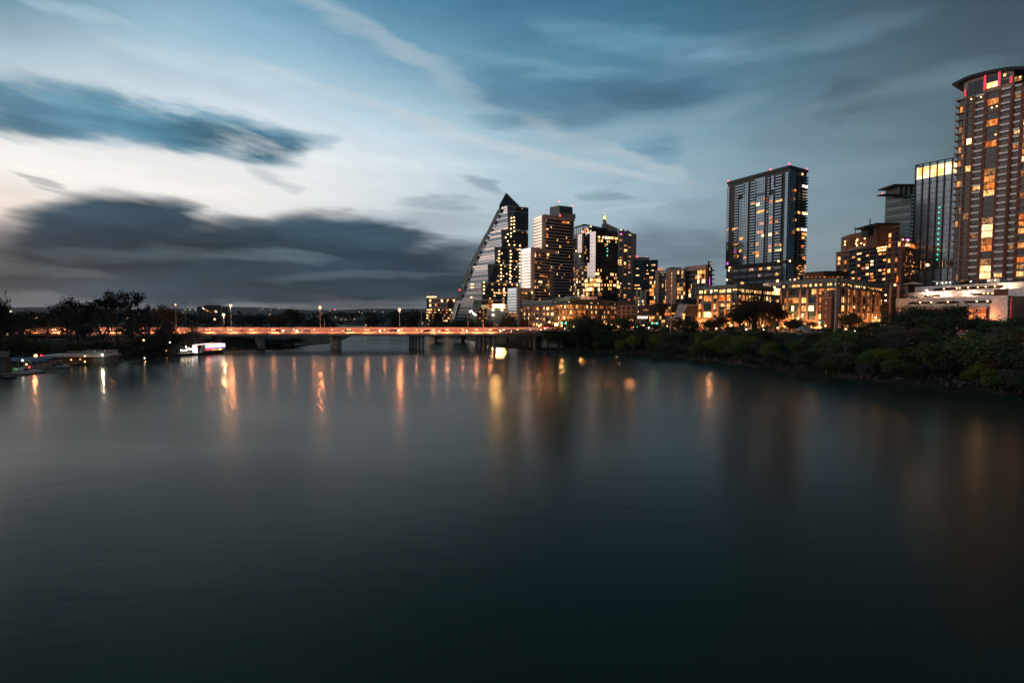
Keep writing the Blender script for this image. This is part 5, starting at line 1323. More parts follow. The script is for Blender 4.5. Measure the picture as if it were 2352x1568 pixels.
    b = MB(); b.loft(o, [p - F_.n*18 for p in o]); b.build('upper_roof', ['dark'], t)
    W_.px(F_, Z4, 1000, 190, 1080, 240, 'litd', depth+.05); lampballs(t, [F_.pt(*V(1065,200), 1.2), F_.pt(*V(540,432), .9), F_.pt(*V(645,412), .9), F_.pt(*V(812,510), .9), F_.pt(*V(760,525), .9), F_.pt(*V(800,812), .9)], .33, 'bulb')
    # cream upper right wall panel
    b = MB(); b.fbox(F_, V(1005,400)[0]-.3, L, zat(F_,Z4,1050,500), zt-.2, depth+.02, depth+.12)
    W_.done(most=99)
brick_tower()

# ------------------------------------------------------------ low buildings along the street
def letters(text, F, u, z, h, w, m, parent):
    cu = bpy.data.curves.new('t', 'FONT'); cu.body = text; cu.size = h*1.38; cu.extrude = .08; cu.offset = .02*h
    ob = bpy.data.objects.new('t', cu); COL.objects.link(ob)
    dg = bpy.context.evaluated_depsgraph_get(); me = bpy.data.meshes.new_from_object(ob.evaluated_get(dg))
    wd = max(v.co.x for v in me.vertices); wid = w
    o = ORIG[parent.name]; 
    for v in me.vertices:
        p = F.pt(u + v.co.x/wd*wid, z + v.co.y, .35 + v.co.z); v.co = p - o
    me.materials.clear(); me.materials.append(MT[m]); bpy.data.objects.remove(ob)
    r = bpy.data.objects.new('lettering', me); COL.objects.link(r); r.parent = parent; ORIG[r.name] = o
    return r
def office_block(t, facs, z, fp, nlev, mats=('teal','stone'), prob=.7, topset=1, lw=None, wide=(3.0,6.5,3.0,4.5)):
    """stone piers and storeys of glazing; facs = list of Fac, z = roof height"""
    W_ = Wins(t); h = (z-GZ)/nlev
    b = MB(); b.prism(fp, GZ, z); b.build('core', ['glass_teal'], t)
    pier = MB(); led = MB(); fas = MB(); mu = Pieces(t); spn = MB()
    for F in facs:
        fas.fbox(F, -.4, F.L+.4, z-1.7, z+.3, 0, 1.0)
        led.fbox(F, -.3, F.L+.3, z-h*1.08-.18, z-h*1.08+.18, 0, 1.6)
        led.fbox(F, -.2, F.L+.2, GZ+h-.6, GZ+h+.5, 0, .8, 1)
        u = .2; i = 0; bays = []
        while u < F.L-1:
            w = wide[i % len(wide)]; pw = 1.15
            pier.fbox(F, u, min(F.L, u+pw), GZ, z-h*1.08-.18, .0, .75); pier.fbox(F, u+.1, min(F.L,u+pw-.1), z-h*1.08+.18, z-1.7, 0, .3, 1)
            if u+pw < F.L-.6: bays.append((u+pw, min(F.L, u+pw+w)))
            u += pw + w; i += 1
        for (a, c) in bays:
            k = max(1, round((c-a)/1.5))
            for q in range(k+1): x = a+(c-a)*q/k; mu.fbox(F, max(a,x-.05), min(c,x+.05), GZ, z-1.7, .02, .16)
            for lv in range(nlev):
                z0, z1 = GZ+lv*h, GZ+(lv+1)*h
                if lv == nlev-1: z1 -= 1.6
                p = prob(lv) if callable(prob) else prob
                if lv > 0: spn.fbox(F, a, c, z0-.5, z0+.85, 0, .2)
                if random.random() > p + .28: continue
                m = random.choice(['litb','litb','lit','lit'] if lv == nlev-1 else ['lit','lit','lit','lito','litb','litb'])
                half = random.random() < .25
                for q in range(k):
                    if random.random() < .82:
                        lo = z0+.9+(z1-z0-1.4)*(.5 if half else 0)
                        W_.add(F, a+(c-a)*q/k+.05, a+(c-a)*(q+1)/k-.05, lo, z1-.55, .06, m if random.random() < .8 else 'litd')
    spn.build('spandrels', ['teal'], t); pier.build('piers', [mats[1], mats[0]], t); led.build('ledges', ['black', mats[1]], t); fas.build('fascia', [mats[0]], t); mu.done('mullion', 'black')
    return W_, h

# west block, two volumes
t = thing('office_building', 'low lit office block left of the black office tower, with tan columns', 'office building', (at(*Y2(350,790),338).x, 338, GZ))
P0 = at(*Y2(52,262), 328); P1 = on_z(*Y2(655,235), P0.z); F_ = Fac(P0, P1)
W_, h = office_block(t, [F_], P0.z, [F_.A.to_2d(), F_.B.to_2d(), F_.B.to_2d()+Vector((4,16)), F_.A.to_2d()+Vector((4,16))], 5, prob=lambda l: [.85,.45,.75,.85,.6][l], wide=(2.6,4.2,2.6))
lampballs(t, [at(*Y2(x,y), 332) for x,y in ((415,700),(345,720),(440,640),(520,690),(460,745),(380,760),(215,635),(200,745),(545,640))], .55, 'bulb'); W_.done()
for x, y in ((420,690),(500,640),(350,740),(560,600),(250,700),(640,720),(440,560)): lamp_or_fill('POINT', t, at(*Y2(x,y), 321), 8000, (1.0,.40,.12), .5)  # strong point lights added to warm the facade and piers
t = thing('office_building', 'dark topped office block with a row of glowing windows and a small pale sign', 'office building', (at(*Y2(1100,700),325).x, 325, GZ))
FL, FR, z, fp = twof(Y2(655,212), Y2(1018,188), Y2(1940,262), 316)
W_, h = office_block(t, [FL, FR], z, fp, 5, prob=lambda l: [.2,.35,.42,.86,.18][l], wide=(3.2,5.5,3.0,5.2))
for x, y in ((800,720),(1200,700),(1500,700),(1800,640)): q = at(*Y2(x,y), 309); lamp_or_fill('POINT', t, q, 6000, (1.0,.38,.10), .5)  # points added before the facade for street-level glow
u0, u1, z0, z1 = FL.rect(Y2(850,203), Y2(960,224)); letters('SILICON LABS', FL, u0, z0, z1-z0, u1-u0, 'signd', t)
p0 = at(*Y2(915,185), 328); p1 = at(*Y2(1370,155), 328); b = MB(); b.box(p0.x, p1.x, 328, 338, z-.5, p1.z); b.build('roof_housing', ['white'], t)
p2 = at(*Y2(1525,160), 330); b = MB(); b.box(p1.x, p2.x, 330, 338, z-.5, p2.z); b.build('roof_plant', ['concrete'], t); W_.done()
t = thing('office_building', 'dark unlit low block with pale ledges between the glowing block and city hall', 'office building', (at(*Y2(2120,560),345).x, 345, GZ))
F_ = Fac(at(*Y2(1945,255), 348), at(*Y2(2290,262), 346)); z = at(*Y2(2100,258), 347).z
b = MB(); b.prism([F_.A.to_2d(), F_.B.to_2d(), F_.B.to_2d()+Vector((4,15)), F_.A.to_2d()+Vector((4,15))], GZ, z); b.build('core', ['dark'], t)
b = MB()
for x in (1990,2080,2180): u = uat(F_,Y2,x,450); b.fbox(F_, u, u+1.4, GZ, z-3.5, 0, .7)
b.build('piers', ['stone'], t); b = MB()
for y in (348,440,510): zz = zat(F_,Y2,2100,y); b.fbox(F_, 0, F_.L, zz-.2, zz+.2, 0, .5)
b.build('ledges', ['band'], t)

# city hall: dark angular copper-clad building with a lattice canopy
t = thing('city_hall', 'low dark angular civic building with a slanted white lattice canopy', 'civic building', (at(*Y6(800,1400),318).x, 318, GZ))
D = 330
def slab(pts, D, dep, name, m): 
    q = [at(*Y6(*p), D) for p in pts]; b = MB(); b.loft(q, [p+Vector((3,dep,0)) for p in q]); return b.build(name, [m], t)
slab([(240,1155),(920,1118),(920,1400),(240,1400)], 330, 18, 'west_wing', 'dark')
slab([(600,1125),(920,1118),(1280,1140),(1280,1395),(760,1400)], 324, 18, 'angled_hall', 'glass_black')
slab([(1280,1165),(1510,1160),(1505,1400),(1250,1400)], 318, 15, 'east_wing', 'black')
slab([(1150,1022),(1520,1015),(1515,1165),(1160,1150)], 332, 12, 'upper_hall', 'dark')
slab([(1270,1140),(1515,1152),(1515,1165),(1270,1156)], 315, 4, 'roof_edge', 'steel')
slab([(160,1385),(445,1385),(445,1410),(160,1405)], 312, 8, 'entrance_canopy', 'concrete')
Fh = Fac(at(*Y6(760,1300), 323.6), at(*Y6(1280,1300), 323.6)); W_ = Wins(t)
for (x0,y0,x1,y1,m) in ((772,1330,835,1385,'lito'),(838,1330,905,1385,'lito'),(865,1190,915,1222,'lit'),(860,1225,885,1260,'lito'),(930,1325,1000,1355,'lit'),(1160,1335,1240,1395,'lit'),(795,1240,860,1325,'litd')): W_.px(Fh, Y6, x0,y0,x1,y1, m)
Fw = Fac(at(*Y6(240,1300), 329.6), at(*Y6(760,1300), 329.6)); W_.px(Fw, Y6, 600,1325,638,1380,'lito'); W_.px(Fw, Y6, 300,1250,420,1275,'litd'); W_.done()
lampballs(t, [at(*Y6(x,1432), 311) for x in (188,220,252,284,318,350,382)], .3, 'bulbw')
b = MB(); A = [at(*Y6(1095,1132), 318), at(*Y6(1285,1138), 316), at(*Y6(1150,1415), 306), at(*Y6(985,1418), 308)]
for i in range(8): a = A[0].lerp(A[1], i/7); c = A[3].lerp(A[2], i/7); b.tube(a, c, .13, n=4)
for i in range(10): a = A[0].lerp(A[3], i/9); c = A[1].lerp(A[2], i/9); b.tube(a, c, .13, n=4)
for p in (A[3], A[2]): b.tube((p.x,p.y,GZ), p, .18, n=5)
b.build('lattice_canopy', ['white'], t)

# middle office with lit sign
t = thing('office_building', 'five storey office block with brightly lit top floor and a lit white sign', 'office building', (at(*Y3(1000,1350),300).x, 300, GZ))
FL, FR, z, fp = twof(Y3(75,318), Y3(1015,262), Y3(1830,352), 296)
W_, h = office_block(t, [FL, FR], z, fp, 5, prob=lambda l: [.35,.62,.5,.55,.88][l])
u0, u1, z0, z1 = FL.rect(Y3(230,322), Y3(475,370)); letters('SILICON LABS', FL, u0, z0, z1-z0, u1-u0, 'sign', t)
for F_, x, y in ((FL,200,1180),(FL,650,1150),(FR,1300,1200),(FR,1650,1250),(FL,950,1200)): lamp_or_fill('POINT', t, F_.pt(uat(F_,Y3,x,y), zat(F_,Y3,x,y), 5), 6000, (1.0,.36,.09), .5)  # added point lights brighten the foot of the office
b = MB(); W_.px(FR, Y3, 1820, 350, 2080, 500, 'litb', .4); W_.done()
# east office, corner towards the water
t = thing('office_building', 'largest lit office block with tan stone columns behind the brick bell tower', 'office building', (at(*Y4(1090,1090),268).x, 268, GZ))
FL, FR, z, fp = twof(Y4(70,200), Y4(1105,138), Y4(1920,268), 268)
W_, h = office_block(t, [FL, FR], z, fp, 6, prob=lambda l: [.45,.5,.42,.30,.40,.78][l])
u0, u1, z0, z1 = FR.rect(Y4(1145,168), Y4(1300,212)); letters('SILICON LABS', FR, u0, z0, z1-z0, u1-u0, 'signd', t)
q = at(*Y3(1740,215), 284); q1 = at(*Y3(2030,275), 284); b = MB(); b.box(q.x, q1.x, 284, 290, q1.z, q.z); b.box((q.x+q1.x)/2-.1, (q.x+q1.x)/2+.1, 283.7, 284, q1.z+.5, q.z-.5, 1); b.build('roof_box', ['white','dark'], t)
b = MB(); 
for (x0,y0,x1,y1) in ((640,975,800,1110),(1690,880,1840,1000)):
    F_ = FL if x0 < 1100 else FR
    W_.px(F_, Y4, x0, y0, x1, y1, 'litb' if x0 < 1100 else 'lit', .9)
lampballs(t, [FL.pt(uat(FL,Y4,x,y), zat(FL,Y4,x,y), 2) for x,y in ((672,975),(672,1020),(745,1060),(520,795),(20,1010),(30,1090),(60,1040))] + [FR.pt(uat(FR,Y4,x,y), zat(FR,Y4,x,y), 2) for x,y in ((1725,850),(1575,990),(1885,995),(1172,1062))], .5, 'bulb'); W_.done()
for F_, x, y in ((FL,690,1000),(FL,300,870),(FR,1600,1010),(FR,1750,960),(FR,1890,1000),(FR,1300,900)): lamp_or_fill('POINT', t, F_.pt(uat(F_,Y4,x,y), zat(F_,Y4,x,y), 4), 6000, (1.0,.36,.09), .5)  # extra points added for orange glow along the base
# dark long block behind and car park right of it
t = thing('low_block', 'long dark flat roofed block just above the largest office roof', 'office building', (at(*Z2(1650,1070),330).x, 330, GZ))
FL, FR, z, fp = twof(Z2(1470,1010), Z2(1640,996), Z2(1842,1000), 332); b = MB(); b.prism(fp, GZ, z); b.build('core', ['brickdark'], t)
b = MB(); 
for F_ in (FL, FR): b.fbox(F_, -.3, F_.L+.3, z-.5, z+.2, 0, .8)
b.build('roof_edge', ['black'], t); W_ = Wins(t)
for i in range(9): x = 1490+i*36; W_.px(FL if x < 1640 else FR, Z2, x, 1040, x+random.uniform(8,20), 1047, random.choice(['litd','lito','litd'])); 
W_.done()
t = thing('parking_structure', 'dark brick open car park between the largest office and the white garage', 'parking garage', (at(*Y4(2060,900),296).x, 296, GZ))
F_ = Fac(at(*Y4(1925,270), 298), at(*Y4(2345,262), 284)); z = at(*Y4(1925,270), 298).z
bk = Vector((12,14)); b = MB(); b.prism([F_.A.to_2d(), F_.B.to_2d(), F_.B.to_2d()+bk, F_.A.to_2d()+bk], GZ, z-.6); b.build('core', ['black'], t)
b = MB()
for i in range(6): zz = GZ+3.2+i*(z-GZ-3)/5.6; b.fbox(F_, 0, F_.L, zz-.5, zz+.5, 0, .6)
for x in (2090,2230): u = uat(F_,Y4,x,600); b.fbox(F_, u-.7, u+.7, GZ, z, .62, 1.2, 1)
b.build('parapets', ['brickdark','stone'], t)
lampballs(t, [F_.pt(uat(F_,Y4,x,y), zat(F_,Y4,x,y), .8) for x,y in ((2000,440),(2000,540),(1915,985),(1980,985))], .3, 'bulbw')
p0 = at(*Z5(0,335), 300); p1 = at(*Z5(540,290), 300)
b = MB(); b.loft([at(*Z5(x,y), 298) for x,y in ((180,345),(400,298),(545,330),(560,345))], [at(*Z5(x,y), 310) for x,y in ((180,345),(400,298),(545,330),(560,345))]); b.build('tent_roof', ['concrete'], t)

# brick bell tower in front of the largest office
t = thing('bell_tower', 'square dark brick bell tower with paired arches and blind arched windows', 'tower', (at(*Y4(905,1100),250).x, 250, GZ-.5))
FL, FR, z, fp = twof(Y4(812,362), Y4(1000,345), Y4(1095,352), 250)
b = MB(); b.prism(fp, GZ-1, z-.4); b.build('shaft', ['brickdark'], t)
def arch(F, u, z0, w, h, w0, w1, mb, mi=0, n=8):
    pts = [(u-w, z0), (u+w, z0)] + [(u+w*math.cos(PI*i/n), z0+h-w+w*math.sin(PI*i/n)) for i in range(n+1)]
    mb.loft([F.pt(a, z_, w1) for a, z_ in pts], [F.pt(a, z_, w0) for a, z_ in pts], mi)
b = MB()
for F_ in (FL, FR):
    b.fbox(F_, -.5, F_.L+.5, z-.5, z, 0, .6); zz = zat(F_, Y4, 900, 488); b.fbox(F_, -.3, F_.L+.3, zz-.2, zz+.15, 0, .35)
b.build('cornice', ['stone'], t)
for F_ in (FL, FR):
    zz = zat(FL,Y4,900,478); c = F_.L*.5; hh = zat(FL,Y4,900,392)-zz
    for s in (-1, 1):
        b = MB(); arch(F_, c+s*.95, zz+.2, .95, hh+.1, 0, .22, b); o = b.build('arch', ['cream'], t); b = MB(); arch(F_, c+s*.95, zz+.2, .68, hh-.3, .22, .27, b); b.build('opening', ['black'], o)
for y in (585,685,820,940): 
    zz = zat(FL,Y4,900,y+28); b = MB(); hh = zat(FL,Y4,900,y-30)-zz; arch(FL, FL.L*.5, zz, .75, hh, 0, .12, b); b.build('blind_window', ['steel' if y == 585 else 'stone'], t)

# white parking garage at the right edge
def garage():
    t = thing('parking_garage', 'tiered white parking garage with dazzling floodlights and red lit pilasters', 'parking garage', (at(*Z5(900,990),262).x, 262, GZ))
    W_ = Wins(t)
    P0 = at(*Z5(85,597), 288); P1 = on_z(*Z5(2075,540), P0.z); F_ = Fac(P0, P1); z = P0.z; n2 = F_.n.to_2d()*-1
    U = lambda x, y=650: uat(F_, Z5, x, y)
    A, B_ = F_.A.to_2d(), F_.B.to_2d(); zs = lambda x, y: zat(F_, Z5, x, y)
    b = MB(); b.prism([A, B_, B_+n2*12, A+n2*12], GZ, zs(900,735)); b.build('lower_wall', ['whitewall'], t)
    z0, z1 = zs(900,735), z
    p = MB(); zl, zh = zs(900,690), zs(900,650)
    p.fbox(F_, 0, F_.L, z0, zl, -.5, .3); p.fbox(F_, 0, F_.L, zh, z1, -.5, .3)
    for a, c in ((85,305),(725,790),(1210,1290),(1790,2075)): p.fbox(F_, U(a), min(F_.L, U(c)), zl, zh, -.5, .28)
    p.build('parapets', ['whitewall'], t)
    b = MB(); b.fbox(F_, 0, F_.L, z0, z0+.2, -12, -.5); b.fbox(F_, 0, F_.L, z0, z1-.6, -12, -11); b.fbox(F_, 0, F_.L, zh+.2, zh+.6, -11, -.5); b.build('deck', ['beige'], t)
    for x in (480,675,970,1480,1670): q = F_.pt(U(x), zl+.85, -1.0); bb = MB(); bb.ball(q, .3, n=6, m=4); bb.build('lamp', ['bulb'], t)
    # brick front with windows
    b = MB(); ub0, ub1 = U(205,800), U(1725,850); zt = zs(900,745); b.fbox(F_, ub0, ub1, GZ, zt-1.2, .0, 1.4); b.fbox(F_, ub0-.2, ub1+.3, zt-1.2, zt-.1, 0, 1.7, 1); b.fbox(F_, ub0, ub1, zs(1500,868)-.15, zs(1500,868)+.15, 1.4, 1.7, 1); b.build('brick_front', ['brick','beige'], t)
    for (a, c) in ((262,352),(390,480),(1195,1305),(1362,1490),(1535,1650)):
        for y0, y1, m in ((745,832,'pane'),(882,965,'pane')):
            za, zb = zs(1500,y1), zs(1500,y0); u0, u1 = U(a,800), U(c,800)
            mm = [m, m]
            if y0 > 800 and a > 1300: mm = ['pane','lito']
            if y0 < 800 and a == 1362: mm = ['pane','lito']
            for q in range(2): W_.add(F_, u0+(u1-u0)*q/2+.06, u0+(u1-u0)*(q+1)/2-.06, za, zb, 1.46, mm[q])
            f = MB(); um = (u0+u1)/2; f.fbox(F_, um-.12, um+.12, za, zb, 1.4, 1.6); f.fbox(F_, u0-.15, u0, za, zb, 1.4, 1.6); f.fbox(F_, u1, u1+.15, za, zb, 1.4, 1.6); f.build('window_frame', ['cream'], t)
    # second and third tiers
    def tier(off, xl, yl, xr, yr, ybl, holes, name):
        Pa = at(*Z5(xl,yl), 0); F2 = Fac(A+n2*off, B_+n2*off); F2 = Fac(F2.pt(uat(F2,Z5,xl,yl+40),0), F2.pt(F2.L+30,0))
        zt = zat(F2,Z5,xl+200,yl-8); zb = z-.5; p = MB(); zl, zh = zb, zb
        if holes:
            yh0, yh1 = holes[0]; zl, zh = zat(F2,Z5,1200,yh1), zat(F2,Z5,1200,yh0)
            p.fbox(F2, 0, F2.L, zb, zl, -.5, 0); p.fbox(F2, 0, F2.L, zh, zt, -.5, 0)
            prev = 0
            for a, c in holes[1:]:
                ua, uc = uat(F2,Z5,a,(yh0+yh1)/2), uat(F2,Z5,c,(yh0+yh1)/2); p.fbox(F2, prev, ua, zl, zh, -.5, -.02); prev = uc
            p.fbox(F2, prev, F2.L, zl, zh, -.5, -.02)
        o = p.build(name, ['whitewall'], t)
        b = MB(); b.fbox(F2, .2, F2.L, zb, zl+.0, -10, -.5); b.fbox(F2, .2, F2.L, zh+.1, zt-.3, -10, -.5); b.fbox(F2, .2, F2.L, zl, zh+.1, -10, -9.4); b.build('deck', ['beige'], t)
        return F2, zt, zl, zh
    F2, z2, zl2, zh2 = tier(9, 258, 492, 2230, 425, 560, [(520,556),(560,880),(1440,1860)], 'upper_parapet')
    for x in (680,620,1600,1680,1760): bb = MB(); bb.ball(F2.pt(uat(F2,Z5,x,535), zl2+.9, -1.0), .28, n=6, m=4); bb.build('lamp', ['bulb'], t)
    z = z2
    F3, z3, zl3, zh3 = tier(20, 415, 392, 2352, 315, 470, [(395,440),(745,1985)], 'upper_parapet')
    for x in (900,1130,1180,1330,1500,1640,1800): bb = MB(); bb.ball(F3.pt(uat(F3,Z5,x,420), zl3+.9, -1.0), .28, n=6, m=4); bb.build('lamp', ['bulb'], t)
    # floodlights on short arms
    for (x,y,F_q,w) in ((665,455,F2,1.2),(930,540,F2,1.2),(1410,525,F2,1.2),(2055,402,F3,1.5)):
        q = F_q.pt(uat(F_q,Z5,x,y), zat(F_q,Z5,x,y), w); bb = MB(); bb.tube(q - F_q.n*w, q - F_q.n*.2 , .08, n=4); bb.ball(q - F_q.n*.2, .25); arm = bb.build('floodlight_arm', ['steel'], t)
        bb = MB(); bb.ball(q + F_q.n*.2, .34); bb.build('floodlight', ['flood'], arm); lamp_or_fill('POINT', arm, q + F_q.n*1.1 - Vector((0,0,.4)), 2300, (1.0,.64,.42), .3)
    # pergola and roof pavilion
    Fp = F3; zt = z3; b = MB()
    def up(x): return uat(Fp,Z5,x,330)
    r0, r1 = zat(Fp,Z5,830,300), zat(Fp,Z5,830,272)
    for i in range(10): x = 660+i*38; b.fbox(Fp, up(x), up(x+30), r0-.1*i+.3, r0-.1*i+.7, -9, -2)
    p = b.build('pergola', ['white'], t); b = MB()
    for x in (730,790,860,930,985): b.fbox(Fp, up(x), up(x)+.25, zt, r0+.3, -2.5, -2.2)
    b.build('pergola_posts', ['white'], p)
    lampballs(t, [Fp.pt(up(x), zt+1.6, -4) for x in (700,790,860,930,1290,1600,1720)], .25, 'bulbw')
    b = MB(); q = [Fp.pt(up(x), zat(Fp,Z5,x,y), -3) for x,y in ((1000,338),(1290,262),(1500,290),(1520,305),(1290,282),(1010,350))]; b.loft(q, [k-Fp.n*6 for k in q]); b.build('canopy', ['black'], t)
    b = MB(); b.fbox(Fp, up(1540), up(1780), zt, zt+2.4, -9, -5); b.build('roof_pavilion', ['cream'], t); 
    # right-hand volume with red lit pilasters
    FR = Fac(F_.B, F_.B + Vector((22, 14, 0))); zr = zat(FR, Z5, 2090, 540)
    b = MB(); q = FR.B.to_2d(); b.prism([B_, q, q+n2*10, B_+n2*10], GZ, zr-.3); b.build('side_wall', ['stone'], t)
    b = MB(); zr2 = zat(FR,Z5,2240,425); b.fbox(FR, uat(FR,Z5,2230,480), FR.L, zr-.3, zr2, -8, .3); b.fbox(FR, -.2, FR.L, GZ, GZ+2.2, 0, .6); b.fbox(FR, 0, FR.L, zr-.8, zr-.2, 0, .5); b.build('side_parapet', ['brick'], t)
    for x in (2080,2232): u0 = uat(FR,Z5,x,750); b = MB(); b.fbox(FR, u0, u0+uat(FR,Z5,2106,750)-uat(FR,Z5,2080,750), zat(FR,Z5,2090,965), zat(FR,Z5,2090,570), .0, .5); pl_ = b.build('pilaster', ['cream'], t); b = MB(); uw = uat(FR,Z5,2106,750)-uat(FR,Z5,2080,750); b.fbox(FR, u0+uw*.2, u0+uw*.8, zat(FR,Z5,2090,960), zat(FR,Z5,2090,576), .5, .62); b.build('glow_strip', ['redstrip'], pl_)  # strip added to glow red, standing in for floodlit pilasters
    for xr in (2115,2145,2180,2258,2290,2320):
        for y0,y1 in ((620,715),(750,845),(885,975)):
            u0, u1, za, zb = FR.rect(Z5(xr,y0), Z5(xr+24,y1)); W_.add(FR, u0, u1, za, zb, .06, 'pane')
    q = F_.pt(U(1688,940), zs(1688,940), 2.2); b = MB(); b.ball(q, .38); lm = b.build('lamp', ['sodium'], t); lamp_or_fill('POINT', lm, q + F_.n*.9, 2600, (1.0,.32,.10), .3)
    W_.done()
    c = F_.pt(U(275), z, -4); 
    return F_, P0.z
GF, GTOP = garage()
p = GF.pt(uat(GF,Z5,290,575), 0, -4); car(p.x, p.y, GTOP-.75, math.atan2(GF.d.y, GF.d.x), 'white', 'parked on the lowest open deck of the garage', 'car on the garage')

# small lit block left of the sail tower: upper and lower buildings
t = thing('hotel_block', 'pale distant block with a glowing roof edge left of the sail tower', 'hotel', (at(*Z1(170,1250),520).x, 520, GZ))
F_ = Fac(at(*Z1(30,1148),522), at(*Z1(345,1152),516)); z = at(*Z1(30,1148),522).z; W_ = Wins(t)
b = MB(); b.prism([F_.A.to_2d(), F_.B.to_2d(), F_.B.to_2d()+Vector((2,14)), F_.A.to_2d()+Vector((2,14))], GZ, z); b.build('wall', ['cream'], t)
b = MB(); b.fbox(F_, 0, uat(F_,Z1,115,1150), z, z+1.0, -4, .6); b.build('roof_light', ['litb'], t)
b = MB(); b.fbox(F_, 0, uat(F_,Z1,46,1200), GZ, z-.2, 0, .5); b.build('green_end', ['teal'], t)
W_.grid(F_, spans(uat(F_,Z1,50,1200), F_.L, 10, .6), [(z-2-i*4.3-2.4, z-2-i*4.3) for i in range(9)], .38, ['lit','lito','litb'], dark='pane'); W_.done()
t = thing('office_building', 'low dark office with rows of small lit windows left of the sail tower', 'office building', (at(*Z1(150,1390),490).x, 490, GZ))
F_ = Fac(at(*Z1(22,1258),492), at(*Z1(300,1255),486)); z = at(*Z1(22,1258),492).z; W_ = Wins(t)
b = MB(); b.prism([F_.A.to_2d(), F_.B.to_2d(), F_.B.to_2d()+Vector((2,14)), F_.A.to_2d()+Vector((2,14))], GZ, z); b.box(F_.A.x+20, F_.B.x-2, 492, 502, z, z+7); b.build('wall', ['dark'], t)
n = 5; h = (z-GZ)/n; b = MB()
for i in range(1,n+1): b.fbox(F_, -.3, F_.L+.3, GZ+i*h-.25, GZ+i*h+.25, 0, .8)
b.build('ledges', ['stone'], t)
W_.grid(F_, spans(.5, F_.L-.5, 14, .8), [(GZ+i*h+.6, GZ+(i+1)*h-.7) for i in range(n)], .6, ['lit','litb','lito','litd'], dark='pane'); W_.done()

# ------------------------------------------------------------ poles, signals, gazebo
def pole(px, ytop, D, r, label, arm=None):
    p = at(px, ytop, D); g = gz(p.x, D); t = thing('steel_pole', label, 'pole', (p.x, D, g))
    b = MB(); b.tube((p.x,D,g-.2),(p.x,D,p.z), r, r*.75, 10); b.tube((p.x,D,g-.1),(p.x,D,g+.5), r*1.5, n=10); b.build('shaft', ['steel'], t)
    if arm:
        b = MB(); z = p.z - arm; b.tube((p.x-1.6,D,z),(p.x+1.6,D,z),.07,n=5); b.box(p.x-1.7,p.x-1.1,D-.15,D+.15,z-.1,z+.1); b.box(p.x+1.1,p.x+1.7,D-.15,D+.15,z-.1,z+.1); b.build('crossarm', ['black'], t)
pole(1922, 636, 222, .42, 'thick tall grey steel pole beside the brick bell tower', None)
pole(1541.5, 680, 240, .26, 'thin tall grey pole with a small crossarm in front of city hall', 2.0)
pole(1519.5, 729, 246, .13, 'short white pole left of the taller city hall pole'); pole(1536, 731, 246, .16, 'stub of white pole just beside the taller city hall pole')
pole(968, 704, 300, .16, 'dark utility pole with crossarms left of the pale distant block', 1.5)
pole(425, 692, 420, .22, 'dark utility pole above the left bank trees', 1.0); pole(509, 699, 420, .2, 'bare dark pole near the tallest lamp over the riverboat')
def signal(px, py, D, cols_, label):
    p = at(px, py, D); t = thing('traffic_light', label, 'traffic light', (p.x, D, GZ), 'traffic lights on the bank street')
    b = MB(); b.tube((p.x+2.2,D,GZ),(p.x+2.2,D,p.z+.7),.11,n=6); b.tube((p.x-1.2,D,p.z+.6),(p.x+2.2,D,p.z+.7),.07,n=5); b.build('mast', ['steel'], t)
    for dx, c in cols_:
        b = MB(); b.box(p.x+dx-.2,p.x+dx+.2,D-.12,D+.12,p.z-.55,p.z+.55); h = b.build('signal_head', ['black'], t)
        b = MB(); b.ball((p.x+dx,D-.18,p.z-.05),.3,n=6,m=4); b.build('lens', [c], h)
signal(1290, 741.5, 262, ((0,'green'),(2.0,'green')), 'traffic light with two green lenses under the west office block')
signal(1464, 750, 262, ((0,'green'),), 'traffic light with one pale green lens left of city hall')
signal(1503, 742, 255, ((-1.0,'green'),(0.2,'red'),(1.2,'green')), 'traffic light with red between two greens below city hall')
signal(1882, 740, 246, ((0,'green'),), 'small green traffic light left of the bell tower foot')
signal(1250, 752.5, 262, ((0,'red'),(1.6,'red')), 'red traffic light near the north bridge end')
signal(2133, 730, 226, ((0,'red'),), 'red traffic light among trees below the garage left half'); signal(2195, 730, 226, ((0,'red'),), 'red traffic light among trees below the garage middle')
# gazebo
def gazebo():
    c = at(*Y4(470,1110), 214); g = gz(c.x, 214); t = thing('gazebo', 'small park gazebo with a pale pyramid roof on the bank top', 'gazebo', (c.x, 214, g))
    ap = at(*Y4(425,1000), 214); e0 = at(*Y4(362,1066), 214); e1 = at(*Y4(620,1068), 214); z = e0.z; hw = (e1.x-e0.x)/2; cx = (e0.x+e1.x)/2
    b = MB(); k = 6; ring = [(cx+hw*math.cos(2*PI*i/k+.4), 214+hw*math.sin(2*PI*i/k+.4), z) for i in range(k)]
    for i in range(k): b.face([ring[i], ring[(i+1)%k], (ap.x+1,214,ap.z)])
    b.prism([(p[0],p[1]) for p in ring], z-.25, z); b.build('roof', ['steel'], t)
    for i in range(k): b = MB(); p = ring[i]; x, y = cx+(p[0]-cx)*.88, 214+(p[1]-214)*.88; b.tube((x,y,g),(x,y,z-.25),.14,n=6); b.build('post', ['concrete'], t)
    b = MB(); b.prism([(cx+(p[0]-cx)*.95,214+(p[1]-214)*.95) for p in ring], g-.4, g+.2); b.build('floor', ['concrete'], t)
gazebo()
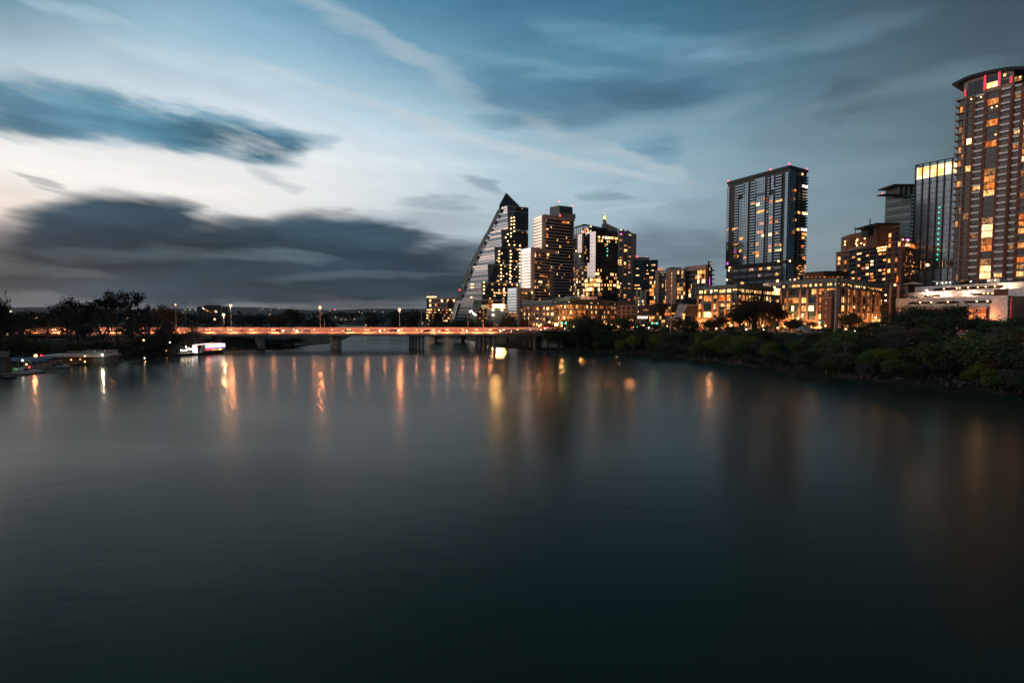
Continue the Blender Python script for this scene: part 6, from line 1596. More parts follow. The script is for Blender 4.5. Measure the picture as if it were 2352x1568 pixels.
# globe lamps and street lamps on the bank
def small_lamp(px, py, D, m, r, label, group='lamps along the bank street'):
    p = at(px, py, D); g = gz(p.x, D); t = thing('street_lamp', label, 'street lamp', (p.x, D, g), group)
    b = MB(); b.tube((p.x,D,g-.2),(p.x,D,p.z-r*.8),.09,.06,n=6); b.build('pole', ['black'], t); b = MB(); b.ball(p, r*1.15, n=8, m=5); b.build('lamp_head', [m], t)
    lamp_or_fill('POINT', t, p+Vector((0,-r-.3,-.3)), 1200*(r/.36)**2 if m != 'globe' else 900*(r/.3)**2, (1.0,.42,.15), .25)
for i, (px,py,D,m,r) in enumerate(((1631.5,726,256,'sodium',.36),(1773,730,250,'globe',.5),(1780,734,252,'globe',.45),(1607,748,262,'globe',.3),(1629,748,262,'globe',.3),(1659,748,262,'globe',.28),(1713,745,256,'globe',.26),(1730,744,256,'globe',.3),(1802,750,250,'globe',.3),(1842,727,244,'globe',.3),(1850,745,244,'globe',.4),(1863,750,240,'globe',.3),
   (2002,762,226,'sodiumw',.36),(1991,762,228,'globe',.4),(2009,761,225,'globe',.35),(2076,751,205,'globe',.28),(2134,751,202,'globe',.26),(2197,751.5,200,'globe',.3),(2264,752.5,196,'globe',.2),(2272,753,196,'globe',.2),(2315,753.5,194,'globe',.34),(2335,753.5,194,'globe',.2),(2341,764,190,'globe',.2),
   (1393,744,266,'globe',.26),(1405,746,266,'globe',.26),(1451,733,300,'globe',.35),(1446,736,300,'globe',.35),(1453,736,298,'globe',.3),(1290,748,266,'globe',.3),(1318,750,264,'globe',.26),(1352,746,268,'globe',.32),(1420,750,262,'globe',.3),(1478,747,262,'globe',.3),(1532,749,256,'globe',.3),(1560,747,258,'globe',.28),(1680,747,254,'globe',.32),(1752,748,250,'globe',.34),(1884,752,238,'globe',.36),(1896,748,240,'globe',.3),(1968,752,230,'globe',.34),(2025,754,224,'globe',.3),(1238,748,275,'globe',.4),(1262,740,290,'globe',.5))):
    small_lamp(px, py, D, m, r, 'glowing orange lamp on slim dark post by bank street')

# ------------------------------------------------------------ left bank: docks, boats, lamps
def boat_hull(b, c, L, Wd, h, ang, mi=0, bow=.35):
    d = Vector((math.cos(ang), math.sin(ang))); n = Vector((-d.y, d.x)); c2 = Vector((c[0], c[1]))
    def ring(s, z): return [(*(c2+d*(L*x)+n*(Wd*y*s)), z) for x, y in ((-.5,-.5),(.5-bow,-.5),(.5-bow*.4,-.32),(.5,0),(.5-bow*.4,.32),(.5-bow,.5),(-.5,.5))]
    b.loft(ring(.8, c[2]-.3), ring(1, c[2]+h), mi); return d, n
def riverboat():
    # hull runs from bottom-left to right in the picture, showing its side
    a = on_z(*Z8(590,868), 0); c = on_z(*Z8(2105,772), 0); mid = (a+c)/2; t = thing('riverboat', 'white excursion riverboat with glowing awning, black hull and red lit windows', 'boat', (mid.x, mid.y, 0))
    F_ = Fac(a, c); L = F_.L; wd = 6.5
    b = MB(); o = [F_.pt(0,0), F_.pt(L*.9,0), F_.pt(L,0,-wd/2), F_.pt(L*.9,0,-wd), F_.pt(0,0,-wd)]
    b.loft([Vector((p.x,p.y,-.4)) for p in o], [Vector((p.x,p.y,.75)) for p in o]); b.build('hull', ['black'], t)
    u = lambda x, y=700: uat(F_, Z8, x, y); zz = lambda x, y: zat(F_, Z8, x, y)
    # cabin with windows
    zr = zz(1700,580); b = MB(); b.fbox(F_, u(1290), u(2005), .75, zr, -wd+.5, -.1); b.build('cabin', ['white'], t)
    W_ = Wins(t); x0 = 1530
    b = MB(); b.fbox(F_, u(1275), u(2005), .8, zz(1700,690), -.1, .05); b.build('black_band', ['black'], t)
    for i in range(9): W_.px(F_, Z8, x0+i*44, 640-i*3, x0+i*44+38, 690-i*2, random.choice(['lito','lito','lit']), -.04)
    b = MB(); b.ball(F_.pt(u(1430), zz(1430,640), .4), .32); b.build('lamp', ['red'], t)
    # glowing awning roof
    b = MB(); pts = [(1240,505),(1640,470),(1640,425),(1990,455),(2005,560),(1700,600),(1430,605),(1330,600)]
    q = [F_.pt(u(x,y), zz(x,y)) for x,y in ((1250,500),(1660,465),(1990,455),(2005,562),(1720,582),(1440,605))]
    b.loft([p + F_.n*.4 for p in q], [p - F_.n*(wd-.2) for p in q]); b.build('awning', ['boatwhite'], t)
    b = MB(); b.fbox(F_, u(1625), u(1700), zz(1660,480), zz(1660,420), -2, -1.2); b.build('pilot_box', ['white'], t)
    b = MB(); b.fbox(F_, u(1420), u(1990), zr-.25, zr, 0, .3); b.build('violet_strip', [em('violet_strip_light', (.35,.25,1.0), 1.6)], t)
    # stair ramp, white stern tower and black cage
    b = MB(); q = [F_.pt(u(x,y), zz(x,y)) for x,y in ((1260,500),(1340,500),(1265,760),(1170,770))]; b.loft([p + F_.n*.5 for p in q], [p - F_.n*1.6 for p in q]); b.build('stair_ramp', ['white'], t)
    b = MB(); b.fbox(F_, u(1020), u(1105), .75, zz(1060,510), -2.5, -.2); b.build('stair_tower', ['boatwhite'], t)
    b = MB()
    for x in (1100,1180,1262): b.fbox(F_, u(x), u(x)+.14, zz(1180,540), zz(1180,440), -.5, -.3)
    b.fbox(F_, u(1100), u(1262)+.14, zz(1180,452), zz(1180,440), -2, -.3); b.fbox(F_, u(1120), u(1240), .75, zz(1180,525), -2.5, -.5); b.build('top_cage', ['black'], t)
    # fore deck with lamps and rails
    b = MB(); b.fbox(F_, u(590), u(1020), .75, .95, -wd+.6, -.1); b.build('fore_deck', ['pale'], t)
    b = MB()
    for x in (590,650,715,770): b.fbox(F_, u(x), u(x)+.14, .95, 2.4, -.3, -.15)
    for z_ in (1.4,1.9,2.4): b.fbox(F_, u(590), u(775), z_-.06, z_+.06, -.3, -.15)
    b.build('rail', ['white'], t)
    lampballs(t, [F_.pt(u(x,y), zz(x,y), -1.2) for x,y in ((600,690),(670,690),(740,690),(800,670),(860,620),(880,665),(940,650),(970,640),(640,828),(720,828),(900,828),(980,828),(758,575))], .26, 'bulbw')
    W_.done()
riverboat()
def left_things():
    # blue hut and gangway
    a = on_z(*Z8(395,785), .6); t = thing('dock_hut', 'narrow blue dock hut beside the riverboat', 'hut', (a.x, a.y, .4))
    z = at(*Z8(400,545), a.y).z; w = 1.45
    b = MB(); b.box(a.x-w,a.x+w,a.y,a.y+2.6,.4,z-.25); b.build('wall', [mat('blue_hut_paint', (.10,.17,.34), .6, var=.15)], t); b = MB(); b.loft([(a.x-w-.2,a.y-.2,z-.25),(a.x+w+.2,a.y-.2,z-.25),(a.x+w+.2,a.y-.2,z),(a.x-w-.2,a.y-.2,z-.12)], [(a.x-w-.2,a.y+2.8,z-.25),(a.x+w+.2,a.y+2.8,z-.25),(a.x+w+.2,a.y+2.8,z),(a.x-w-.2,a.y+2.8,z-.12)]); b.build('roof', ['steel'], t); b = MB(); b.box(a.x-.5,a.x+.5,a.y-.05,a.y,.4,2.6); b.build('door', ['dark'], t)
    p0, p1 = on_z(*Z8(-250,790), .5), on_z(*Z8(580,840), .5); t = thing('floating_dock', 'low lit floating dock leading to the riverboat', 'dock', ((p0.x+p1.x)/2, p0.y, 0))
    b = MB(); b.box(p0.x, p1.x, p0.y-.5, p0.y+3.4, -.3, .42); b.build('deck', ['wood'], t); b = MB()
    for i in range(8): x = p0.x+(p1.x-p0.x)*i/7; b.tube((x,p0.y+3.3,.42),(x,p0.y+3.3,1.5),.05,n=4)
    b.tube((p0.x,p0.y+3.3,1.5),(p1.x,p0.y+3.3,1.5),.05,n=4); b.build('rail', ['steel'], t)
    lampballs(t, [(p0.x+2,p0.y+3,1.5),(p0.x+6,p0.y+3,1.5)], .18, 'globe')
    # houseboat-like dock house
    a = on_z(*Z7(790,440), .3); c = on_z(*Z7(1970,430), .3); D = 186
    x0, x1 = at(*Z7(800,300), D).x, at(*Z7(1970,300), D).x; zr = at(*Z7(1200,262), D).z
    t = thing('dock_house', 'long flat roofed dock house with a railed roof deck and a corrugated end', 'boathouse', ((x0+x1)/2, D, 0))
    b = MB(); b.box(x0-1, x1+.5, D-1, D+9, -.3, .5); b.build('float', ['wood'], t)
    b = MB(); b.box(x0-.4, x1+.4, D-.6, D+8, zr-.55, zr); b.build('roof', ['steel'], t)
    xe = at(*Z7(1760,300), D).x; b = MB(); b.box(xe, x1, D, D+7, .5, zr-.55); b.build('end_wall', ['teal'], t)
    b = MB(); b.box(x0, xe, D+2.5, D+7, .5, zr-.55); b.build('back_wall', ['wood'], t)
    b = MB()
    for i in range(9): x = x0+(xe-x0)*i/9; b.tube((x,D-.3,.5),(x,D-.3,zr-.55),.08,n=5)
    b.build('posts', ['black'], t); b = MB(); xr = at(*Z7(1340,262),D).x; zt = at(*Z7(1700,185),D).z
    for i in range(8): x = xr+(x1-xr)*i/7; b.tube((x,D-.4,zr),(x,D-.4,zt),.05,n=4); b.tube((x,D+7,zr),(x,D+7,zt),.05,n=4)
    for k in range(4): z_ = zr+(zt-zr)*(k+1)/4; b.tube((xr-(0 if k else 1),D-.4,z_),(x1,D-.4,z_),.04,n=4); b.tube((xr,D+7,z_),(x1,D+7,z_),.04,n=4); b.tube((x1,D-.4,z_),(x1,D+7,z_),.04,n=4)
    b.tube((xr-3,D-.4,zr),(xr,D-.4,zt),.05,n=4); b.build('roof_railing', ['band'], t)
    lampballs(t, [at(*Z7(1615,278), D-.9)], .26, 'sodiumw'); lampballs(t, [at(*Z7(1615,385), D-.5)], .2, 'bulb'); lampballs(t, [at(*Z7(1945,255), D-1.2)], .3, 'bulbw'); lamp_or_fill('POINT', t, at(*Z7(1945,255), D-2), 500, (1.0,.85,.6), .25); 
    p = at(*Z7(785,262), D-1); lampballs(t, [p], .18, 'red', 'beacon'); lampballs(t, [at(*Z7(1530,340), D+2.2), at(*Z7(1350,350), D+2.2)], .15, 'bulb')
    # blue canopy over dock
    D = 172; x0, x1 = at(*Z7(175,330),D).x, at(*Z7(955,310),D).x; z0, z1 = at(*Z7(500,370),D).z, at(*Z7(500,315),D).z
    t = thing('dock_canopy', 'long blue canvas canopy over the rental dock', 'canopy', ((x0+x1)/2, D, 0))
    b = MB(); b.loft([(x0,D-2,z0),(x1,D-2,z0),(x1,D+1.5,z1),(x0,D+1.5,z1)], [(x0,D-2,z0+.12),(x1,D-2,z0+.12),(x1,D+1.5,z1+.12),(x0,D+1.5,z1+.12)]); b.loft([(x0,D+1.5,z1),(x1,D+1.5,z1),(x1,D+5,z0),(x0,D+5,z0)], [(x0,D+1.5,z1+.12),(x1,D+1.5,z1+.12),(x1,D+5,z0+.12),(x0,D+5,z0+.12)]); b.build('canvas', ['bluecloth'], t)
    b = MB()
    for i in range(7):
        for y in (D-1.8, D+4.8): x = x0+.2+(x1-x0-.4)*i/6; b.tube((x,y,-.2),(x,y,z0),.08,n=5)
    b.build('posts', ['steel'], t); b = MB(); b.box(x0-.5,x1+2,D-2.6,D+6,-.3,.45); b.build('deck', ['wood'], t)
    for (x,y,m,r) in ((425,360,'bulbw',.24),(505,435,'sodium',.3)): lampballs(t, [at(*Z7(x,y), D-2.2)], r, m)
    b = MB(); p = at(*Z7(680,270), D+3); lp = thing('street_lamp', 'dazzling orange lamp post rising behind the blue dock canopy', 'street lamp', (p.x, p.y, .4)); b.tube((p.x,p.y,.4),(p.x,p.y,p.z),.09,n=6); b.build('pole', ['black'], lp); b = MB(); b.ball(p,.5); b.build('lamp_head', ['sodium'], lp); lamp_or_fill('POINT', lp, p+Vector((0,-.7,-.4)), 1500, (1.0,.40,.14), .3)
    # gable kiosk at frame edge
    D = 158; p = at(*Z7(110,255),D); t = thing('kiosk', 'small shingled gable roof kiosk at the left end of the dock', 'kiosk', (p.x,D,0)); zr, ze = at(*Z7(100,190),D).z, at(*Z7(100,300),D).z; xl, xr = p.x-4.2, at(*Z7(255,290),D).x
    b = MB(); b.loft([(xl,D-1.5,ze),(xr,D-1.5,ze),(xr-.9,D,zr),(xl,D,zr)], [(xl,D-1.5,ze+.12),(xr,D-1.5,ze+.12),(xr-.9,D,zr+.12),(xl,D,zr+.12)]); b.loft([(xl,D,zr),(xr-.9,D,zr),(xr,D+1.5,ze),(xl,D+1.5,ze)], [(xl,D,zr+.12),(xr-.9,D,zr+.12),(xr,D+1.5,ze+.12),(xl,D+1.5,ze+.12)]); b.build('roof', ['wood'], t)
    b = MB(); b.box(xl+.4,xr-1.2,D-1,D+.6,.4,ze); b.build('wall', ['wood'], t); b = MB(); b.box(xl-1,xr+6,D-3.2,D+4,-.3,.42); b.build('deck', ['wood'], t)
    for k, x in enumerate((1.0, 2.6)): b = MB(); b.box(xr+x,xr+x+1.1,D-1.2,D-.9,1.4,1.85); b.build('green_sign', [em('green_sign_light', (.2,.8,.25), .35)], t); break
    # boats
    def rental(zx, zy, L, ang, label, m, canopy=False, light=None):
        p = on_z(*Z7(zx,zy), 0); t = thing('rental_boat', label, 'boat', (p.x,p.y,0), 'boats moored at the left bank')
        b = MB(); d, n = boat_hull(b, (p.x,p.y,0), L, 2.1, .55, ang); b.build('hull', [m], t)
        b = MB(); q = Vector((p.x,p.y)) - d*L*.1; b.prism([q-d*.5-n*.5,q+d*.5-n*.5,q+d*.5+n*.5,q-d*.5+n*.5], .5, 1.15); b.build('console', ['dark'], t)
        b = MB(); q = Vector((p.x,p.y)) - d*L*.38; b.prism([q-d*.3-n*.8,q+d*.3-n*.8,q+d*.3+n*.8,q-d*.3+n*.8], .5, .95); b.build('seat', ['steel'], t)
        if canopy:
            b = MB(); q = Vector((p.x,p.y)); b.prism([q-d*L*.3-n*.95,q+d*L*.2-n*.95,q+d*L*.2+n*.95,q-d*L*.3+n*.95], 2.2, 2.32); c_ = b.build('canopy', [m], t); b = MB()
            for s in (-.28,.18):
                for w in (-.85,.85): e = q+d*L*s+n*w; b.tube((*e,.5),(*e,2.2),.04,n=4)
            b.build('canopy_posts', ['steel'], c_)
        if light: lampballs(t, [Vector((p.x,p.y,1.5))], .17, light)
    rental(560,580,7.5,.12,'white motor boat with a small red light at the left dock','white',False,'red')
    rental(60,705,6.5,.2,'dark open boat at the lower left corner of the picture','dark')
    rental(1090,500,6.0,.5,'white boat with raised canopy in front of the dock house','white',True)
    rental(1190,487,4.2,.05,'bright white pedal boat with a flat ramp by the dock house','white')
    rental(1640,447,8.5,.03,'long low dark boat moored along the dock house','black')
    rental(2060,385,6.0,.2,'grey covered boat right of the dock house under the trees','steel',True)
    rental(340,545,4.0,.1,'small white dinghy tied under the blue canopy','white')
    # boats far side of the bridge
    for (zx,zy,lb) in ((320,520,'pale moored boat under the left end of the bridge'),(455,520,'pale boat under the bridge right of the riverboat'),(535,515,'narrow pale boat by the first bridge pier'),(1175,555,'pale boat at the wooded point beyond the bridge')):
        p = on_z(*ZB(zx,zy+22), .1); t = thing('moored_boat', lb, 'boat', (p.x,p.y,0), 'boats moored beyond the bridge'); b = MB(); boat_hull(b, (p.x,p.y,.1), 7, 2.4, .7, .05); b.build('hull', ['white'], t); b = MB(); b.box(p.x-1.6,p.x+.6,p.y-.8,p.y+.8,.8,1.7); b.build('cabin', ['pale'], t)
    # loose lamps on the left bank
    for (px,py,D,m,r,lb) in ((330,781,205,'globe',.3,'warm lamp low among the left bank trees'),(83.5,731,330,'farl',.7,'yellow lamp high among the left bank trees'),(292,731,330,'farl',.6,'faint lamp behind the tallest bare trees'),(374,739,330,'farw',.5,'small white lamp left of the bridge end trees'),(394,740,330,'farl',.55,'small warm lamp just left of the bridge end trees'),(334,831,198,'globe',.22,'lamp at the waterline below the bare trees'),(332,822,200,'bulbw',.16,'tiny white lamp above the waterline lamp'),(24,715,420,'farw',1.0,'pale lamp on the far left rise'),(10,747,300,'farl',.9,'orange lamp at the left edge of the picture'),(493,733,420,'farl',.9,'orange lamp left of the dazzling yellow lamp'),(390,786,215,'bulbw',.2,'white string lamp above the gangway')):
        p = at(px,py,D); g = gz(p.x,D); t = thing('bank_lamp', lb, 'lamp', (p.x,D,g)); b = MB(); b.tube((p.x,D,g-.3),(p.x,D,p.z-r*.7),.06,n=5); b.build('pole', ['black'], t); b = MB(); b.ball(p,r,n=6,m=4); b.build('lamp_head', [m], t)
left_things()
# dark office block above the left bank, far
t = thing('office_building', 'small dark distant office block with a few lit windows over the left bank', 'office building', (at(*ZB(325,250),560).x, 560, 6))
p0, p1 = at(*ZB(205,180),560), at(*ZB(443,260),560); b = MB(); b.box(p0.x,p1.x,560,575,5,p0.z); b.box(p0.x+6,p1.x-8,563,575,p0.z,p0.z+1.5); b.build('wall', ['dark'], t); F_ = Fac((p0.x,560),(p1.x,560)); W_ = Wins(t)
b = MB()
for i in range(5): zz = 8+i*(p0.z-8)/5; b.fbox(F_, 0, F_.L, zz-.2, zz+.2, 0, .4)
b.build('ledges', ['black'], t)
for (x,y) in ((262,195),(275,205),(285,212),(300,215),(325,228),(310,225),(345,240),(385,228),(395,222),(402,235),(392,240),(380,238)): W_.px(F_, ZB, x-6, y-4, x+6, y+4, random.choice(['litw','lit','litd']), .1)
W_.done()
t = thing('lake_house', 'small floodlit white house on the far shore beyond the bridge', 'house', (at(*ZB(1895,350),520).x, 520, 4)); p0, p1 = at(*ZB(1868,322),520), at(*ZB(1922,385),520)
b = MB(); b.box(p0.x,p1.x,520,528,3,p0.z-1.2); b.build('wall', ['white'], t); b = MB(); b.loft([(p0.x-.6,519.5,p0.z-1.2),(p1.x+.6,519.5,p0.z-1.2),((p0.x+p1.x)/2,519.5,p0.z+.6)], [(p0.x-.6,528.5,p0.z-1.2),(p1.x+.6,528.5,p0.z-1.2),((p0.x+p1.x)/2,528.5,p0.z+.6)]); b.build('roof', ['steel'], t)
b = MB(); b.ball(at(*ZB(1897,362),518), .55); b.build('lamp', ['bulbw'], t)
# arched bridge far up the lake
t = thing('arched_bridge', 'distant dark arched bridge far up the lake', 'bridge', (at(*ZB(1450,330),770).x, 770, 0))
D = 770; xl, xr = at(*ZB(1130,330),D).x, at(*ZB(2250,330),D).x; zt, zd = at(*ZB(1400,316),D).z, at(*ZB(1400,340),D).z
b = MB(); b.box(xl,xr,D,D+12,zd,zt); b.build('deck', ['dark'], t)
prev = None
sp_ = [at(*ZB(x,330),D).x for x in (1185,1305,1370,1480,1545,1640)]
for a, c in ((sp_[0],sp_[1]),(sp_[2],sp_[3]),(sp_[4],sp_[5])):
    n = 10; top = [(a+(c-a)*i/n) for i in range(n+1)]
    b = MB(); arch_ = [(x, D, .3+ (zd-.9)*math.sin(PI*i/n)**.5) for i, x in enumerate(top)]
    o = [(a,D,zd),(c,D,zd)][::-1]
    for i in range(n): b.hexa([(top[i],D,arch_[i][2]),(top[i+1],D,arch_[i+1][2]),(top[i+1],D+12,arch_[i+1][2]),(top[i],D+12,arch_[i][2]),(top[i],D,zd),(top[i+1],D,zd),(top[i+1],D+12,zd),(top[i],D+12,zd)])
    b.build('arch', ['dark'], t)
for x in (sp_[1],sp_[3]): b = MB(); b.box(x, x+3.5, D, D+12, -2, zd); b.build('pier', ['dark'], t)
b = MB(); b.box(sp_[1]+12,sp_[1]+15,D,D+12,-2,zd); b.build('pier', ['dark'], t)

# far lamps on the hills and the wooded shore
FL_ = [(598,712,3000,'farl'),(640,709.5,3300,'farl'),(676,714,2600,'farl'),(675,711,3300,'farl'),(622,711.5,3300,'farl'),(757,714,2800,'farl'),(769,710.5,3200,'red'),(708,729,1500,'farl'),(771,728.5,900,'farl'),(604,709.5,3300,'farl'),(825,716,2600,'farl'),(832,719,2200,'farw'),(808,721.5,2000,'farl'),(828,717.5,2500,'farl'),(866,723,1500,'farl'),(905,730,900,'farl'),(904,723.5,1500,'farw'),(897,720.5,1900,'farl'),(893,718.5,2400,'farw'),(880,716.5,2600,'farl'),(928,735.5,700,'farl'),(934,736.5,700,'farl'),(784,733.5,700,'farl'),(794,734,800,'farl'),(814,733,760,'farl'),(784,739.5,600,'farw'),(677,732.5,900,'farl'),(650,728,1600,'farl'),(680,724.5,1900,'farl'),(717,725.5,1700,'farw'),(425,711,700,'farw'),(436,711,700,'farw'),(449,711,700,'farw'),(420,717,640,'farl'),(971,742,430,'farl'),(984,744,420,'farl'),(996,745,420,'globe'),(645,726.5,1500,'redstrip'),(950,735,600,'farl'),(860,714.5,2900,'farl'),(850,721,2000,'farl'),(740,720,2000,'farl'),(620,722,1700,'farl')]
for px, py, D, m in FL_:
    p = at(px, py, D); r = D*.0006 + .08
    if D > 1450:
        t = thing('hillside_lamp', 'tiny lamp shining on the distant wooded hills', 'lamp', p, 'lamps scattered over the far hills')
    else: t = thing('shore_lamp', 'small lamp among the dark trees of the far shore', 'lamp', p, 'lamps along the far shore')
    b = MB(); b.ball(p, r, n=6, m=4); b.build('lamp_head', [m], t)
    zl_ = 6 if D <= 1450 else p.z - r*6
    b = MB(); b.tube((p.x,p.y,min(zl_, p.z-r)), (p.x,p.y,p.z-r), r*.15, n=4); b.build('pole', ['black'], t)

# ------------------------------------------------------------ trees
def leafmesh(name, pts, size, m, asp=1.7):
    n = len(pts); P = np.array(pts)
    a = rng.normal(size=(n,3)); a /= np.linalg.norm(a,axis=1)[:,None]
    c = rng.normal(size=(n,3)); c -= (c*a).sum(1)[:,None]*a; c /= np.linalg.norm(c,axis=1)[:,None]
    s = size*(.6+.8*rng.random(n))[:,None]
    v = np.stack([P-a*s*.5*asp, P+c*s*.42, P+a*s*.5*asp, P-c*s*.42], 1).reshape(-1,3)
    f = np.arange(4*n).reshape(-1,4)
    me = bpy.data.meshes.new(name); me.from_pydata(v.tolist(), [], f.tolist()); me.materials.append(MT[m]); me.update(); return me
def make_tree(kind, seed, m, H=10.0):
    R = random.Random(seed); wood = MB(); leaves = []
    def clump(p, r, n, sq=.75):
        for _ in range(n):
            d = Vector((R.gauss(0,1), R.gauss(0,1), R.gauss(0,1)*sq)); d.normalize(); leaves.append(p + d*(r*R.random()**.45))
    def limb(p, d, L, r, lev):
        segs = 3 if lev < 2 else 2; q = p.copy()
        for i in range(segs):
            d2 = (d + Vector((R.gauss(0,.16),R.gauss(0,.16),R.gauss(0,.10)+.05))).normalized()
            q2 = q + d2*(L/segs); ra, rb = r*(1-.28*i/segs*1.5), r*(1-.28*(i+1)/segs*1.5)
            wood.tube(q, q2, ra, rb, 6 if lev == 0 else (5 if lev == 1 else 3), cap=False); q, d = q2, d2
        mx = spec['lev']
        if lev < mx:
            for k in range(spec['kids'][lev]):
                t = 2*PI*(k + R.random()*.7)/spec['kids'][lev]; up = R.uniform(*spec['up'])
                side = Vector((math.cos(t), math.sin(t), 0)); nd = (side*(1-up) + Vector((0,0,up)) + d*.35).normalized()
                limb(q if R.random() < .6 else p.lerp(q, R.uniform(.55,.95)), nd, L*R.uniform(*spec['len']), r*.55, lev+1)
        if lev >= spec['from']: clump(q, spec['cr']*R.uniform(.6,1.2), int(spec['nl']*R.uniform(.4,1.4)), spec.get('sq',.75))
    SP = dict(
      oak=dict(lev=3, kids=(7,4,3), up=(-.12,.75), len=(.5,.78), cr=1.15, nl=40, size=.34, trunk=.26, r=.30, **{'from':2}),
      bush=dict(lev=2, kids=(7,5), up=(.1,.7), len=(.6,.95), cr=1.35, nl=105, size=.34, trunk=.24, r=.18, **{'from':1}),
      willow=dict(lev=2, kids=(6,5), up=(.3,.8), len=(.5,.8), cr=1.25, nl=130, size=.30, trunk=.34, r=.2, sq=1.5, **{'from':1}),
      bare=dict(lev=4, kids=(5,3,3,3), up=(.35,.75), len=(.55,.72), cr=.6, nl=5, size=.16, trunk=.34, r=.19, **{'from':3}),
      flat=dict(lev=3, kids=(5,4,4), up=(.12,.45), len=(.5,.7), cr=.95, nl=20, size=.26, trunk=.52, r=.17, sq=.35, **{'from':2}),
      column=dict(lev=2, kids=(9,4), up=(.2,.6), len=(.28,.5), cr=.8, nl=75, size=.28, trunk=.62, r=.2, sq=1.2, **{'from':1}),
    )
    spec = SP[kind]
    limb(Vector((0,0,-.4)), Vector((R.gauss(0,.05),R.gauss(0,.05),1)), H*spec['trunk'], H*.03*spec['r']/.2, 0)
    zs = [p.z for p in leaves]; top = sorted(zs)[int(len(zs)*.985)] if zs else H
    k = H/top
    wood.v = [(x*k,y*k,z*k if z > -.3 else z) for x,y,z in wood.v]; leaves = [p*k for p in leaves]
    rad = sorted(math.hypot(p.x,p.y) for p in leaves)[int(len(leaves)*.93)]
    return wood.mesh('trunk', ['barkpale' if kind == 'bare' else 'bark']), leafmesh('crown', leaves, spec['size'], m), rad
PROTO = {}
def proto(kind, m, v):
    key = (kind, m, v)
    if key not in PROTO: PROTO[key] = make_tree(kind, hash((kind, v)) % 1000 if False else sum(map(ord, kind))*7+v*31, m)
    return PROTO[key]
HUE = {'leaf_dark':'dark green', 'leaf_mid':'dull green', 'leaf_yel':'yellow green', 'leaf_grey':'grey leafless', 'leaf_brown':'rusty brown', 'leaf_far':'black silhouetted'}
KND = {'oak':('tree','spreading tree'), 'bush':('bush','round bush'), 'willow':('willow_tree','drooping willow'), 'bare':('bare_tree','bare branched tree'), 'flat':('bare_tree','tall flat topped tree'), 'column':('pine_tree','narrow pine')}
def tree(kind, m, x, y, H, where, group, wid=None, v=None):
    v = random.randrange(3) if v is None else v
    wd, cr, rad = proto(kind, m, v)
    g = gz(x, y); n, kn = KND[kind]
    hue = HUE[m] if not (kind == 'bare' and m == 'leaf_grey') else 'grey'
    if kind == 'flat': hue = 'black'
    t = thing(n, f'{hue} {kn} {where}', 'bush' if kind == 'bush' else 'tree', (x, y, g-.1), group)
    s = H/10; sx = s if wid is None else wid/2/rad
    t.scale = (sx, sx, s); t.rotation_euler.z = random.uniform(0, 6.28)
    for nm, me in (('trunk' if kind != 'bush' else 'stem', wd), ('crown', cr)):
        o = bpy.data.objects.new(nm, me); COL.objects.link(o); o.parent = t
    return t
def zone(px):
    for lim, s in ((1300,'by bridge end'),(1470,'below west offices'),(1590,'below city hall'),(1800,'below five storey office'),(1890,'below gazebo'),(1960,'below bell tower'),(2070,'below car park'),(2210,'below left garage half'),(2500,'below right garage half')):
        if px < lim: return s
placed = []
def free(x, y, d):
    for a, c, r in placed:
        if math.hypot(a-x, c-y) < d + r: return False
    return True
# trees with their own place in the picture: (kind, colour, px, base depth, top y, width px)
def big(kind, m, px, D, ytop, wpx, where, group, v=None):
    while sd1(at(px, ytop, D).x, D) < 1.2 and D < 340: D += 3
    p = at(px, ytop, D); g = gz(p.x, D); placed.append((p.x, D, 1.5))
    return tree(kind, m, p.x, D, p.z-g, where, group, wpx*D/FPX, v)
SG = 'street trees in front of the offices'
for a in (('oak','leaf_brown',1738,246,682,96,0),('oak','leaf_dark',1708,250,703,66,1),('oak','leaf_brown',1782,248,694,56,2),('oak','leaf_dark',1955,236,718,58,1),('oak','leaf_brown',1655,252,728,50,2),('oak','leaf_dark',1630,256,735,40,0),('oak','leaf_dark',1345,268,725,96,1),('oak','leaf_dark',1310,270,735,50,2),('oak','leaf_mid',1435,262,727,56,0),('oak','leaf_brown',1205,290,730,34,1),('oak','leaf_dark',1165,292,726,44,2),('oak','leaf_dark',1060,300,732,70,0),('oak','leaf_dark',1115,296,734,50,1),('oak','leaf_dark',1000,320,738,40,2),('oak','leaf_mid',1500,258,736,40,1),('oak','leaf_brown',1560,258,733,50,0),('oak','leaf_dark',1830,240,733,44,2),('oak','leaf_dark',1865,240,737,34,1),('oak','leaf_brown',1815,244,738,30,0),('oak','leaf_dark',1990,230,740,30,0),('oak','leaf_mid',1590,258,738,40,2),('oak','leaf_mid',1258,254,757,34,0),('oak','leaf_dark',1240,256,762,26,1),('oak','leaf_dark',1282,252,755,40,2),('oak','leaf_dark',1328,256,748,44,0),('oak','leaf_mid',1372,254,750,40,1),('oak','leaf_dark',1472,250,748,40,2),('oak','leaf_mid',1530,246,750,38,0),('oak','leaf_dark',1575,244,749,38,1),('oak','leaf_dark',1680,242,750,40,2),('oak','leaf_mid',1900,226,752,44,0),('oak','leaf_dark',1965,220,748,50,1),('oak','leaf_dark',2020,214,738,56,2),('oak','leaf_mid',2040,206,748,60,0),('oak','leaf_dark',1395,264,742,50,0),('oak','leaf_brown',1262,276,742,36,1)):
    k, m, px, D, yt, w, v = a; big(k, m, px, D, yt, w, 'on the street ' + zone(px).replace('below','before'), SG, v)
BG = 'trees and bushes on the north bank'
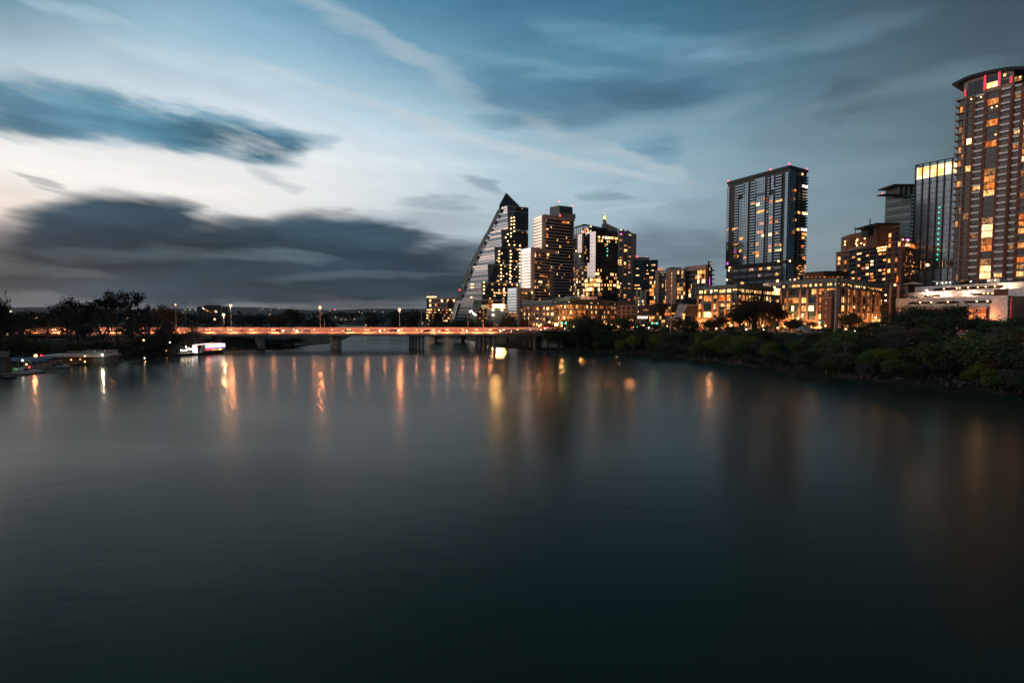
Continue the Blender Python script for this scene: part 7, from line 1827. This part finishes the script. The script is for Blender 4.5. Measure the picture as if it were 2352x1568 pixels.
for a in (('oak','leaf_dark',2070,196,716,80,1),('oak','leaf_dark',2120,190,705,88,0),('oak','leaf_dark',2188,186,703,86,2),('oak','leaf_mid',2152,176,726,110,1),('oak','leaf_dark',2250,176,730,90,0),('oak','leaf_mid',2300,166,738,100,2),('oak','leaf_dark',2345,168,726,70,1),('willow','leaf_yel',1920,188,760,66,0),('willow','leaf_yel',1512,222,769,34,1),('willow','leaf_yel',1612,214,772,30,2),('willow','leaf_yel',1450,226,772,34,0),('willow','leaf_yel',1640,218,774,26,1),('oak','leaf_mid',2150,138,790,110,0),('oak','leaf_mid',2235,132,778,120,1),('oak','leaf_dark',2320,128,790,110,2),('willow','leaf_mid',2180,150,772,80,2),('bush','leaf_grey',2060,150,775,90,0),('bare','leaf_grey',2075,172,742,70,0),('bush','leaf_mid',1930,152,815,60,2),('willow','leaf_yel',2290,142,768,60,1),('bush','leaf_mid',2290,118,862,76,1),('bush','leaf_grey',2330,119,850,60,2),('bush','leaf_grey',2130,140,835,70,0)):
    k, m, px, D, yt, w, v = a; big(k, m, px, D, yt, w, 'on north bank ' + zone(px), BG, v)
# fill the bank: from the street edge down to the water
def bankfill(n, dmin, dmax, sp, hr, kinds, where):
    c = 0
    for _ in range(n*30):
        if c >= n: return
        D = random.uniform(112, 272); px = random.uniform(1235, 2420)
        x = at(px, 800, D).x; s = sd1(x, D)
        if s < dmin or s > dmax or D > 262 and px < 1250: continue
        rd = min((Vector((x, D, 0))-q).length for q in RD[::3])
        if rd < 13: continue
        if not free(x, D, sp): continue
        if 1795 < px < 1880 and D < 214 and D > 186: continue
        k, m = random.choice(kinds); H = random.uniform(*hr)
        lim = 18 - (760-718 if px < 2000 else 752-718)*D/FPX - gz(x, D)     # stay below the street as seen in the picture
        H = min(H, max(2.0, lim*random.uniform(.82,1.0)))
        w = H*random.uniform(1.0,1.45) if k != 'bare' else H*random.uniform(.8,1.1)
        placed.append((x, D, sp)); tree(k, m, x, D, H, where + ' ' + zone(px), BG, w); c += 1
bankfill(46, .6, 7, 1.7, (3.5,6.5), [('bush','leaf_mid'),('bush','leaf_grey'),('bush','leaf_dark'),('bush','leaf_grey'),('bush','leaf_yel'),('bush','leaf_mid'),('bush','leaf_brown')], 'at waterline')
bankfill(62, 7, 24, 2.0, (5,9), [('bush','leaf_mid'),('oak','leaf_dark'),('bare','leaf_grey'),('bush','leaf_grey'),('willow','leaf_yel'),('willow','leaf_mid'),('oak','leaf_mid'),('bush','leaf_dark'),('oak','leaf_brown')], 'mid bank')
bankfill(54, 24, 75, 2.0, (4,8), [('oak','leaf_dark'),('oak','leaf_mid'),('bush','leaf_dark'),('bush','leaf_mid'),('bare','leaf_grey'),('bush','leaf_grey')], 'on bank top')
# left bank
LG = 'trees on the left bank'
for a in (('flat','leaf_far',268,222,671,74,0),('flat','leaf_far',240,228,680,52,1),('flat','leaf_far',295,226,672,52,2),('flat','leaf_far',180,220,686,80,1),('flat','leaf_far',135,225,698,44,2),('flat','leaf_far',222,236,690,50,0),('flat','leaf_far',330,232,700,34,1),('oak','leaf_far',-8,205,680,44,0),('bare','leaf_grey',150,196,722,70,0),('bare','leaf_grey',232,200,712,70,1),('bare','leaf_grey',170,188,735,60,2),('bare','leaf_grey',285,205,705,60,0),('bare','leaf_grey',320,208,722,60,1),('bare','leaf_grey',365,215,712,70,2),('bare','leaf_grey',400,222,730,60,0),('bare','leaf_grey',60,180,738,70,1),('bare','leaf_grey',440,232,740,44,1),('oak','leaf_dark',375,310,703,60,0),('oak','leaf_dark',100,260,720,70,1),('oak','leaf_dark',50,260,724,70,2),('oak','leaf_far',20,250,728,60,0),('oak','leaf_mid',30,172,775,70,1),('bush','leaf_mid',100,180,786,60,2),('bush','leaf_mid',165,186,790,60,0),('bush','leaf_dark',230,200,785,60,1),('bush','leaf_grey',280,204,790,60,2),('oak','leaf_dark',340,214,770,70,2),('bush','leaf_grey',375,218,785,60,1),('oak','leaf_dark',410,228,770,50,0),('bush','leaf_grey',430,236,765,50,0),('bush','leaf_mid',310,203,806,40,0),('bush','leaf_dark',350,210,800,50,1),('bush','leaf_dark',450,242,762,34,2),('oak','leaf_brown',385,240,745,50,1),('oak','leaf_dark',200,250,745,60,1),('oak','leaf_dark',300,255,742,60,2),('bush','leaf_dark',20,160,800,50,1),('bush','leaf_dark',70,172,795,40,0)):
    k, m, px, D, yt, w, v = a
    p_ = 'at the left edge of the picture' if px < 70 else ('behind the blue dock canopy' if px < 175 else ('behind the dock house' if px < 255 else ('between the dock house and the riverboat' if px < 345 else 'left of the riverboat')))
    big(k, m, px, D, yt, w, p_, LG, v)
for a in (('oak','leaf_far',640,284,778,90,0),('oak','leaf_far',590,286,775,80,1),('bush','leaf_far',672,287,776,50,2),('oak','leaf_far',545,288,772,70,2),('oak','leaf_far',672,470,710,50,1),('oak','leaf_brown',640,430,725,60,2),('oak','leaf_far',745,560,722,22,0),('oak','leaf_far',1005,470,716,30,1),('oak','leaf_far',855,520,726,40,0),('oak','leaf_far',910,500,725,40,2),('oak','leaf_far',950,470,728,30,1),('oak','leaf_far',590,440,724,60,0)):
    k, m, px, D, yt, w, v = a
    big(k, m, px, D, yt, w, 'on the wooded point under the bridge' if D < 300 else 'rising over the far shore beyond the bridge', 'trees beyond the bridge', v)
# the far woods read as one dark mass
pts = []
for i in range(900):
    px = random.uniform(-150, 1120); D = random.uniform(420, 1150); x = at(px, 730, D).x
    if sd1(x, D) < 6: continue
    r = random.uniform(4, 8); g = gz(x, D)
    for _ in range(26):
        d = Vector((random.gauss(0,1),random.gauss(0,1),random.gauss(0,.7))).normalized()*r*random.random()**.4
        pts.append(Vector((x,D,g+r*.75)) + Vector((d.x,d.y,max(-r*.7,d.z))))
me = leafmesh('treeline', pts, 2.6, 'leaf_far', 1.2); o = bpy.data.objects.new('treeline', me); COL.objects.link(o)
tag(o, 'dark far woods lining the lake beyond the road bridge', 'woods', kind='stuff')
# low scrub over the banks
pts = []
for i in range(26000):
    D = random.uniform(112, 275); px = random.uniform(1200, 2420); x = at(px, 800, D).x; s = sd1(x, D)
    if s < .3 or s > 46: continue
    if min((Vector((x, D, 0))-q).length for q in RD[::6]) < 14: continue
    pts.append(Vector((x, D, gz(x, D) + random.random()*.7))) if i % 3 == 0 else None
for i in range(5000):
    D = random.uniform(150, 262); x = random.uniform(-230, -100); s = sd1(x, D)
    if s < .3 or s > 50: continue
    pts.append(Vector((x, D, gz(x, D) + random.random()*.6)))
me = leafmesh('undergrowth', pts, .9, 'leaf_grey', 1.4); o = bpy.data.objects.new('undergrowth', me); COL.objects.link(o)
tag(o, 'low scrub and dry grass covering the lake banks', 'undergrowth', kind='stuff')

# ------------------------------------------------------------ every label singles out one thing
ORD = ['first','second','third','fourth','fifth','sixth','seventh','eighth','ninth','tenth','eleventh','twelfth','thirteenth','fourteenth','fifteenth','sixteenth','seventeenth','eighteenth','nineteenth','twentieth','twenty-first','twenty-second','twenty-third','twenty-fourth']
NUM = ['zero','one','two','three','four','five','six','seven','eight','nine','ten','eleven','twelve']
bpy.context.view_layer.update()
byl = {}
for o in S.objects:
    if o.parent is None and 'label' in o and o.get('kind') is None:
        q = o.matrix_world.translation; px, py = proj(q)
        byl.setdefault(o['label'], []).append((px, o))
for lb, L in byl.items():
    if len(L) < 2: continue
    L.sort(key=lambda t: t[0])
    for i, (px, o) in enumerate(L):
        n = len(L)
        if i == 0: s = 'leftmost one'
        elif i == n-1: s = 'rightmost one'
        elif i < (n+1)//2: s = f'{ORD[i]} from left'
        else: s = f'{ORD[n-1-i]} from right'
        o['label'] = lb + ', ' + s

# ------------------------------------------------------------ evening air: far hills fade a little
def haze():
    m = bpy.data.materials.new('evening_haze'); m.use_nodes = True; t = m.node_tree; t.nodes.clear()
    v = N(t, 'ShaderNodeVolumePrincipled'); v.inputs['Color'].default_value = (.75,.85,.95,1); v.inputs['Density'].default_value = HAZE; v.inputs['Anisotropy'].default_value = .2
    o = N(t, 'ShaderNodeOutputMaterial'); t.links.new(v.outputs[0], o.inputs['Volume'])
    MT['haze'] = m
    b = MB(); b.box(-5600, 5600, -620, 5900, -4, 230); o = b.build('haze', ['haze']); tag(o, 'thin evening haze over the lake and hills', 'haze', kind='stuff')
HAZE = .000025
haze()
